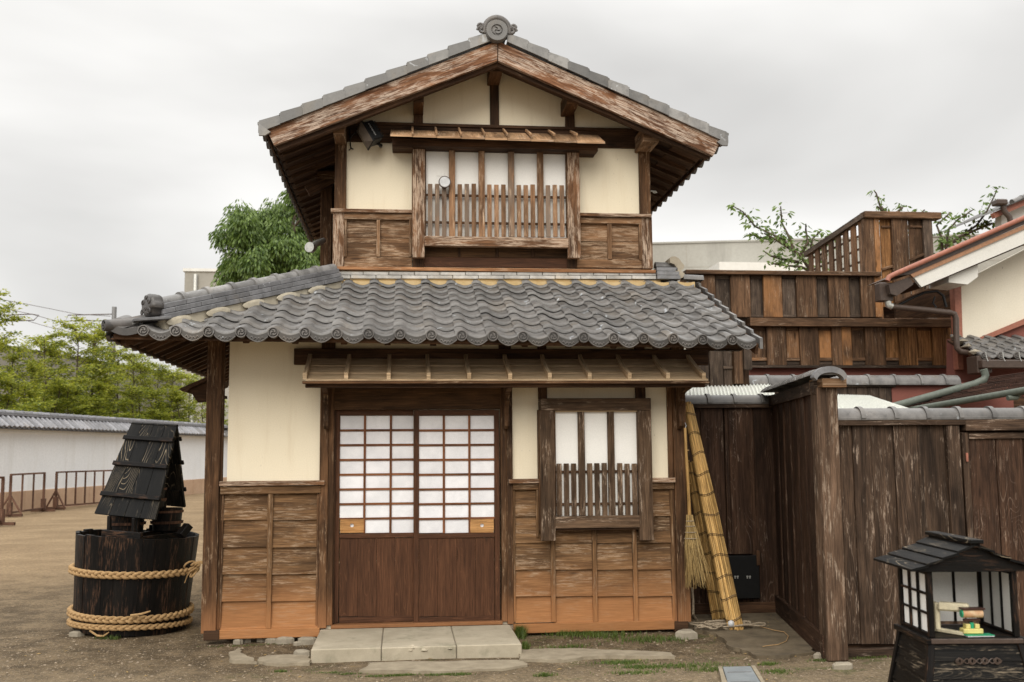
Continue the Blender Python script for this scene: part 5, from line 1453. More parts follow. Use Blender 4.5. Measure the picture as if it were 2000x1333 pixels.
def braid(zfn, rfn, n=190, turns=17, sr=.0145, amp=.021, label=None, seed=0):
    for s_ in range(3):
        mb = MB(); pts = []
        for i in range(n):
            th = 2*math.pi*i/n; ph = turns*th+s_*2*math.pi/3
            rr = rfn(th)+.024+.014*math.sin(2*ph); zz = zfn(th)+amp*math.sin(ph)
            pts.append(tiltM @ Vector((rr*math.cos(th), rr*math.sin(th), zz)))
        mb.tube(pts, sr, 6, closed=True); mb.build('rope_strand', M['rope'], bt, smooth=60)
rz = lambda z: (lambda th: BR0+(BR1-BR0)*z/bz)
z1 = at(250, 1121, bf.y).z; z2 = at(250, 1206, bf.y).z; z3 = at(250, 1229, bf.y).z
braid(lambda th: z1+.012*math.sin(th+1), rz(z1))
braid(lambda th: z2+.018*math.sin(th*1+.5), rz(z2), amp=.020)
braid(lambda th: max(.035, z3+.02*math.sin(th+2.6)), rz(z3), amp=.014, sr=.0135)
# knot with loose loops
kp = tiltM @ Vector(((BR0+.03)*math.cos(-.42), (BR0+.03)*math.sin(-.42), z1))
kp = at(378, 1107, bc.y-.2)
for j, (rx, rz_, ang, dz) in enumerate(((.05, .045, .2, 0), (.06, .03, 1.2, -.02), (.035, .06, 2.2, -.03), (.05, .02, .6, .02))):
    pts = [kp+Vector((.02*j-.03+rx*math.cos(t), .02*math.sin(t*2), dz+rz_*math.sin(t+ang))) for t in [i*.45 for i in range(13)]]
    MB().tube(pts, .009, 6).build('rope_loop', M['rope'], bt, smooth=60)
MB().tube([kp+Vector((-.02, 0, -.02)), kp+Vector((-.05, -.02, -.08)), kp+Vector((-.07, -.02, -.14))], [.009, .007, .004], 6).build('rope_end', M['rope'], bt)
MB().tube([kp+Vector((.0, 0, .02)), kp+Vector((.06, .0, .03)), kp+Vector((.10, .0, .02))], [.009, .007, .004], 6).build('rope_end', M['rope'], bt)
pts = [at(x, y, bf.y-.02+(x-200)**2*0.00001) for x, y in ((175, 1232), (190, 1242), (202, 1243), (213, 1235))]
MB().tube(pts, [.008, .01, .009, .005], 6).build('rope_end', M['rope'], bt)
pts = [at(x, y, bf.y-.06) for x, y in ((255, 1203), (275, 1200), (294, 1194))]
MB().tube(pts, [.012, .01, .006], 6).build('rope_end', M['rope'], bt)
# ------------------------------------------------------------------ roofed rack of small pails standing in the barrel
rk = thing('bucket_rack', 'black rack with a steep peaked roof of pale-grained boards standing on the barrel', 'rack', (bc.x, bc.y, bz-.1))
Rr0, Rr1 = at(258, 825, 1.02), at(347, 830, .78)
L0, L1 = at(186, 1003, .74), at(305, 1015, .46)
G1 = at(362, 990, 1.22); G0 = G1+(L0-L1)
def panel(R0_, R1_, F0, F1, nm):
    nrm = (R1_-R0_).cross(F0-R0_).normalized()
    if nrm.y > 0 and nm == 'front': nrm = -nrm
    if nm == 'back': nrm = nrm if nrm.y > 0 else -nrm
    nb = 4; ns = 4
    cuts = [0, .19, .47, .80, 1.0]
    for b_ in range(nb):
        for s_ in range(ns):
            t0_, t1_ = cuts[s_], cuts[s_+1]; a0, a1 = b_/nb+.004, (b_+1)/nb-.004
            def Q(a, t): return R0_.lerp(R1_, a).lerp(F0.lerp(F1, a), t)
            off0 = nrm*(.004+.0*s_); off1 = nrm*.014
            pts = [Q(a0, t0_)+off0, Q(a1, t0_)+off0, Q(a1, t1_+.005)+off1, Q(a0, t1_+.005)+off1]
            ou = b_*3.1+t0_; lo = [p-nrm*.022 for p in pts]; w = .11
            mb = MB(); UVQ = [(ou, b_*.11), (ou, b_*.11+w), (ou+(t1_-t0_)*.9, b_*.11+w), (ou+(t1_-t0_)*.9, b_*.11)]
            mb.face(pts, UVQ); mb.face(lo[::-1], UVQ[::-1])
            for k in range(4):
                l = (k+1) % 4; mb.face([pts[l], pts[k], lo[k], lo[l]], [UVQ[l], UVQ[k], UVQ[k], UVQ[l]])
            mb.build('roof_board', M['black'], rk, weld=True)
    for t_ in (.18, .465, .795):
        a = R0_.lerp(F0, t_)+nrm*.022; b_ = R1_.lerp(F1, t_)+nrm*.022
        MB().bar(a, b_, .04, .02, up=nrm, ext=.008).build('batten', M['blackp'], rk)
panel(Rr0, Rr1, L0, L1, 'front'); panel(Rr0, Rr1, G0, G1, 'back')
ctr = (L0+L1+G0+G1)/4; e1 = (L1-L0).normalized(); e1.z = 0; e1.normalize(); e2 = Vector((-e1.y, e1.x, 0))
zb0 = bz-.14; zpt = L1.z
# legs, sill beams, pails
for se in (-.17, .12):
    for s2 in (-.20, .16):
        p = Vector((ctr.x, ctr.y, 0))+e1*se+e2*s2
        MB().bar(p+Vector((0, 0, zb0)), p+Vector((0, 0, zpt+.12)), .035, .035, up=e2).build('leg', M['blackp'], rk)
a = at(201, 1041, .48); b_ = at(277, 1047, .40); MB().bar(a, b_, .05, .055).build('cross_beam', M['blackp'], rk)
a2 = a+e2*.62; b2 = b_+e2*.62; MB().bar(a2, b2, .05, .055).build('cross_beam', M['blackp'], rk)
for t_ in (.2, .8): MB().bar(a.lerp(b_, t_)+Vector((0, 0, -.04)), a2.lerp(b2, t_)+Vector((0, 0, -.04)), .04, .04, ext=.05).build('cross_beam', M['blackp'], rk)
a = at(214, 1008, .50); MB().bar(a, a+Vector((0, 0, -.17)), .03, .03, up=e2).build('leg', M['blackp'], rk)
a = at(262, 1012, .46); MB().bar(a, a+Vector((0, 0, -.17)), .03, .03, up=e2).build('leg', M['blackp'], rk)
def pail(p, label, r=.15, h=.20):
    t = thing('pail', label, 'bucket', p, 'black pails stacked under the peaked roof')
    MB().lathe([(0, 0), (r*.88, 0), (r, h), (r-.015, h), (r*.86, .02), (0, .02)], 20, p).build('tub', M['blackp'], t, smooth=40)
    MB().lathe([(r*.95, h*.3), (r*.95+.012, h*.3), (r*.98+.012, h*.42), (r*.97, h*.42)], 20, p).build('hoop', M['rust'], t, smooth=40)
    MB().lathe([(r*.99, h*.8), (r+.008, h*.8), (r+.010, h*.9), (r*.99, h*.9)], 20, p).build('hoop', M['rust'], t, smooth=40)
b0 = Vector((ctr.x, ctr.y, zpt-.13))
pail(b0+e1*-.07-e2*.10, 'black pail at the front of the lower row under the peaked roof', .155)
pail(b0+e1*.19+e2*.12, 'black pail at the open right end of the lower row under the peaked roof', .14)
pail(b0+e1*.10+Vector((0, 0, .21)), 'black pail in the second row, inside the peaked roof', .13)
pail(b0+e1*.06+Vector((0, 0, .42)), 'topmost black pail, deep inside the peaked roof', .10, .18)
a = at(352, 1047, bc.y-.2); MB().bar(a, a+Vector((.06, .05, .09)), .09, .06).build('wooden_block', M['blackp'], rk)
# ------------------------------------------------------------------ far buildings, rail pole and wires
cb = thing('concrete_building', 'tall pale concrete block building behind the left roof of the house', 'building', at(500, 880, 55))
q = rect(356, 532, 640, 900, 55)
MB().box(q[0], q[1], 55, 75, 0, q[3], ch=0).build('wall', M['conc'], cb)
MB().box(q[0]-.1, q[1]+.1, 54.9, 75.1, q[3], q[3]+.18, ch=0).build('parapet', M['whitep'], cb)
x = at(380, 600, 54.8).x; MB().tube([(x, 54.85, 0), (x, 54.85, q[3]-.2)], .12, 8).build('downpipe', M['silver'], cb)
for zz in range(1, 4): MB().box(q[0]-.01, q[1], 54.97, 55.2, q[3]-zz*3.4, q[3]-zz*3.4+.06, ch=0).build('joint_band', M['concl'], cb)
va, vb = at(-40, 672, 50), at(352, 746, 74)
A1, u1, v1, L1_ = frame2(va, vb); L1_ += 12
zt1 = va.z; MV = Matrix(((u1.x, v1.x, 0, A1.x), (u1.y, v1.y, 0, A1.y), (0, 0, 1, 0), (0, 0, 0, 1)))
vd = thing('railway_viaduct', 'long grey concrete railway viaduct wall behind the row of slender trees', 'viaduct', A1+u1*L1_/2)
MB().box(0, L1_, 0, 4, 0, zt1-.9, ch=0, M=MV).build('wall', M['conc'], vd)
k = 0; x = 0
while x < L1_:
    MB().box(x+.02, x+3.96, -.06, .1, zt1-1.5, zt1, ch=0, M=MV).build('parapet_panel', M['conc'], vd); x += 4
MB().box(0, L1_, -.12, .2, zt1, zt1+.15, ch=0, M=MV).build('coping', M['gutter'], vd)
x = 2
while x < L1_: MB().box(x, x+.3, -.35, -.06, 0, zt1-1.5, ch=0, M=MV).build('pier', M['conc'], vd); x += 6
pp = at(220, 700, 52)
pt = thing('railway_pole', 'tall grey railway pole with side arms above the slender trees', 'pole', (pp.x, 52, 0))
MB().tube([(pp.x, 52, 0), (pp.x, 52, at(220, 600, 52).z)], [.17, .13], 12).build('shaft', M['metal'], pt, smooth=60)
a = at(218, 614, 52); b_ = at(133, 616, 52); c_ = at(128, 628, 52); d_ = at(160, 626, 52)
MB().tube([a, b_, c_, d_, at(218, 628, 52)], .03, 6).build('arm', M['gutter'], pt)
MB().tube([at(220, 690, 51.7), at(222, 684, 51.7), at(226, 692, 51.7)], .12, 8).build('insulator', M['gutter'], pt)
for nm, pts in (('second railway wire', 0),): pass
wires = [([(-30, 578), (11, 587), (60, 596), (150, 614), (216, 618)], 'uppermost sloping railway wire at the left edge of the sky'),
         ([(-30, 594), (0, 601), (61, 614), (126, 632), (160, 640)], 'middle railway wire sagging behind the slender trees'),
         ([(-30, 606), (20, 617), (90, 638), (150, 652)], 'lowest faint railway wire above the slender trees')]
for i, (ps, lb) in enumerate(wires):
    o = MB().tube([at(x, y, 50) for x, y in ps], .016, 5).build('railway_wire', M['gutter']); tag(o, lb, 'wire', 'railway wires over the trees')
b0_ = thing('railway_bracket', 'bent wire bracket arm hanging from the railway wires at the far left', 'bracket', at(30, 625, 50))
MB().tube([at(x, y, 50) for x, y in ((-30, 616), (6, 616), (61, 614), (76, 616), (66, 626), (42, 627), (10, 626))], .028, 6).build('arm', M['gutter'], b0_)
# ------------------------------------------------------------------ trees
def leafq(mb, p, d, L_, w, m=0):
    d = d.normalized(); s_ = d.cross(Vector((U(-1, 1), U(-1, 1), U(-1, 1)))).normalized()*w
    a = p; b_ = p+d*L_*.5+s_; c_ = p+d*L_; e_ = p+d*L_*.5-s_
    n0 = len(mb.v); mb.v += [tuple(a), tuple(b_), tuple(c_), tuple(e_)]; mb.f.append((n0, n0+1, n0+2, n0+3)); mb.uv += [(0, 0)]*4; mb.mi.append(m)
def rdir(): 
    while True:
        v = Vector((U(-1, 1), U(-1, 1), U(-1, 1)))
        if .05 < v.length < 1: return v.normalized()
def feathery(seed, H_=6.5):
    random.seed(seed)
    wd = MB(); lf = MB()
    trunk = [Vector((0, 0, 0))]
    for i in range(1, 11): trunk.append(Vector((trunk[-1].x+U(-.10, .10), trunk[-1].y+U(-.10, .10), H_*i/10.5)))
    wd.tube(trunk, [.055*(1-i/12) + .006 for i in range(11)], 6)
    for b_ in range(34):
        z = H_*(.12+.88*(b_/30)); i = min(9, int(z/H_*10.5)); base = trunk[i].lerp(trunk[min(10, i+1)], (z/H_*10.5) % 1)
        az = U(0, 6.28); ln = (1.5-.9*(z/H_))*U(.6, 1.15); up = U(.35, .95)
        tip = base+Vector((math.cos(az)*ln, math.sin(az)*ln, ln*up)); mid = base.lerp(tip, .5)+Vector((0, 0, .08))
        wd.tube([base, mid, tip], [.018, .012, .004], 4, cap=False)
        dens = 560 if z < H_*.55 else 230
        for k in range(int(dens*ln)):
            t = U(.2, 1.08); p = base.lerp(mid, t*2) if t < .5 else mid.lerp(tip, t*2-1)
            side = rdir(); side.z *= .35
            p = p+side*(.32*abs(random.gauss(0, .55)))+Vector((0, 0, -.05*R_()))
            leafq(lf, p, Vector((side.x, side.y, U(-.5, .35))), U(.07, .15), U(.016, .032))
    random.seed(seed+99)
    return wd, lf
protos = []
for s_ in (11, 12, 13, 14):
    wd, lf = feathery(s_); 
    w_ = wd.build('trunk', M['bark'], None, org=(0, 0, 0)); l_ = lf.build('crown', M['leafy'], None, org=(0, 0, 0))
    protos.append((w_.data, l_.data)); bpy.data.objects.remove(w_); bpy.data.objects.remove(l_)
def tree_inst(p, pr, sc, rz, label, group, cat='tree'):
    t = thing('slender_tree', label, cat, p, group); t.rotation_euler = (0, 0, rz); t.scale = sc
    for d, nm in zip(pr, ('trunk', 'crown')):
        o = bpy.data.objects.new(nm, d); COL.objects.link(o); o.parent = t
random.seed(5)
spots = [(-40, 560, 1.0), (2, 585, 1.0), (38, 668, .9), (62, 700, .95), (86, 645, 1.0), (118, 660, .9), (148, 625, 1.05), (176, 630, 1.0), (200, 700, 1), (236, 668, 1.0), (262, 690, .9), (285, 695, .95), (312, 705, .9), (338, 715, 1), (368, 725, .9), (395, 735, 1),
         (20, 730, 1.2), (100, 735, 1.2), (160, 740, 1.2), (225, 745, 1.2), (300, 755, 1.2), (360, 765, 1.2), (60, 745, 1.2), (410, 770, 1.2), (130, 735, 1.2), (265, 750, 1.2), (335, 760, 1.2), (190, 740, 1.2)]
names = ['leafy slender tree cut by the left edge of the frame', 'tall slender tree at the left edge, its top beside the wires', 'low bushy slender tree second from the left edge', 'bushy slender tree left of the lighter gap', 'slender tree with a tall feathery top left of centre of the row', 'short slender tree between two taller feathery ones',
         'tallest feathery tree of the row, left of the railway pole', 'feathery tree just left of the railway pole', 'low slender tree under the railway pole', 'slender tree just right of the railway pole', 'thin slender tree right of the pole under the roof corner', 'thin slender tree below the tiled roof corner', 'slender tree right of the black peaked roof',
         'slender tree below the left eave rafters', 'slender tree beside the pale concrete building', 'slender tree touching the left corner post of the house']
for i, (px, py, wz) in enumerate(spots):
    f_ = max(0, px)/404; Y_ = gA.y+(gB.y-gA.y)*(px/404)+ (3.4 if i < 16 else 2.6)+U(0, 1.2)
    tp = at(px, py, Y_); h = tp.z
    low = ['at the far left under the sloping wires', 'below the tall feathery tree left of the pole', 'just left of the railway pole', 'right of the railway pole', 'above the peak of the black roofed rack', 'right of the black roofed rack', 'below the light gap left of centre', 'touching the left corner post of the house', 'left of the pole, between two feathery crowns', 'under the tiled roof corner', 'below the left eave rafters', 'at the foot of the railway pole']
    lab = names[i] if i < 16 else 'low bushy yellow-green tree '+low[i-16]
    tree_inst((tp.x, Y_, 0), protos[i % 4], (h/6.9*1.1*wz, h/6.9*1.1*wz, h/6.55), U(0, 6.28), lab, 'slender trees behind the white wall' if i < 16 else 'low bushy trees right behind the coping')
# evergreen behind the house
def bushy(name, label, c, rads, n, leaf, mat, group=None, drop=.5, trunk_to=None, seed=3, wid=.3):
    random.seed(seed)
    t = thing(name, label, 'tree', (c.x, c.y, 0), group)
    lf = MB(); lobes = []
    for k in range(60):
        d = rdir(); rr = U(.35, 1.12); lobes.append((c+Vector((d.x*rads[0]*rr, d.y*rads[1]*rr, d.z*rads[2]*rr)), U(.12, .27)*min(rads)))
    for k in range(n):
        lc, lr = lobes[int(R_()*len(lobes))]; d = rdir(); p = lc+d*lr*U(.3, 1.25)+Vector((0, 0, -drop*.2*R_()))
        dd_ = d*.6+Vector((0, 0, -drop)); leafq(lf, p, dd_, leaf*U(.6, 1.2), leaf*wid*.5)
    wd = MB(); base = Vector((c.x, c.y, 0)); wd.tube([base, base.lerp(c, .6), c], [.22, .16, .08], 8)
    for lc, lr in lobes[:18]: wd.tube([base.lerp(c, .75), lc.lerp(c, .4)+Vector((0, 0, -.1)), lc], [.06, .04, .015], 5, cap=False)
    wd.build('trunk', M['bark'], t); lf.build('crown', mat, t)
bushy('evergreen_tree', 'dense dark green round tree rising behind the left of the upper storey', at(540, 478, 17), (1.55, 1.3, 1.35), 34000, .15, M['leafd'], seed=3, drop=.9)
bushy('evergreen_tree', 'dark green foliage hidden low behind the tiled hip of the house', at(600, 520, 18.5), (1.0, 1.2, 1.2), 9000, .15, M['leafd'], seed=5, drop=.9)
# ================================================================== RIGHT: FENCES OF THE ALCOVE
random.seed(21)
def px_box(px0, py0, px1, py1, Y, th, nm, mat, par, ch=.004, grain=None, jit=0):
    q = rect(px0, py0, px1, py1, Y)
    return MB().box(q[0], q[1], Y+U(-jit, jit), Y+th, q[2], q[3], ch=ch, grain=grain).build(nm, M[mat], par)
def cap_run(par, p0, p1, bands, r=.085, mat='tile', n=10):
    """half-round coping; bands: list of fractions"""
    p0, p1 = Vector(p0), Vector(p1); up = Vector((0, 0, 1)); fr = [0]+list(bands)+[1]
    for i in range(len(fr)-1):
        if fr[i+1]-fr[i] < .004: continue
        a = p0.lerp(p1, fr[i]); b = p0.lerp(p1, fr[i+1]); mb = MB()
        cap_into(mb, a, b, r, up, band=(i > 0), n=n, bw=.035, bt=.014)
        d = (b-a).normalized(); s_ = d.cross(up).normalized()
        mb.bar(a-up*.004, b-up*.004, r*2.05, .022, ch=.003)
        mb.build('coping_tile', M[mat], par, smooth=40)
# back of the alcove
AY = .70
fb = thing('wooden_fence', 'dark brown board fence with tiled coping at the back of the alcove', 'fence', at(1430, 1205, AY))
ed = [1343, 1373, 1418, 1426, 1466, 1477, 1528]
for i in range(6):
    px_box(ed[i]+.3, 797, ed[i+1]-.3, 1083 if i in (3, 2) else 1190, AY+(.0 if i % 2 else .012), .03, 'board', 'fdoor', fb, grain=2)
px_box(1343, 786, 1530, 797, AY-.04, .08, 'rail', 'fence', fb)
px_box(1343, 1178, 1530, 1207, AY-.02, .06, 'base_board', 'beam', fb)
px_box(1343, 797, 1530, 1200, AY+.06, .02, 'backing', 'beam', fb)
zc_ = at(1420, 787, AY).z
cap_run(fb, (at(1330, 787, AY).x, AY+.03, zc_), (at(1512, 787, AY).x, AY+.03, zc_), [.27, .55, .845], r=.075)
bx = thing('utility_box', 'small black metal box in the dark opening at the foot of the alcove fence', 'box', at(1455, 1170, AY-.02))
q = rect(1421, 1086, 1484, 1170, AY-.05)
MB().box(q[0], q[1], AY-.05, AY+.04, q[2], q[3], ch=.006).build('box_body', M['blackm'], bx)
for x in (1434, 1458):
    for dx in (0, 5):
        px_box(x+dx, 1125, x+dx+3.6, 1127.5, AY-.0515, .002, 'pale_mark', 'silver', bx, ch=0); px_box(x+dx+.6, 1127.8, x+dx+3, 1130.5, AY-.0515, .002, 'pale_mark', 'silver', bx, ch=0)
px_box(1478, 1076, 1485, 1105, AY-.06, .03, 'hinge_block', 'beam', bx)
# side fence with the tall end post
FX0, FY0 = at(1613, 1100, -1.42).x, -1.42
FX1, FY1 = at(1521, 1100, AY).x, AY
fs = thing('wooden_fence', 'dark board fence running back into the alcove behind the tall grey-brown end post', 'fence', ((FX0+FX1)/2, (FY0+FY1)/2, 0))
a = Vector((FX0, FY0, 0)); b = Vector((FX1, FY1, 0)); dv = (b-a); dl = dv.length; dn = dv.normalized()
zt0 = at(1613, 752, FY0).z; zt1 = at(1521, 780, FY1).z
n = 13
for i in range(n):
    p = a+dv*((i+.03)/n); q_ = a+dv*((i+.97)/n); z = (zt0+zt1)/2-.02
    off = Vector((dn.y, -dn.x, 0))*-(.012 if i % 2 else 0)
    mb = MB(); m_ = (p+q_)/2+off
    Mx = Matrix.Translation(m_) @ Matrix.Rotation(math.atan2(dn.y, dn.x), 4, 'Z')
    mb.box(-dl/n*.5+.002, dl/n*.5-.002, -.012, .012, .10, z, grain=2, M=Mx); mb.build('board', M['fdoor'], fs)
mb = MB(); mb.bar(a+Vector((-.025, 0, .09)), b+Vector((-.025, 0, .09)), .05, .17); mb.build('base_board', M['fdoor'], fs)
mb = MB(); mb.bar(a+Vector((0, 0, zt0-.02)), b+Vector((0, 0, zt1-.02)), .09, .10, ext=.03); mb.build('rail', M['fence'], fs)
px_box(1607, 757, 1647, 1293, FY0-.06, .14, 'end_post', 'fpost', fs, grain=2, ch=.008)
px_box(1606, 739, 1654, 757, FY0-.12, .25, 'post_block', 'sidingu', fs)
cz = zt0+.065
ncap = 12
for i in range(ncap):
    p = a+Vector((-.0, -.14, cz)); e_ = b+Vector((0, .02, zt1+.065))
    s0, s1 = p.lerp(e_, i/ncap), p.lerp(e_, (i+1)/ncap)
    mb = MB(); cap_into(mb, s0, s1, .11, Vector((0, 0, 1)), band=(i > 0), n=14, rise=.5, bw=.03, bt=.010); mb.build('coping_tile', M['tile'], fs, smooth=40)
mb = MB(); p = a+Vector((0.02, -.165, cz-.02)); 
out = [(.128*math.cos(math.pi*k/14), .082*math.sin(math.pi*k/14)) for k in range(15)]; inn = [(.104*math.cos(math.pi*k/14), -.022+.058*math.sin(math.pi*k/14)) for k in range(15)]
mb.prism([(p.x+x, p.z+z+.0) for x, z in out]+[(p.x+x, p.z+z) for x, z in inn[::-1]], p.y-.012, p.y+.06); mb.build('end_tile', M['noshid'], fs)
# right fence with a board door
RYF = -1.35
fr = thing('wooden_fence', 'weathered brown board fence with tiled coping and plank door behind the black lantern stand', 'fence', at(1830, 1290, RYF))
ed = [1647, 1673, 1716, 1761, 1808, 1860]
for i in range(5):
    px_box(ed[i]+.4, 831, ed[i+1]-.4, 1259, RYF+(.0 if i % 2 else .014), .03, 'board', 'fence', fr, grain=2, jit=.002)
    if i in (1, 2, 3): px_box(ed[i+1]-6, 831, ed[i+1]+2.5, 1259, RYF-.006, .012, 'cover_strip', 'fence', fr, grain=2)
px_box(1860, 831, 1886, 1259, RYF-.03, .06, 'door_post', 'fence', fr, grain=2)
px_box(1630, 816, 1888, 831, RYF-.045, .08, 'rail', 'fence', fr)
px_box(1886.5, 818, 2160, 841, RYF-.05, .08, 'rail', 'fence', fr)
px_box(1893, 845, 2160, 857, RYF-.02, .04, 'door_rail', 'fence', fr); px_box(1890.5, 845, 1903, 1259, RYF-.018, .04, 'door_stile', 'fence', fr, grain=2)
for a_, b_ in ((1903, 1955), (1956, 2010), (2011, 2070), (2071, 2150)): px_box(a_+.4, 857, b_-.4, 1259, RYF+.004, .025, 'door_board', 'fdoor', fr, grain=2)
px_box(1648, 1262, 2150, 1288, RYF-.03, .08, 'base_board', 'fence', fr)
px_box(1640, 825, 2150, 1270, RYF+.06, .02, 'backing', 'beam', fr)
px_box(1887.5, 885, 1891.5, 902, RYF-.035, .01, 'hinge', 'redtrim', fr, ch=.001)
zc_ = at(1800, 817, RYF).z
X0, X1 = at(1619, 810, RYF).x, at(2160, 810, RYF).x
bd = [(at(x, 810, RYF).x-X0)/(X1-X0) for x in (1676, 1741, 1803, 1867, 1931, 1996, 2060, 2110)]
cap_run(fr, (X0, RYF+.03, zc_), (X1, RYF+.03, zc_), bd, r=.078)
# ================================================================== BEHIND THE FENCES
# second wall with long tiled coping
SYW = 3.2
sw = thing('boundary_wall', 'low dark board and dull red plaster wall under a long row of grey coping tiles behind the fences', 'wall', at(1660, 900, SYW))
px_box(1455, 750, 1748, 1000, SYW+.02, .08, 'backing', 'screend', sw, ch=0)
xs = [1455, 1490, 1520, 1560, 1600, 1632, 1660, 1678, 1700, 1722, 1747]
for i in range(10): px_box(xs[i]+.4, 757, xs[i+1]-.4, 1000, SYW-.01, .03, 'board', 'screend', sw, grain=2)
px_box(1455, 750, 1750, 757, SYW-.04, .1, 'rail', 'screend', sw)
px_box(1747, 748, 1985, 1000, SYW+.0, .1, 'plaster', 'pink', sw, ch=0)
X0, X1 = at(1454, 740, SYW).x, at(1870, 740, SYW).x; zc_ = at(1660, 751, SYW).z
bd = [(at(x, 740, SYW).x-X0)/(X1-X0) for x in (1496, 1546, 1597, 1646, 1692, 1743, 1792, 1840)]
cap_run(sw, (X0, SYW+.03, zc_), (X1, SYW+.03, zc_), bd, r=.115)
# corrugated sheets
def corr(name, label, P, nw, amp=.012):
    """P: four corners front-left, front-right, back-right, back-left"""
    P = [Vector(p) for p in P]; mb = MB()
    n = nw*4
    for k in range(n):
        a0, a1 = k/n, (k+1)/n
        z0, z1 = amp*math.sin(2*math.pi*nw*a0), amp*math.sin(2*math.pi*nw*a1)
        f0, f1 = P[0].lerp(P[1], a0), P[0].lerp(P[1], a1); b0_, b1_ = P[3].lerp(P[2], a0), P[3].lerp(P[2], a1)
        for o in (0, -.006):
            v = Vector((0, 0, 1)); q = [f0+v*(z0+o), f1+v*(z1+o), b1_+v*(z1+o), b0_+v*(z0+o)]
            mb.face(q if o == 0 else q[::-1], [(0, 0)]*4)
        mb.face([f0+v*(z0-.006), f1+v*(z1-.006), f1+v*z1, f0+v*z0], [(0, 0)]*4)
    o = mb.build(name, M['corr']); tag(o, label, 'roof sheet')
corr('corrugated_sheet', 'pale corrugated roof sheet above the coping at the back of the alcove', [at(1325, 773, 1.0), at(1515, 773, 1.0), at(1505, 751, 3.1), at(1325, 755, 3.1)], 26)
corr('corrugated_sheet', 'white corrugated roof sheet sloping down behind the tall end post', [at(1600, 802, .2), at(1800, 806, .2), at(1700, 774, 2.6), at(1600, 770, 2.6)], 22)
# timber screens
TY = 5.0
ts = thing('timber_screen', 'two tier brown timber screen of alternating wide boards and recessed panels behind the house', 'screen', at(1620, 880, TY))
px_box(1340, 529, 1722, 537, TY-.10, .2, 'top_rail', 'screen', ts)
px_box(1465, 622, 1860, 638, TY-.12, .22, 'middle_rail', 'screen', ts)
px_box(1340, 537, 1722, 640, TY+.06, .02, 'backing', 'screend', ts, ch=0); px_box(1722, 575, 1868, 645, TY+.9, .02, 'backing', 'beam', ts, ch=0); px_box(1340, 638, 1860, 717, TY+.06, .02, 'backing', 'screend', ts, ch=0)  # middle dark sheet added to stand in for shade right of the upper tier
up_ = [(1330, 1342), (1370, 1398), (1428, 1466), (1492, 1528), (1556, 1596), (1619, 1659)]
for a_, b_ in up_: px_box(a_, 537, b_, 620, TY-.03, .05, 'board', 'screen', ts, grain=2, ch=.006)
for a_, b_ in ((1682, 1696), (1696.5, 1709), (1709.5, 1721.5)): px_box(a_, 534, b_, 620, TY-.03, .05, 'board', 'screen', ts, grain=2, ch=.006)
ga = [(1342, 1370), (1398, 1428), (1466, 1492), (1528, 1556), (1596, 1619), (1659, 1682)]
for a_, b_ in ga:
    px_box(a_, 538, b_, 545, TY+.02, .02, 'cleat', 'screend', ts); px_box(a_+.5, 545, b_-.5, 617, TY+.035, .02, 'panel', 'screend', ts, grain=2, ch=.002); px_box(a_, 615, b_, 620, TY+.02, .02, 'cleat', 'screend', ts)
lo_ = [(1498, 1536), (1563, 1600), (1626, 1645), (1645.5, 1664), (1691, 1730), (1757, 1774), (1774.5, 1792), (1822, 1841), (1841.5, 1859)]
for a_, b_ in lo_: px_box(a_, 639, b_, 714, TY-.03, .05, 'board', 'screeno' if a_ > 1750 else 'screen', ts, grain=2, ch=.006)
ga = [(1466, 1498), (1536, 1563), (1600, 1626), (1664, 1691), (1730, 1757), (1792, 1822)]
for a_, b_ in ga:
    px_box(a_, 639, b_, 646, TY+.02, .02, 'cleat', 'screen', ts); px_box(a_+.5, 646, b_-.5, 699, TY+.03, .02, 'panel', 'screeno' if a_ > 1700 else 'screen', ts, grain=2, ch=.002); px_box(a_, 699, b_, 705, TY+.0, .03, 'cleat', 'screen', ts); px_box(a_+.5, 705, b_-.5, 713, TY+.03, .02, 'panel', 'screend', ts, ch=.002)
px_box(1466, 714, 1861, 719, TY-.05, .1, 'bottom_rail', 'screend', ts)
px_box(1340, 717, 1870, 1000, TY+.1, .05, 'wall', 'pink', ts, ch=0)
# post and boards seen under the right end of the skirt roof
ps = thing('shed_wall', 'dark timber posts and boards in the shade just right of the house eave', 'wall', at(1420, 800, 3.0))
px_box(1345, 640, 1462, 760, 3.05, .06, 'backing', 'beam', ps, ch=0)
px_box(1434, 655, 1451, 750, 2.9, .12, 'post', 'screen', ps, grain=2); px_box(1453, 640, 1468, 722, 2.86, .1, 'post', 'screend', ps, grain=2)
for a_, b_ in ((1346, 1384), (1386, 1412), (1413, 1433)): px_box(a_, 640, b_, 755, 3.0, .04, 'board', 'screend', ps, grain=2)
px_box(1413, 715, 1433, 721, 2.97, .04, 'cleat', 'screend', ps)
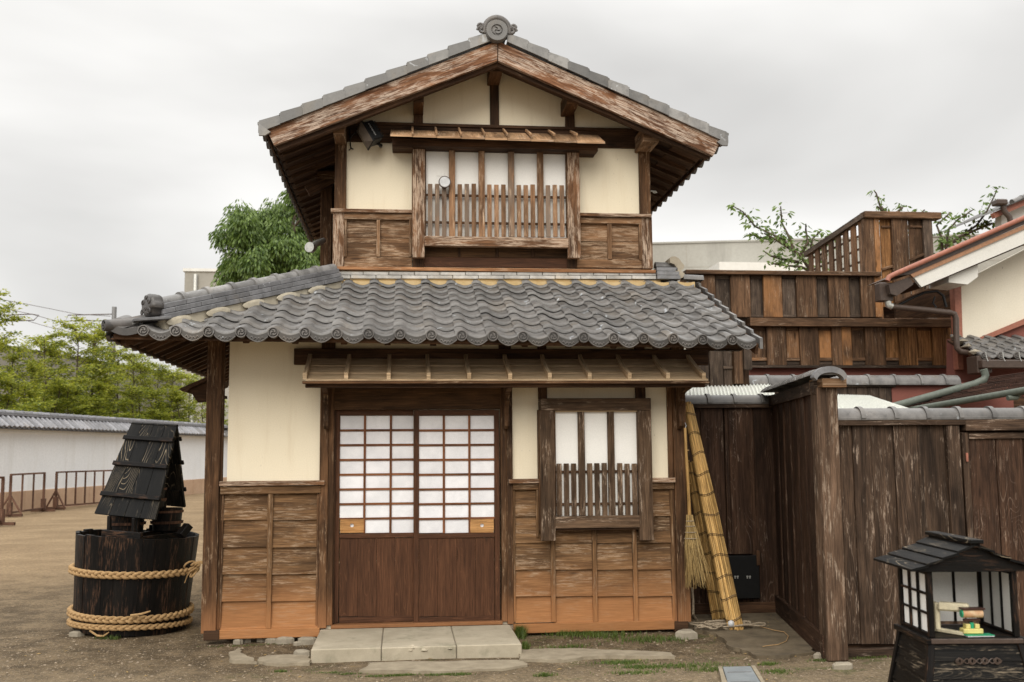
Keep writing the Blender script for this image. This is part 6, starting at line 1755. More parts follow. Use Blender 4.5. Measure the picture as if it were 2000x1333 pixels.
# projecting screened box at the top
PYF = 5.6
tb = thing('timber_bay', 'square timber bay with slatted side standing highest above the timber screen', 'bay', at(1750, 880, PYF))
xc_ = at(1690, 470, PYF).x
YB2 = PYF
for k in range(60):
    YB2 = PYF+k*.06
    if at(1577, 510, YB2).x >= xc_: break
q = rect(1690, 414, 1838, 427, PYF-.06)
MB().box(xc_-.03, q[1], PYF-.08, PYF+.1, q[2], q[3], ch=.01).build('top_rail', M['screen'], tb)
for a_, b_, m_ in ((1690, 1711, 'screen'), (1711.5, 1722, 'screen'), (1746, 1778, 'screen'), (1808, 1826, 'screend')): px_box(a_, 426, b_, 640, PYF-.02, .06, 'board', m_, tb, grain=2, ch=.006)
for a_, b_ in ((1722, 1746), (1778, 1808)):
    px_box(a_, 426, b_, 600, PYF+.05, .02, 'panel', 'screeno' if a_ < 1750 else 'screen', tb, grain=2); px_box(a_, 441, b_, 445, PYF+.02, .03, 'cleat', 'screen', tb); 
mb = MB(); mb.bar(at(1722, 527, PYF+.02), at(1750, 518, PYF+.02), .03, .04); mb.build('brace', M['screen'], tb)
mb = MB(); mb.bar(at(1776, 509, PYF+.02), at(1812, 494, PYF+.02), .03, .04); mb.build('brace', M['screen'], tb)
zT = q[2]; zBt = at(1690, 540, PYF).z
p0 = Vector((xc_, PYF, zT+.04)); p1 = Vector((xc_, YB2, at(1577, 497, YB2).z))
MB().bar(p0, p1, .10, .09, ext=.03).build('side_rail', M['screend'], tb)
for k in range(8):
    t_ = (k+.4)/8; p = p0.lerp(p1, t_); p.z -= .03
    Y_ = p.y; MB().box(xc_-.015, xc_+.015, Y_-.08, Y_+.08, zBt-.4, p.z, grain=2).build('slat', M['screen'], tb)
for zz in (.25, .45, .65):
    a_ = p0.lerp(p1, 0); MB().box(xc_+.02, xc_+.035, PYF, YB2, zBt+zz, zBt+zz+.035, grain=1).build('cross_bar', M['screend'], tb)
MB().box(xc_, at(1826, 500, PYF).x, YB2, YB2+.03, zBt-.4, zBt+.1, ch=0).build('back_board', M['screend'], tb)
# white plastered gable house on the right
WYG = 4.0
wg = thing('white_gable_house', 'white plastered gable house with reddish verge trim, cut off by the right edge', 'house', at(2000, 880, WYG))
pl = lambda px, py, Y=WYG: (at(px, py, Y).x, at(px, py, Y).z)
def poly(nm, pts, Y, th, mat, grain=(1, .42)): return MB().prism([pl(x, y, Y) for x, y in pts], Y, Y+th, grain=grain).build(nm, M[mat], wg)
poly('wall', [(1877, 552), (2080, 448), (2080, 600), (2000, 626), (1881, 676)], WYG, .15, 'cream2')
poly('wall', [(1864, 660), (1882, 677), (2080, 595), (2080, 1000), (1864, 1000)], WYG+.05, .2, 'pink')
poly('corner_post', [(1863, 548), (1877, 548), (1882, 722), (1872, 722)], WYG-.05, .12, 'redtrim', (0, 1))
poly('wall_trim', [(1880, 674), (1886, 680), (2080, 602), (2080, 590)], WYG-.04, .06, 'redtrim')
poly('barge_board', [(1784, 541), (1800, 561), (2080, 443), (2080, 413)], WYG-.62, .05, 'whitep')
poly('verge_board', [(1778, 536), (1784, 542), (2080, 413), (2080, 405)], WYG-.65, .05, 'browntrim')
poly('soffit', [(1792, 552), (1800, 563), (2080, 446), (2080, 438)], WYG-.55, .55, 'soffit')
MB().tube([at(1733, 549, WYG-.70), at(1737, 541, WYG-.70), at(1745, 537, WYG-.70), at(2080, 391, WYG-.70)], .032, 10).build('verge_roll', M['redtrim'], wg, smooth=60)
poly('roof', [(1745, 540), (1778, 536), (2080, 404), (2080, 392)], WYG-.66, .75, 'gutter')
q = rect(1856, 511, 1911, 553, WYG-.5); MB().prism([pl(1853, 520, WYG-.5), pl(1910, 508, WYG-.5), pl(1910, 541, WYG-.5), pl(1890, 556, WYG-.5), pl(1853, 552, WYG-.5)], WYG-.5, WYG).build('purlin_end', M['whitep'], wg)
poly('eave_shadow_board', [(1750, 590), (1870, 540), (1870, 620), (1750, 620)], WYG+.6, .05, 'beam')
MB().prism([pl(1736, 556, WYG-.60), pl(1778, 541, WYG-.6), pl(1784, 556, WYG-.6), pl(1752, 578, WYG-.6), pl(1740, 574, WYG-.6)], WYG-.60, WYG-.32).build('box_gutter', M['gutter'], wg)
MB().box(at(1719, 580, WYG-.5).x, at(1745, 580, WYG-.5).x, WYG-.5, WYG-.35, at(1730, 588, WYG-.5).z, at(1730, 552, WYG-.5).z, ch=.01).build('rain_head', M['gutter'], wg)
def pipe(nm, pts, Y, r, mat, par=wg, n=10): return MB().tube([at(x, y, Y) for x, y in pts], r, n).build(nm, M[mat], par, smooth=60)
pipe('downpipe', [(1733, 585), (1735, 596), (1742, 599)], WYG-.45, .045, 'silver')
pipe('downpipe', [(1742, 599), (1800, 605), (1856, 611), (1864, 614), (1867, 622), (1868, 668), (1869, 680), (1875, 687), (1890, 689), (1915, 690)], WYG-.45, .038, 'gutter')
pipe('cable', [(1752, 598), (1778, 584), (1805, 572), (1830, 569), (1842, 578), (1848, 600)], WYG-.35, .018, 'blackm')
pipe('wall_bracket', [(1826, 580), (1822, 592), (1828, 600), (1825, 606)], WYG-.3, .012, 'blackm')
MB().box(at(1896, 710, WYG-.6).x, at(1924, 710, WYG-.6).x, WYG-.75, WYG-.5, at(1905, 731, WYG-.6).z, at(1905, 697, WYG-.6).z, ch=.01).build('rain_head', M['gutter'], wg)
pipe('downpipe', [(1921, 722), (1925, 733), (1922, 742), (1905, 750), (1800, 779), (1735, 797)], WYG-1.2, .045, 'greenpipe')
# pent roof with tiles
PYe = WYG-.75
ea = at(1914, 698, PYe); wa = at(1911, 664, WYG-.02)
ra = at(2080, 690, PYe)
mb = MB(); tw2 = .26
pr_ = thing('pent_roof', 'small grey tiled pent roof with brown gutter at the right edge below the white gable', 'roof', at(1960, 700, PYe))
slp = (at(1990, 650, WYG).z-at(1990, 688, PYe).z)/.75
mbq = MB(); eave_into(mbq, .22, .19, slp, lip=False); t_ = mbq.build('eave_tile', mats2, None, smooth=50, org=(0, 0, 0)); PE = t_.data; bpy.data.objects.remove(t_)
mbq = MB(); tile_into(mbq, .22, .19, slp); t_ = mbq.build('roof_tile', mats2, None, smooth=50, org=(0, 0, 0)); PT = t_.data; bpy.data.objects.remove(t_)
z0_ = at(1930, 692, PYe).z-.045
for k in range(7):
    for r in range(4):
        x = ea.x+.04+k*.13*1.0
        x = ea.x+.05+k*.22+r*.02
        link(PE if r == 0 else PT, 'eave_tile' if r == 0 else 'roof_tile', pr_, (x, PYe+r*.19, z0_+slp*r*.19+k*.0), rot=(0, 0, U(-.01, .01)))
MB().prism([(-(PYe), z0_-.03), (-(WYG), z0_+slp*.75-.03), (-(WYG), z0_+slp*.75-.06), (-PYe, z0_-.06)], ea.x, ea.x+1.7, axis='x').build('sheathing', M['beam'], pr_)
for k in range(5):
    px, py = 1912+k*2, 690-k*6
MB().box(ea.x-.03, ea.x+1.7, PYe-.10, PYe+.02, z0_-.14, z0_-.035, ch=.01).build('gutter', M['gutter'], pr_)
for x in (1925, 1958, 1990): MB().tube([at(x, 688, PYe-.11), at(x+2, 700, PYe-.115), at(x+5, 706, PYe-.12)], .006, 5).build('gutter_hook', M['silver'], pr_)
for r in range(4): 
    mb = MB(); rock(mb, (ea.x-.0+r*.02, PYe+.1+r*.19, z0_+slp*(r*.19+.1)+.04), .08, 70+r, flat=.5); mb.build('edge_tile', M['stone'], pr_)
# brown shingle roof in front
N1, F1_, Tf, Tn = at(2080, 745, 1.2), at(1735, 805, 3.1), at(1930, 737, 3.15), at(2080, 716, 2.0)
sr = thing('shingle_roof', 'low dark brown shingled roof with a thin green gutter behind the right fence', 'roof', (N1+F1_+Tf+Tn)/4)
nr = 11
for r in range(nr):
    t0_, t1_ = r/nr, (r+1)/nr
    a_, b_ = F1_.lerp(Tf, t0_), N1.lerp(Tn, t0_); c_, d_ = F1_.lerp(Tf, t1_), N1.lerp(Tn, t1_)
    m = 6
    for k in range(m):
        q = [a_.lerp(b_, k/m+.002), a_.lerp(b_, (k+1)/m), c_.lerp(d_, (k+1)/m), c_.lerp(d_, k/m+.002)]
        o_ = Vector((0, 0, .014+U(0, .003))); q = [q[0]+o_, q[1]+o_, q[2], q[3]]
        mb = MB(); ou, ov = R_()*9, R_()*9
        mb.face(q, [(ou, ov), (ou+.4, ov), (ou+.4, ov+.1), (ou, ov+.1)])
        lo = [p-Vector((0, 0, .016)) for p in q]; mb.face([lo[0], lo[1], q[1], q[0]], [(ou, ov), (ou+.4, ov), (ou+.4, ov+.02), (ou, ov+.02)])
        mb.face(lo[::-1], [(ou, ov), (ou+.4, ov), (ou+.4, ov+.1), (ou, ov+.1)])
        mb.build('shingle', M['shingle'], sr)
mb = MB(); mb.tube([F1_+Vector((.0, -.03, -.02)), N1+Vector((0, -.03, -.02))], .04, 8); mb.build('gutter', M['greenpipe'], sr, smooth=60)
MB().tube([at(1968, 778, 1.7), at(1985, 777, 1.7), at(1990, 770, 1.7), at(1997, 766, 1.65), at(2004, 768, 1.6)], .03, 8).build('gutter_elbow', M['greenpipe'], sr, smooth=60)
px_box(1790, 775, 2100, 1000, 3.25, .1, 'wall', 'beam', sr, ch=0)
# roof corner at the upper right
UCY = 8.0
uc = thing('roof_corner', 'corner of a distant tiled roof with gutter and downpipe at the upper right edge', 'roof', at(1990, 430, UCY))
plu = lambda px, py: (at(px, py, UCY).x, at(px, py, UCY).z)
MB().prism([plu(1944, 426), plu(1940, 416), plu(2060, 362), plu(2060, 376)], UCY, UCY+.1, grain=(1, .4)).build('verge_board', M['redtrim'], uc)
MB().prism([plu(1975, 414), plu(2060, 372), plu(2060, 470), plu(1975, 470)], UCY+.3, UCY+.5).build('wall', M['whitep'], uc)
for k in range(6):
    a_ = at(1978+k*17, 398-k*7.5, UCY+.1); b_ = at(1996+k*17, 389-k*7.5, UCY+.1); mb = MB(); cap_into(mb, a_, b_, .07, Vector((0, 0, 1))); mb.build('cap_tile', M['tile'], uc, smooth=40)
MB().prism([plu(1940, 414), plu(1950, 407), plu(1975, 398), plu(2060, 357), plu(2060, 366)], UCY-.1, UCY+2.5).build('roof', M['tilegap'], uc)
MB().box(at(1948, 400, UCY-.2).x, at(1970, 400, UCY-.2).x, UCY-.2, UCY, at(1960, 405, UCY).z, at(1960, 394, UCY).z, ch=.02).build('rain_head', M['gutter'], uc)
pipe('downpipe', [(1959, 400), (1961, 412), (1972, 425), (1976, 445)], UCY-.1, .05, 'gutter', uc)
# big pale concrete building far behind
P0, P1 = at(1255, 478, 60), at(2060, 439, 54.6)
A2, u2, v2, L2 = frame2(P0, P1); Mb2 = Matrix(((u2.x, v2.x, 0, A2.x), (u2.y, v2.y, 0, A2.y), (0, 0, 1, 0), (0, 0, 0, 1)))
if v2.y < 0: pass
bb = thing('concrete_hall', 'very wide pale stained concrete building far behind the timber screen', 'building', A2+u2*L2/2)
MB().box(-30, L2, 0, 20, 0, P0.z, ch=0, M=Mb2).build('wall', M['concl'], bb)
MB().box(-30, L2, -.1, .3, P0.z, P0.z+.12, ch=0, M=Mb2).build('coping', M['concl'], bb)
a_, b_ = at(1378, 528, 57), at(1580, 524, 56)
MB().box(a_.x, b_.x, 54, 60, a_.z-4, a_.z, ch=0).build('white_annex', M['whitep'], bb)
for zz in (1.7, 3.4, 5.1): MB().box(-30, L2, -.02, .1, P0.z-zz, P0.z-zz+.05, ch=0, M=Mb2).build('joint_line', M['conc'], bb)
x = 3
while x < L2: MB().box(x, x+.05, -.018, .1, 0, P0.z-.01, ch=0, M=Mb2).build('joint_line', M['conc'], bb); x += 6
# trees reaching over
def branchy(label, Y, limbs, leaf, dens, mat, seed, spread=.16):
    random.seed(seed)
    root = at(limbs[0][0][0], limbs[0][0][1], Y)
    t = thing('leafy_tree', label, 'tree', (root.x, Y, 0)); wd, lf = MB(), MB()
    wd.tube([(root.x, Y, 0), tuple(root)], [.10, .05], 7)
    for lb in limbs:
        pts = [at(x, y, Y)+Vector((0, U(-.15, .15), 0)) for x, y in lb]; n_ = len(pts)
        wd.tube(pts, [.028*(1-i/n_)+.004 for i in range(n_)], 5, cap=False)
        for i in range(n_-1):
            seg = pts[i+1]-pts[i]; cnt = max(2, int(seg.length*dens*(0.5+.9*(i+1)/n_)))
            for k in range(cnt):
                p = pts[i]+seg*R_(); d = rdir(); tw = p+Vector((d.x, d.y, abs(d.z)*.5))*spread*U(.2, 1.6)
                if R_() < .35: wd.tube([p, tw], [.004, .002], 3, cap=False)
                for j in range(3):
                    e = rdir(); leafq(lf, tw+e*.03, Vector((e.x, e.y, -.55+.4*e.z)), leaf*U(.6, 1.25), leaf*.2)
    wd.build('trunk', M['bark'], t); lf.build('crown', mat, t)
branchy('sparse leafy tree with long reaching boughs left of the timber bay', 9, [
    [(1600, 545), (1560, 505), (1520, 470), (1480, 440), (1450, 415), (1428, 405)], [(1565, 510), (1535, 505), (1505, 500), (1495, 490)], [(1555, 500), (1545, 470), (1530, 435), (1522, 405)],
    [(1580, 520), (1585, 490), (1590, 465), (1605, 450)], [(1590, 530), (1560, 524), (1525, 515), (1510, 512)], [(1520, 470), (1490, 462), (1462, 458)], [(1560, 505), (1575, 475), (1575, 450), (1570, 440)], [(1540, 488), (1510, 470), (1495, 455)], [(1590, 535), (1610, 490), (1630, 455)]], .115, 30, M['leafm'], 31, .14)
branchy('leafy twig tops standing up behind the top rail of the timber bay', 9, [[(1745, 470), (1735, 430), (1722, 400), (1716, 375), (1712, 370)], [(1735, 430), (1755, 410), (1762, 402)], [(1740, 445), (1722, 415), (1710, 405)], [(1760, 460), (1790, 425), (1800, 413)]], .11, 26, M['leafd'], 32, .10)
branchy('leafy tree with drooping boughs between the timber bay and the white gable', 9, [[(1850, 520), (1845, 480), (1850, 450), (1870, 430), (1895, 412)], [(1845, 490), (1835, 465), (1830, 440), (1842, 425), (1850, 418)], [(1850, 480), (1880, 460), (1910, 440), (1925, 415), (1938, 385), (1944, 372)], [(1870, 465), (1900, 452), (1930, 440), (1950, 436)], [(1835, 500), (1850, 478), (1875, 470)]], .12, 26, M['leafm'], 33, .13)
random.seed(77)
# ================================================================== THINGS LEANING IN THE ALCOVE
def reed_roll(name, label, top, bot, w, nre, dpt, ties):
    t = thing(name, label, 'reed screen', (bot.x, bot.y, 0)); d = (bot-top); dn = d.normalized()
    s_ = Vector((1, 0, 0)); s_ = (s_-dn*s_.dot(dn)).normalized(); b_ = dn.cross(s_).normalized()
    for i in range(nre):
        a = 2*math.pi*i/nre; 
        off = s_*math.cos(a)*w*.5+b_*math.sin(a)*dpt*.5
        k0 = .62; tp = top+off*k0+dn*U(-.02, .03); bt_ = bot+off*1.0+dn*U(-.03, .02); mid = top.lerp(bot, .5)+off*1.0+s_*U(-.003, .003)
        MB().tube([tp, mid, bt_], [.0075, .0085, .0085], 6).build('reed', M['reed'], t, smooth=60)
    for i in range(nre//2):
        a = 2*math.pi*i/(nre//2); off = s_*math.cos(a)*w*.32+b_*math.sin(a)*dpt*.3
        MB().tube([top+off*.6+dn*U(-.03, .05), bot+off+dn*U(-.02, .02)], .008, 5).build('reed', M['reed'], t)
    for k in range(ties):
        f_ = (k+.5)/ties; sc = (.62+(1-.62)*min(1, f_*2)); c = top.lerp(bot, f_)
        pts = [c+s_*math.cos(a)*(w*.5*sc+.010)+b_*math.sin(a)*(dpt*.5*sc+.010)+dn*.012*math.sin(a*2+k) for a in [2*math.pi*j/18 for j in range(18)]]
        MB().tube(pts, .0026, 5, closed=True).build('tie', M['fence'], t)
        pts = [p+dn*.012 for p in pts]; MB().tube(pts, .0022, 5, closed=True).build('tie', M['fence'], t)
gb = gat(1437, 1232)
reed_roll('rolled_reed_screen', 'long yellow rolled reed screen leaning on the house corner, in front of a shorter one', at(1343, 790, .16), Vector((gb.x, gb.y, .012)), .125, 24, .10, 11)
gb2 = gat(1406, 1214)
reed_roll('rolled_reed_screen', 'shorter dull reed screen half hidden behind the long one and the broom', at(1349, 905, .34), Vector((gb2.x, gb2.y, .012)), .12, 18, .09, 8)
br = thing('bamboo_broom', 'straw broom with a bamboo handle hanging brush down on the house corner', 'broom', at(1350, 1005, -.09))
MB().tube([at(1338, 836, -.10), at(1341, 900, -.10), at(1344, 950, -.10), at(1347, 1012, -.10)], [.012, .0135, .014, .016], 10).build('handle', M['bamboo'], br, smooth=60)
for y_ in (880, 945): MB().lathe([(.0135, -.004), (.017, 0), (.0135, .004)], 12, at(1340+(y_-836)*.05, y_, -.10)).build('node_ring', M['bamboo'], br)
MB().tube([at(1338, 838, -.10), at(1340, 832, -.085), at(1338, 826, -.07)], .004, 5).build('string', M['globe'], br)
for q_ in range(130):
    a = U(0, 6.28); r0 = .03*math.sqrt(R_()); tp = at(1347+U(-1, 1), 1006, -.10)+Vector((r0*math.cos(a)*.9, r0*math.sin(a)*.6, 0))
    ex_ = U(-.05, .17); bt_ = at(1347, U(1120, 1152), -.10)+Vector((ex_, U(-.07, .05), 0)); md = tp.lerp(bt_, .4)+Vector((r0*math.cos(a)*.7, 0, 0))
    if q_ == 0: mb = MB()
    mb.tube([tp, md, bt_+Vector((U(-.01, .03), 0, 0))], [.0028, .0026, .0012], 4, cap=False)
mb.build('brush', M['twig'], br)
for y_ in (1018, 1028, 1040, 1052):
    c = at(1347+(y_-1010)*.06, y_, -.10); w_ = .034+.0007*(y_-1018)
    MB().tube([c+Vector((w_*math.cos(t), .6*w_*math.sin(t), 0)) for t in [2*math.pi*i/14 for i in range(14)]], .004, 5, closed=True).build('binding', M['cord'], br)
# hanging rope and coil on the ground
rp_ = thing('cord_coil', 'tangled coil of dull striped cord on the ground at the foot of the reed screens', 'cord', gat(1400, 1228))
random.seed(12)
for k in range(9):
    c = gat(U(1375, 1440), U(1220, 1236)); rx, ry = U(.10, .24), U(.05, .10); ph = U(0, 6)
    pts = []
    for i in range(34):
        t = i/33*2*math.pi*U(.98, 1.02); pts.append((c.x+rx*math.cos(t+ph)*(1+.12*math.sin(3*t+k)), c.y+ry*math.sin(t+ph)+.01*math.sin(5*t), .022+.006*k*.7+.008*math.sin(4*t+k)))
    MB().tube(pts, .0075, 6).build('cord_loop', M['cord'], rp_, smooth=60)
pts = [at(1352, 1148, .3), at(1354, 1175, .28), at(1354, 1200, .2)]; pts.append(gat(1362, 1218)+Vector((0, 0, .02)))
MB().tube(pts, .011, 6).build('hanging_cord', M['cord'], rp_, smooth=60)
st = MB().tube([gat(x, y)+Vector((0, 0, .022)) for x, y in ((1456, 1222), (1480, 1228), (1510, 1236), (1532, 1240), (1540, 1248), (1536, 1258), (1520, 1265), (1500, 1267), (1490, 1269))], .0035, 5).build('string', M['rope'])
tag(st, 'thin pale string curling over the cement floor of the alcove', 'string')
gl = thing('glass_ball', 'small pale round ball resting on the coiled cord', 'ball', gat(1427, 1231))
c = gat(1427, 1233)+Vector((0, -.02, .065))
MB().lathe([(0, -.029)]+[(.029*math.cos(a), .029*math.sin(a)) for a in [(-70+i*20)*math.pi/180 for i in range(8)]]+[(0, .029)], 18, c).build('ball', M['globe'], gl, smooth=80)
# ================================================================== BLACK LANTERN-SHAPED STAND
BY = -3.64
fl0 = at(1816, 1246, BY); th_ = math.radians(-6.6)
ex = Vector((math.cos(th_), math.sin(th_), 0)); ey = Vector((-math.sin(th_), math.cos(th_), 0))
Wd = (at(1984, 1250, BY).x-fl0.x)/ex.x*.985; Dp = .42
zs = fl0.z; zp = at(1816, 1116, BY).z
O = Vector((fl0.x, fl0.y, 0))
MBx = Matrix(((ex.x, ey.x, 0, O.x), (ex.y, ey.y, 0, O.y), (0, 0, 1, 0), (0, 0, 0, 1)))
ls = thing('lantern_stand', 'black charred wood stand shaped like a little roofed house with paper lattice sides', 'stand', O+ex*Wd/2+ey*Dp/2)
def B(nm, x0, x1, y0, y1, z0, z1, mat='blackp', ch=.003, grain=None, m=None): return MB().box(x0, x1, y0, y1, z0, z1, ch=ch, grain=grain, M=MBx).build(nm, M[mat], ls)
pw = .03
for x in (0, Wd-pw):
    for y in (0, Dp-pw): B('post', x, x+pw, y, y+pw, zs, zp+.02, grain=2)
B('shelf', -.0, Wd, .0, Dp, zs-.02, zs-.001, 'blackp'); 
B('shelf_lip', -.025, Wd+.025, -.028, -.002, zs-.028, zs-.004, 'gutter'); B('shelf_lip', -.028, -.002, -.03, Dp+.03, zs-.03, zs-.002)
B('shelf_lip', Wd+.002, Wd+.028, -.03, Dp+.03, zs-.03, zs-.002)
for z in (zp-.0,): B('head_rail', pw, Wd-pw, 0, pw, z-.005, z+.03); B('head_rail', 0, pw, pw, Dp-pw, z-.02, z+.03); B('head_rail', Wd-pw, Wd, pw, Dp-pw, z-.02, z+.03); B('head_rail', pw, Wd-pw, Dp-pw, Dp, z-.02, z+.03)
B('foot_rail', 0.004, .022, pw, Dp-pw, zs, zs+.018); B('foot_rail', Wd-.022, Wd-.004, pw, Dp-pw, zs, zs+.018)
# left lattice 3 x 3
y0_, y1_ = pw, Dp-pw; z0_, z1_ = zs+.018, zp-.02
for i in range(3):
    for j in range(3):
        B('paper_pane', .016, .019, y0_+(y1_-y0_)*i/3+.003, y0_+(y1_-y0_)*(i+1)/3-.003, z0_+(z1_-z0_)*j/3+.002, z0_+(z1_-z0_)*(j+1)/3-.002, 'wpaper', ch=0)
for i in (1, 2):
    yy = y0_+(y1_-y0_)*i/3; B('lattice_bar', .0, .014, yy-.008, yy+.008, z0_, z1_, grain=2); zz = z0_+(z1_-z0_)*i/3; B('lattice_bar', .002, .0155, y0_, y1_, zz-.006, zz+.006)
# back and right walls
for i in range(3):
    B('paper_pane', pw+(Wd-2*pw)*i/3+.003, pw+(Wd-2*pw)*(i+1)/3-.003, Dp-.014, Dp-.011, z0_, z1_, 'wpaper', ch=0)
    B('paper_pane', Wd-.014, Wd-.011, y0_+(y1_-y0_)*i/3+.003, y0_+(y1_-y0_)*(i+1)/3-.003, z0_, z1_, 'wpaper', ch=0)
for i in (1, 2):
    xx = pw+(Wd-2*pw)*i/3; B('lattice_bar', xx-.007, xx+.007, Dp-.024, Dp-.015, z0_, z1_, grain=2)
    yy = y0_+(y1_-y0_)*i/3; B('lattice_bar', Wd-.024, Wd-.015, yy-.008, yy+.008, z0_, z1_, grain=2)
    zz = z0_+(z1_-z0_)*i/3; B('lattice_bar', pw, Wd-pw, Dp-.009, Dp, zz-.007, zz+.007); B('lattice_bar', Wd-.009, Wd, y0_, y1_, zz-.007, zz+.007)
# splayed base of boards
zb1 = 0.0; sp_ = .085
def base_pt(side, t, z):
    k = (zs-.03-z)/(zs-.03); e = sp_*k
    if side == 'f': return MBx @ Vector((-e+(Wd+2*e)*t, -e, z))
    if side == 'l': return MBx @ Vector((-e, Dp+e-(Dp+2*e)*t, z))
    if side == 'r': return MBx @ Vector((Wd+e, -e+(Dp+2*e)*t, z))
    return MBx @ Vector((Wd+e-(Wd+2*e)*t, Dp+e, z))
nb = 6
for sd in 'flrb':
    for k in range(nb):
        za, zb_ = zs-.03-(zs-.03)*k/nb-.002, zs-.03-(zs-.03)*(k+1)/nb
        q = [base_pt(sd, 0.02, zb_), base_pt(sd, .98, zb_), base_pt(sd, .98, za), base_pt(sd, .02, za)]
        nrm = (q[1]-q[0]).cross(q[3]-q[0]).normalized(); ci = MBx @ Vector((Wd/2, Dp/2, za))
        if nrm.dot(q[0]-ci) < 0: nrm = -nrm
        q[0] += nrm*.006; q[1] += nrm*.006
        lo = [p-nrm*.014 for p in q]; ou, ov = R_()*9, R_()*9; L_ = Wd
        UVQ = [(ou, ov), (ou+L_, ov), (ou+L_, ov+.11), (ou, ov+.11)]
        mb = MB(); mb.face(q, UVQ); mb.face(lo[::-1], UVQ)
        for i in range(4):
            j = (i+1) % 4; mb.face([q[j], q[i], lo[i], lo[j]], [(ou, ov), (ou+L_, ov), (ou+L_, ov+.01), (ou, ov+.01)])
        mb.build('base_board', M['blackq'], ls, weld=True)
for cx_, cy_ in ((-1, -1), (1, -1), (-1, 1), (1, 1)):
    tp_ = MBx @ Vector((Wd/2+cx_*(Wd/2-.004), Dp/2+cy_*(Dp/2-.004), zs-.03)); bt_ = MBx @ Vector((Wd/2+cx_*(Wd/2+sp_), Dp/2+cy_*(Dp/2+sp_), 0.0))
    MB().bar(bt_, tp_, .035, .035, up=ey).build('leg', M['blackp'], ls)
# row of knot-like carvings on the front
for k in range(4):
    for j in range(2):
        c = base_pt('f', .30+.13*k, zs-.115); nrm = -ey
        pts = [c+nrm*.014+ex*(.018*math.cos(t)*(1 if j == 0 else .55))+Vector((0, 0, .014*math.sin(t)*(1 if j == 0 else 1.2))) for t in [2*math.pi*i/12 for i in range(12)]]
        MB().tube(pts, .0032, 5, closed=True).build('carved_ring', M['gutter'], ls)
for sgn in (-1, 1):
    pts = [base_pt('f', .28+.46*t, zs-.115+sgn*.012*math.sin(t*22))-ey*.013 for t in [i/30 for i in range(31)]]
    MB().tube(pts, .0028, 5).build('carved_cord', M['gutter'], ls)
# concave roof
ov_ = .108; fo = .075; zr = at(1905, 1060, BY).z; ze_ = at(1795, 1118, BY-.07).z
hw = Wd/2+ov_
def rc(t): # t 0 ridge .. 1 eave : (x offset, z)
    return hw*t, zr-(zr-ze_)*(t**.82*.9+.1*t)
for sg in (-1, 1):
    cuts = [0, .26, .5, .74, .985]
    for k in range(4):
        (x0, z0), (x1, z1) = rc(cuts[k]), rc(cuts[k+1]+.02)
        if k == 3: (x1, z1) = rc(1.0)
        o0, o1 = .004, .014
        A_ = [(Wd/2+sg*x0, -fo, z0+o0), (Wd/2+sg*x1, -fo, z1+o1), (Wd/2+sg*x1, Dp+fo, z1+o1), (Wd/2+sg*x0, Dp+fo, z0+o0)]
        q = [MBx @ Vector(p) for p in A_]; lo = [p-Vector((0, 0, .012)) for p in q]
        ou, ov2 = R_()*9, R_()*9; w_ = x1-x0; L_ = Dp+2*fo
        UVQ = [(ou, ov2), (ou, ov2+w_), (ou+L_, ov2+w_), (ou+L_, ov2)]
        mb = MB(); mb.face(q if sg < 0 else q[::-1], UVQ if sg < 0 else UVQ[::-1]); mb.face(lo if sg > 0 else lo[::-1], UVQ)
        for i in range(4):
            j = (i+1) % 4; mb.face([q[i], q[j], lo[j], lo[i]], [(ou, ov2), (ou+.1, ov2), (ou+.1, ov2+.01), (ou, ov2+.01)])
        mb.build('roof_board', M['black'], ls, weld=True)
for yy in (-.035, Dp+.02):
    pts = [(Wd/2-hw*.97, ze_-.002)]+[(Wd/2+s*rc(abs(t))[0], rc(abs(t))[1]-.008) for s, t in [(-1, .95-.95*i/8) for i in range(8)]+[(1, .95*i/8) for i in range(0, 9)]]+[(Wd/2+hw*.97, ze_-.002), (Wd-.0, zp+.0), (0, zp+.0)]
    mb = MB(); mb.prism(pts, yy, yy+.014); mb.v = [tuple(MBx @ Vector(v)) for v in mb.v]; mb.build('gable_board', M['blackp'], ls)
B('ridge_board', Wd/2-.035, Wd/2+.035, -fo-.015, Dp+fo+.02, zr+.004, zr+.024, 'black')
B('ridge_board', Wd/2-.022, Wd/2+.022, -fo, Dp+fo, zr-.016, zr+.004, 'blackp')
# stamping press inside
zsf = zs
spz = thing('stamp_press', 'cream and yellow desktop stamping press with a rusty front roller inside the black lantern stand', 'press', MBx @ Vector((.22, .2, zsf)))
def Bp(nm, x0, x1, y0, y1, z0, z1, mat, ch=.003, Mx=None, par=spz): return MB().box(x0, x1, y0, y1, z0, z1, ch=ch, M=MBx @ (Mx or Matrix())).build(nm, M[mat], par)
pl2 = lambda px, py, dy: MBx.inverted() @ at(px, py, BY+dy)
c0 = MBx.inverted() @ at(1890, 1235, BY+.06); cxp = c0.x; zb2 = zsf
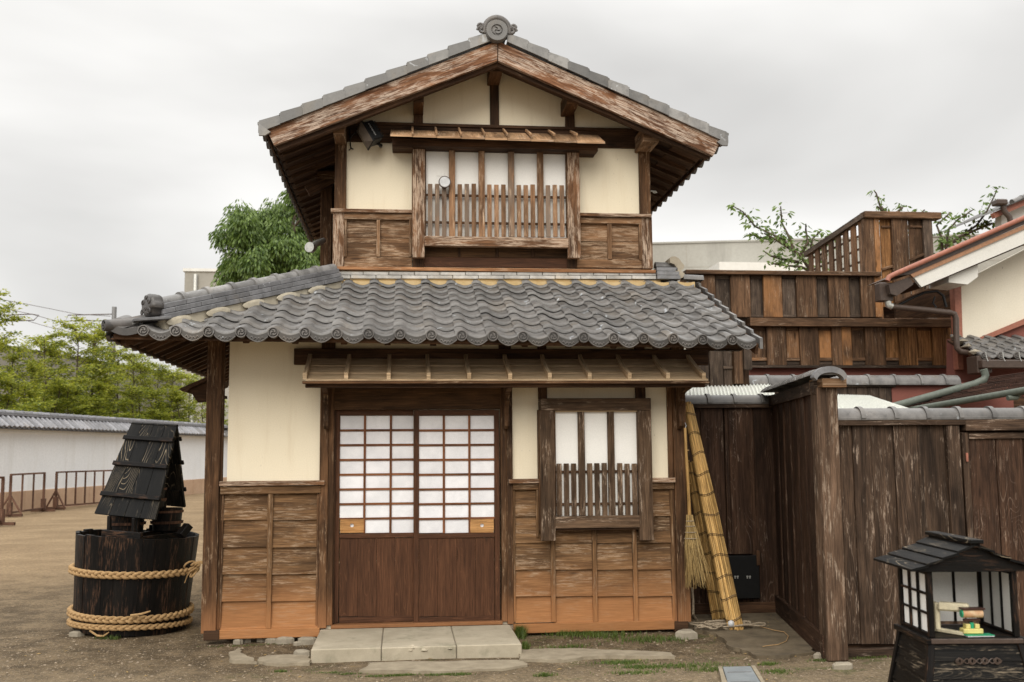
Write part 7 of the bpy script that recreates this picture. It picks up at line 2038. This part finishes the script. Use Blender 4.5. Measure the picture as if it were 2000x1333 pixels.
# curved rail base going back-left
pts = [MBx @ Vector((cxp-.03-.13*(t**1.0), .05+.17*t+.05*t*t, zsf+.010)) for t in [i/7 for i in range(8)]]
mb = MB()
for i in range(7): mb.bar(pts[i], pts[i+1], .035, .018, ext=.003)
mb.build('base_rail', M['creamplastic'], spz)
Bp('upright', cxp-.135, cxp-.110, .16, .25, zsf+.01, zsf+.155, 'creamplastic', .01)
hd2 = MB(); v = [(-.125, .16), (-.125, .235)]
A8 = [Vector((cxp-.125, .13, zsf+.110)), Vector((cxp-.105, .13, zsf+.110))]
Mx_ = Matrix.Translation(Vector((cxp-.045, .125, zsf+.138))) @ Matrix.Rotation(math.radians(-28), 4, 'Z')
Bp('arm', -.085, .07, -.03, .03, -.022, .022, 'creamplastic', .01, Mx_)
Mx_ = Matrix.Translation(Vector((cxp+.01, .045, zsf+.115)))
mb = MB(); mb.tube([MBx @ Mx_ @ Vector((-.052, 0, 0)), MBx @ Mx_ @ Vector((.052, 0, 0))], .022, 16); mb.build('roller', M['rusty'], spz, smooth=50)
mb = MB(); mb.tube([MBx @ Mx_ @ Vector((-.058, 0, 0)), MBx @ Mx_ @ Vector((-.0525, 0, 0))], .020, 16); mb.build('green_end_cap', M['green'], spz, smooth=50)
Bp('top_plate', cxp-.048, cxp+.072, .022, .075, zsf+.137, zsf+.145, 'darkbrown')
for x in (-.03, .03): mb = MB(); mb.tube([MBx @ Vector((cxp+.01+x, .05, zsf+.095)), MBx @ Vector((cxp+.01+x*1.3, .05, zsf+.08)), MBx @ Vector((cxp+.01+x*.8, .05, zsf+.06))], .005, 6); mb.build('spring', M['gutter'], spz)
Bp('cross_piece', cxp-.035, cxp+.05, .04, .062, zsf+.075, zsf+.088, 'darkbrown')
Bp('stamp_block', cxp-.045, cxp+.060, .03, .085, zsf+.012, zsf+.038, 'yellow', .004)
Bp('stamp_block', cxp-.028, cxp-.004, .035, .08, zsf+.038, zsf+.062, 'yellow'); Bp('stamp_block', cxp+.020, cxp+.044, .035, .08, zsf+.038, zsf+.062, 'yellow')
mb = MB(); mb.tube([MBx @ Vector((cxp+.008, .05, zsf+.036)), MBx @ Vector((cxp+.008, .05, zsf+.068))], .010, 10); mb.build('green_knob', M['green'], spz)
bk = thing('booklet', 'thin green and white booklet lying under the stamping press', 'booklet', MBx @ Vector((cxp+.03, .03, zsf)))
Mx_ = Matrix.Translation(Vector((cxp+.035, .028, zsf+.004))) @ Matrix.Rotation(math.radians(3), 4, 'Z')
Bp('pages', -.075, .068, -.026, .035, -.003, .003, 'globe', .001, Mx_, bk); Bp('cover', -.077, .07, -.027, .037, .0032, .0062, 'green', .001, Mx_, bk)
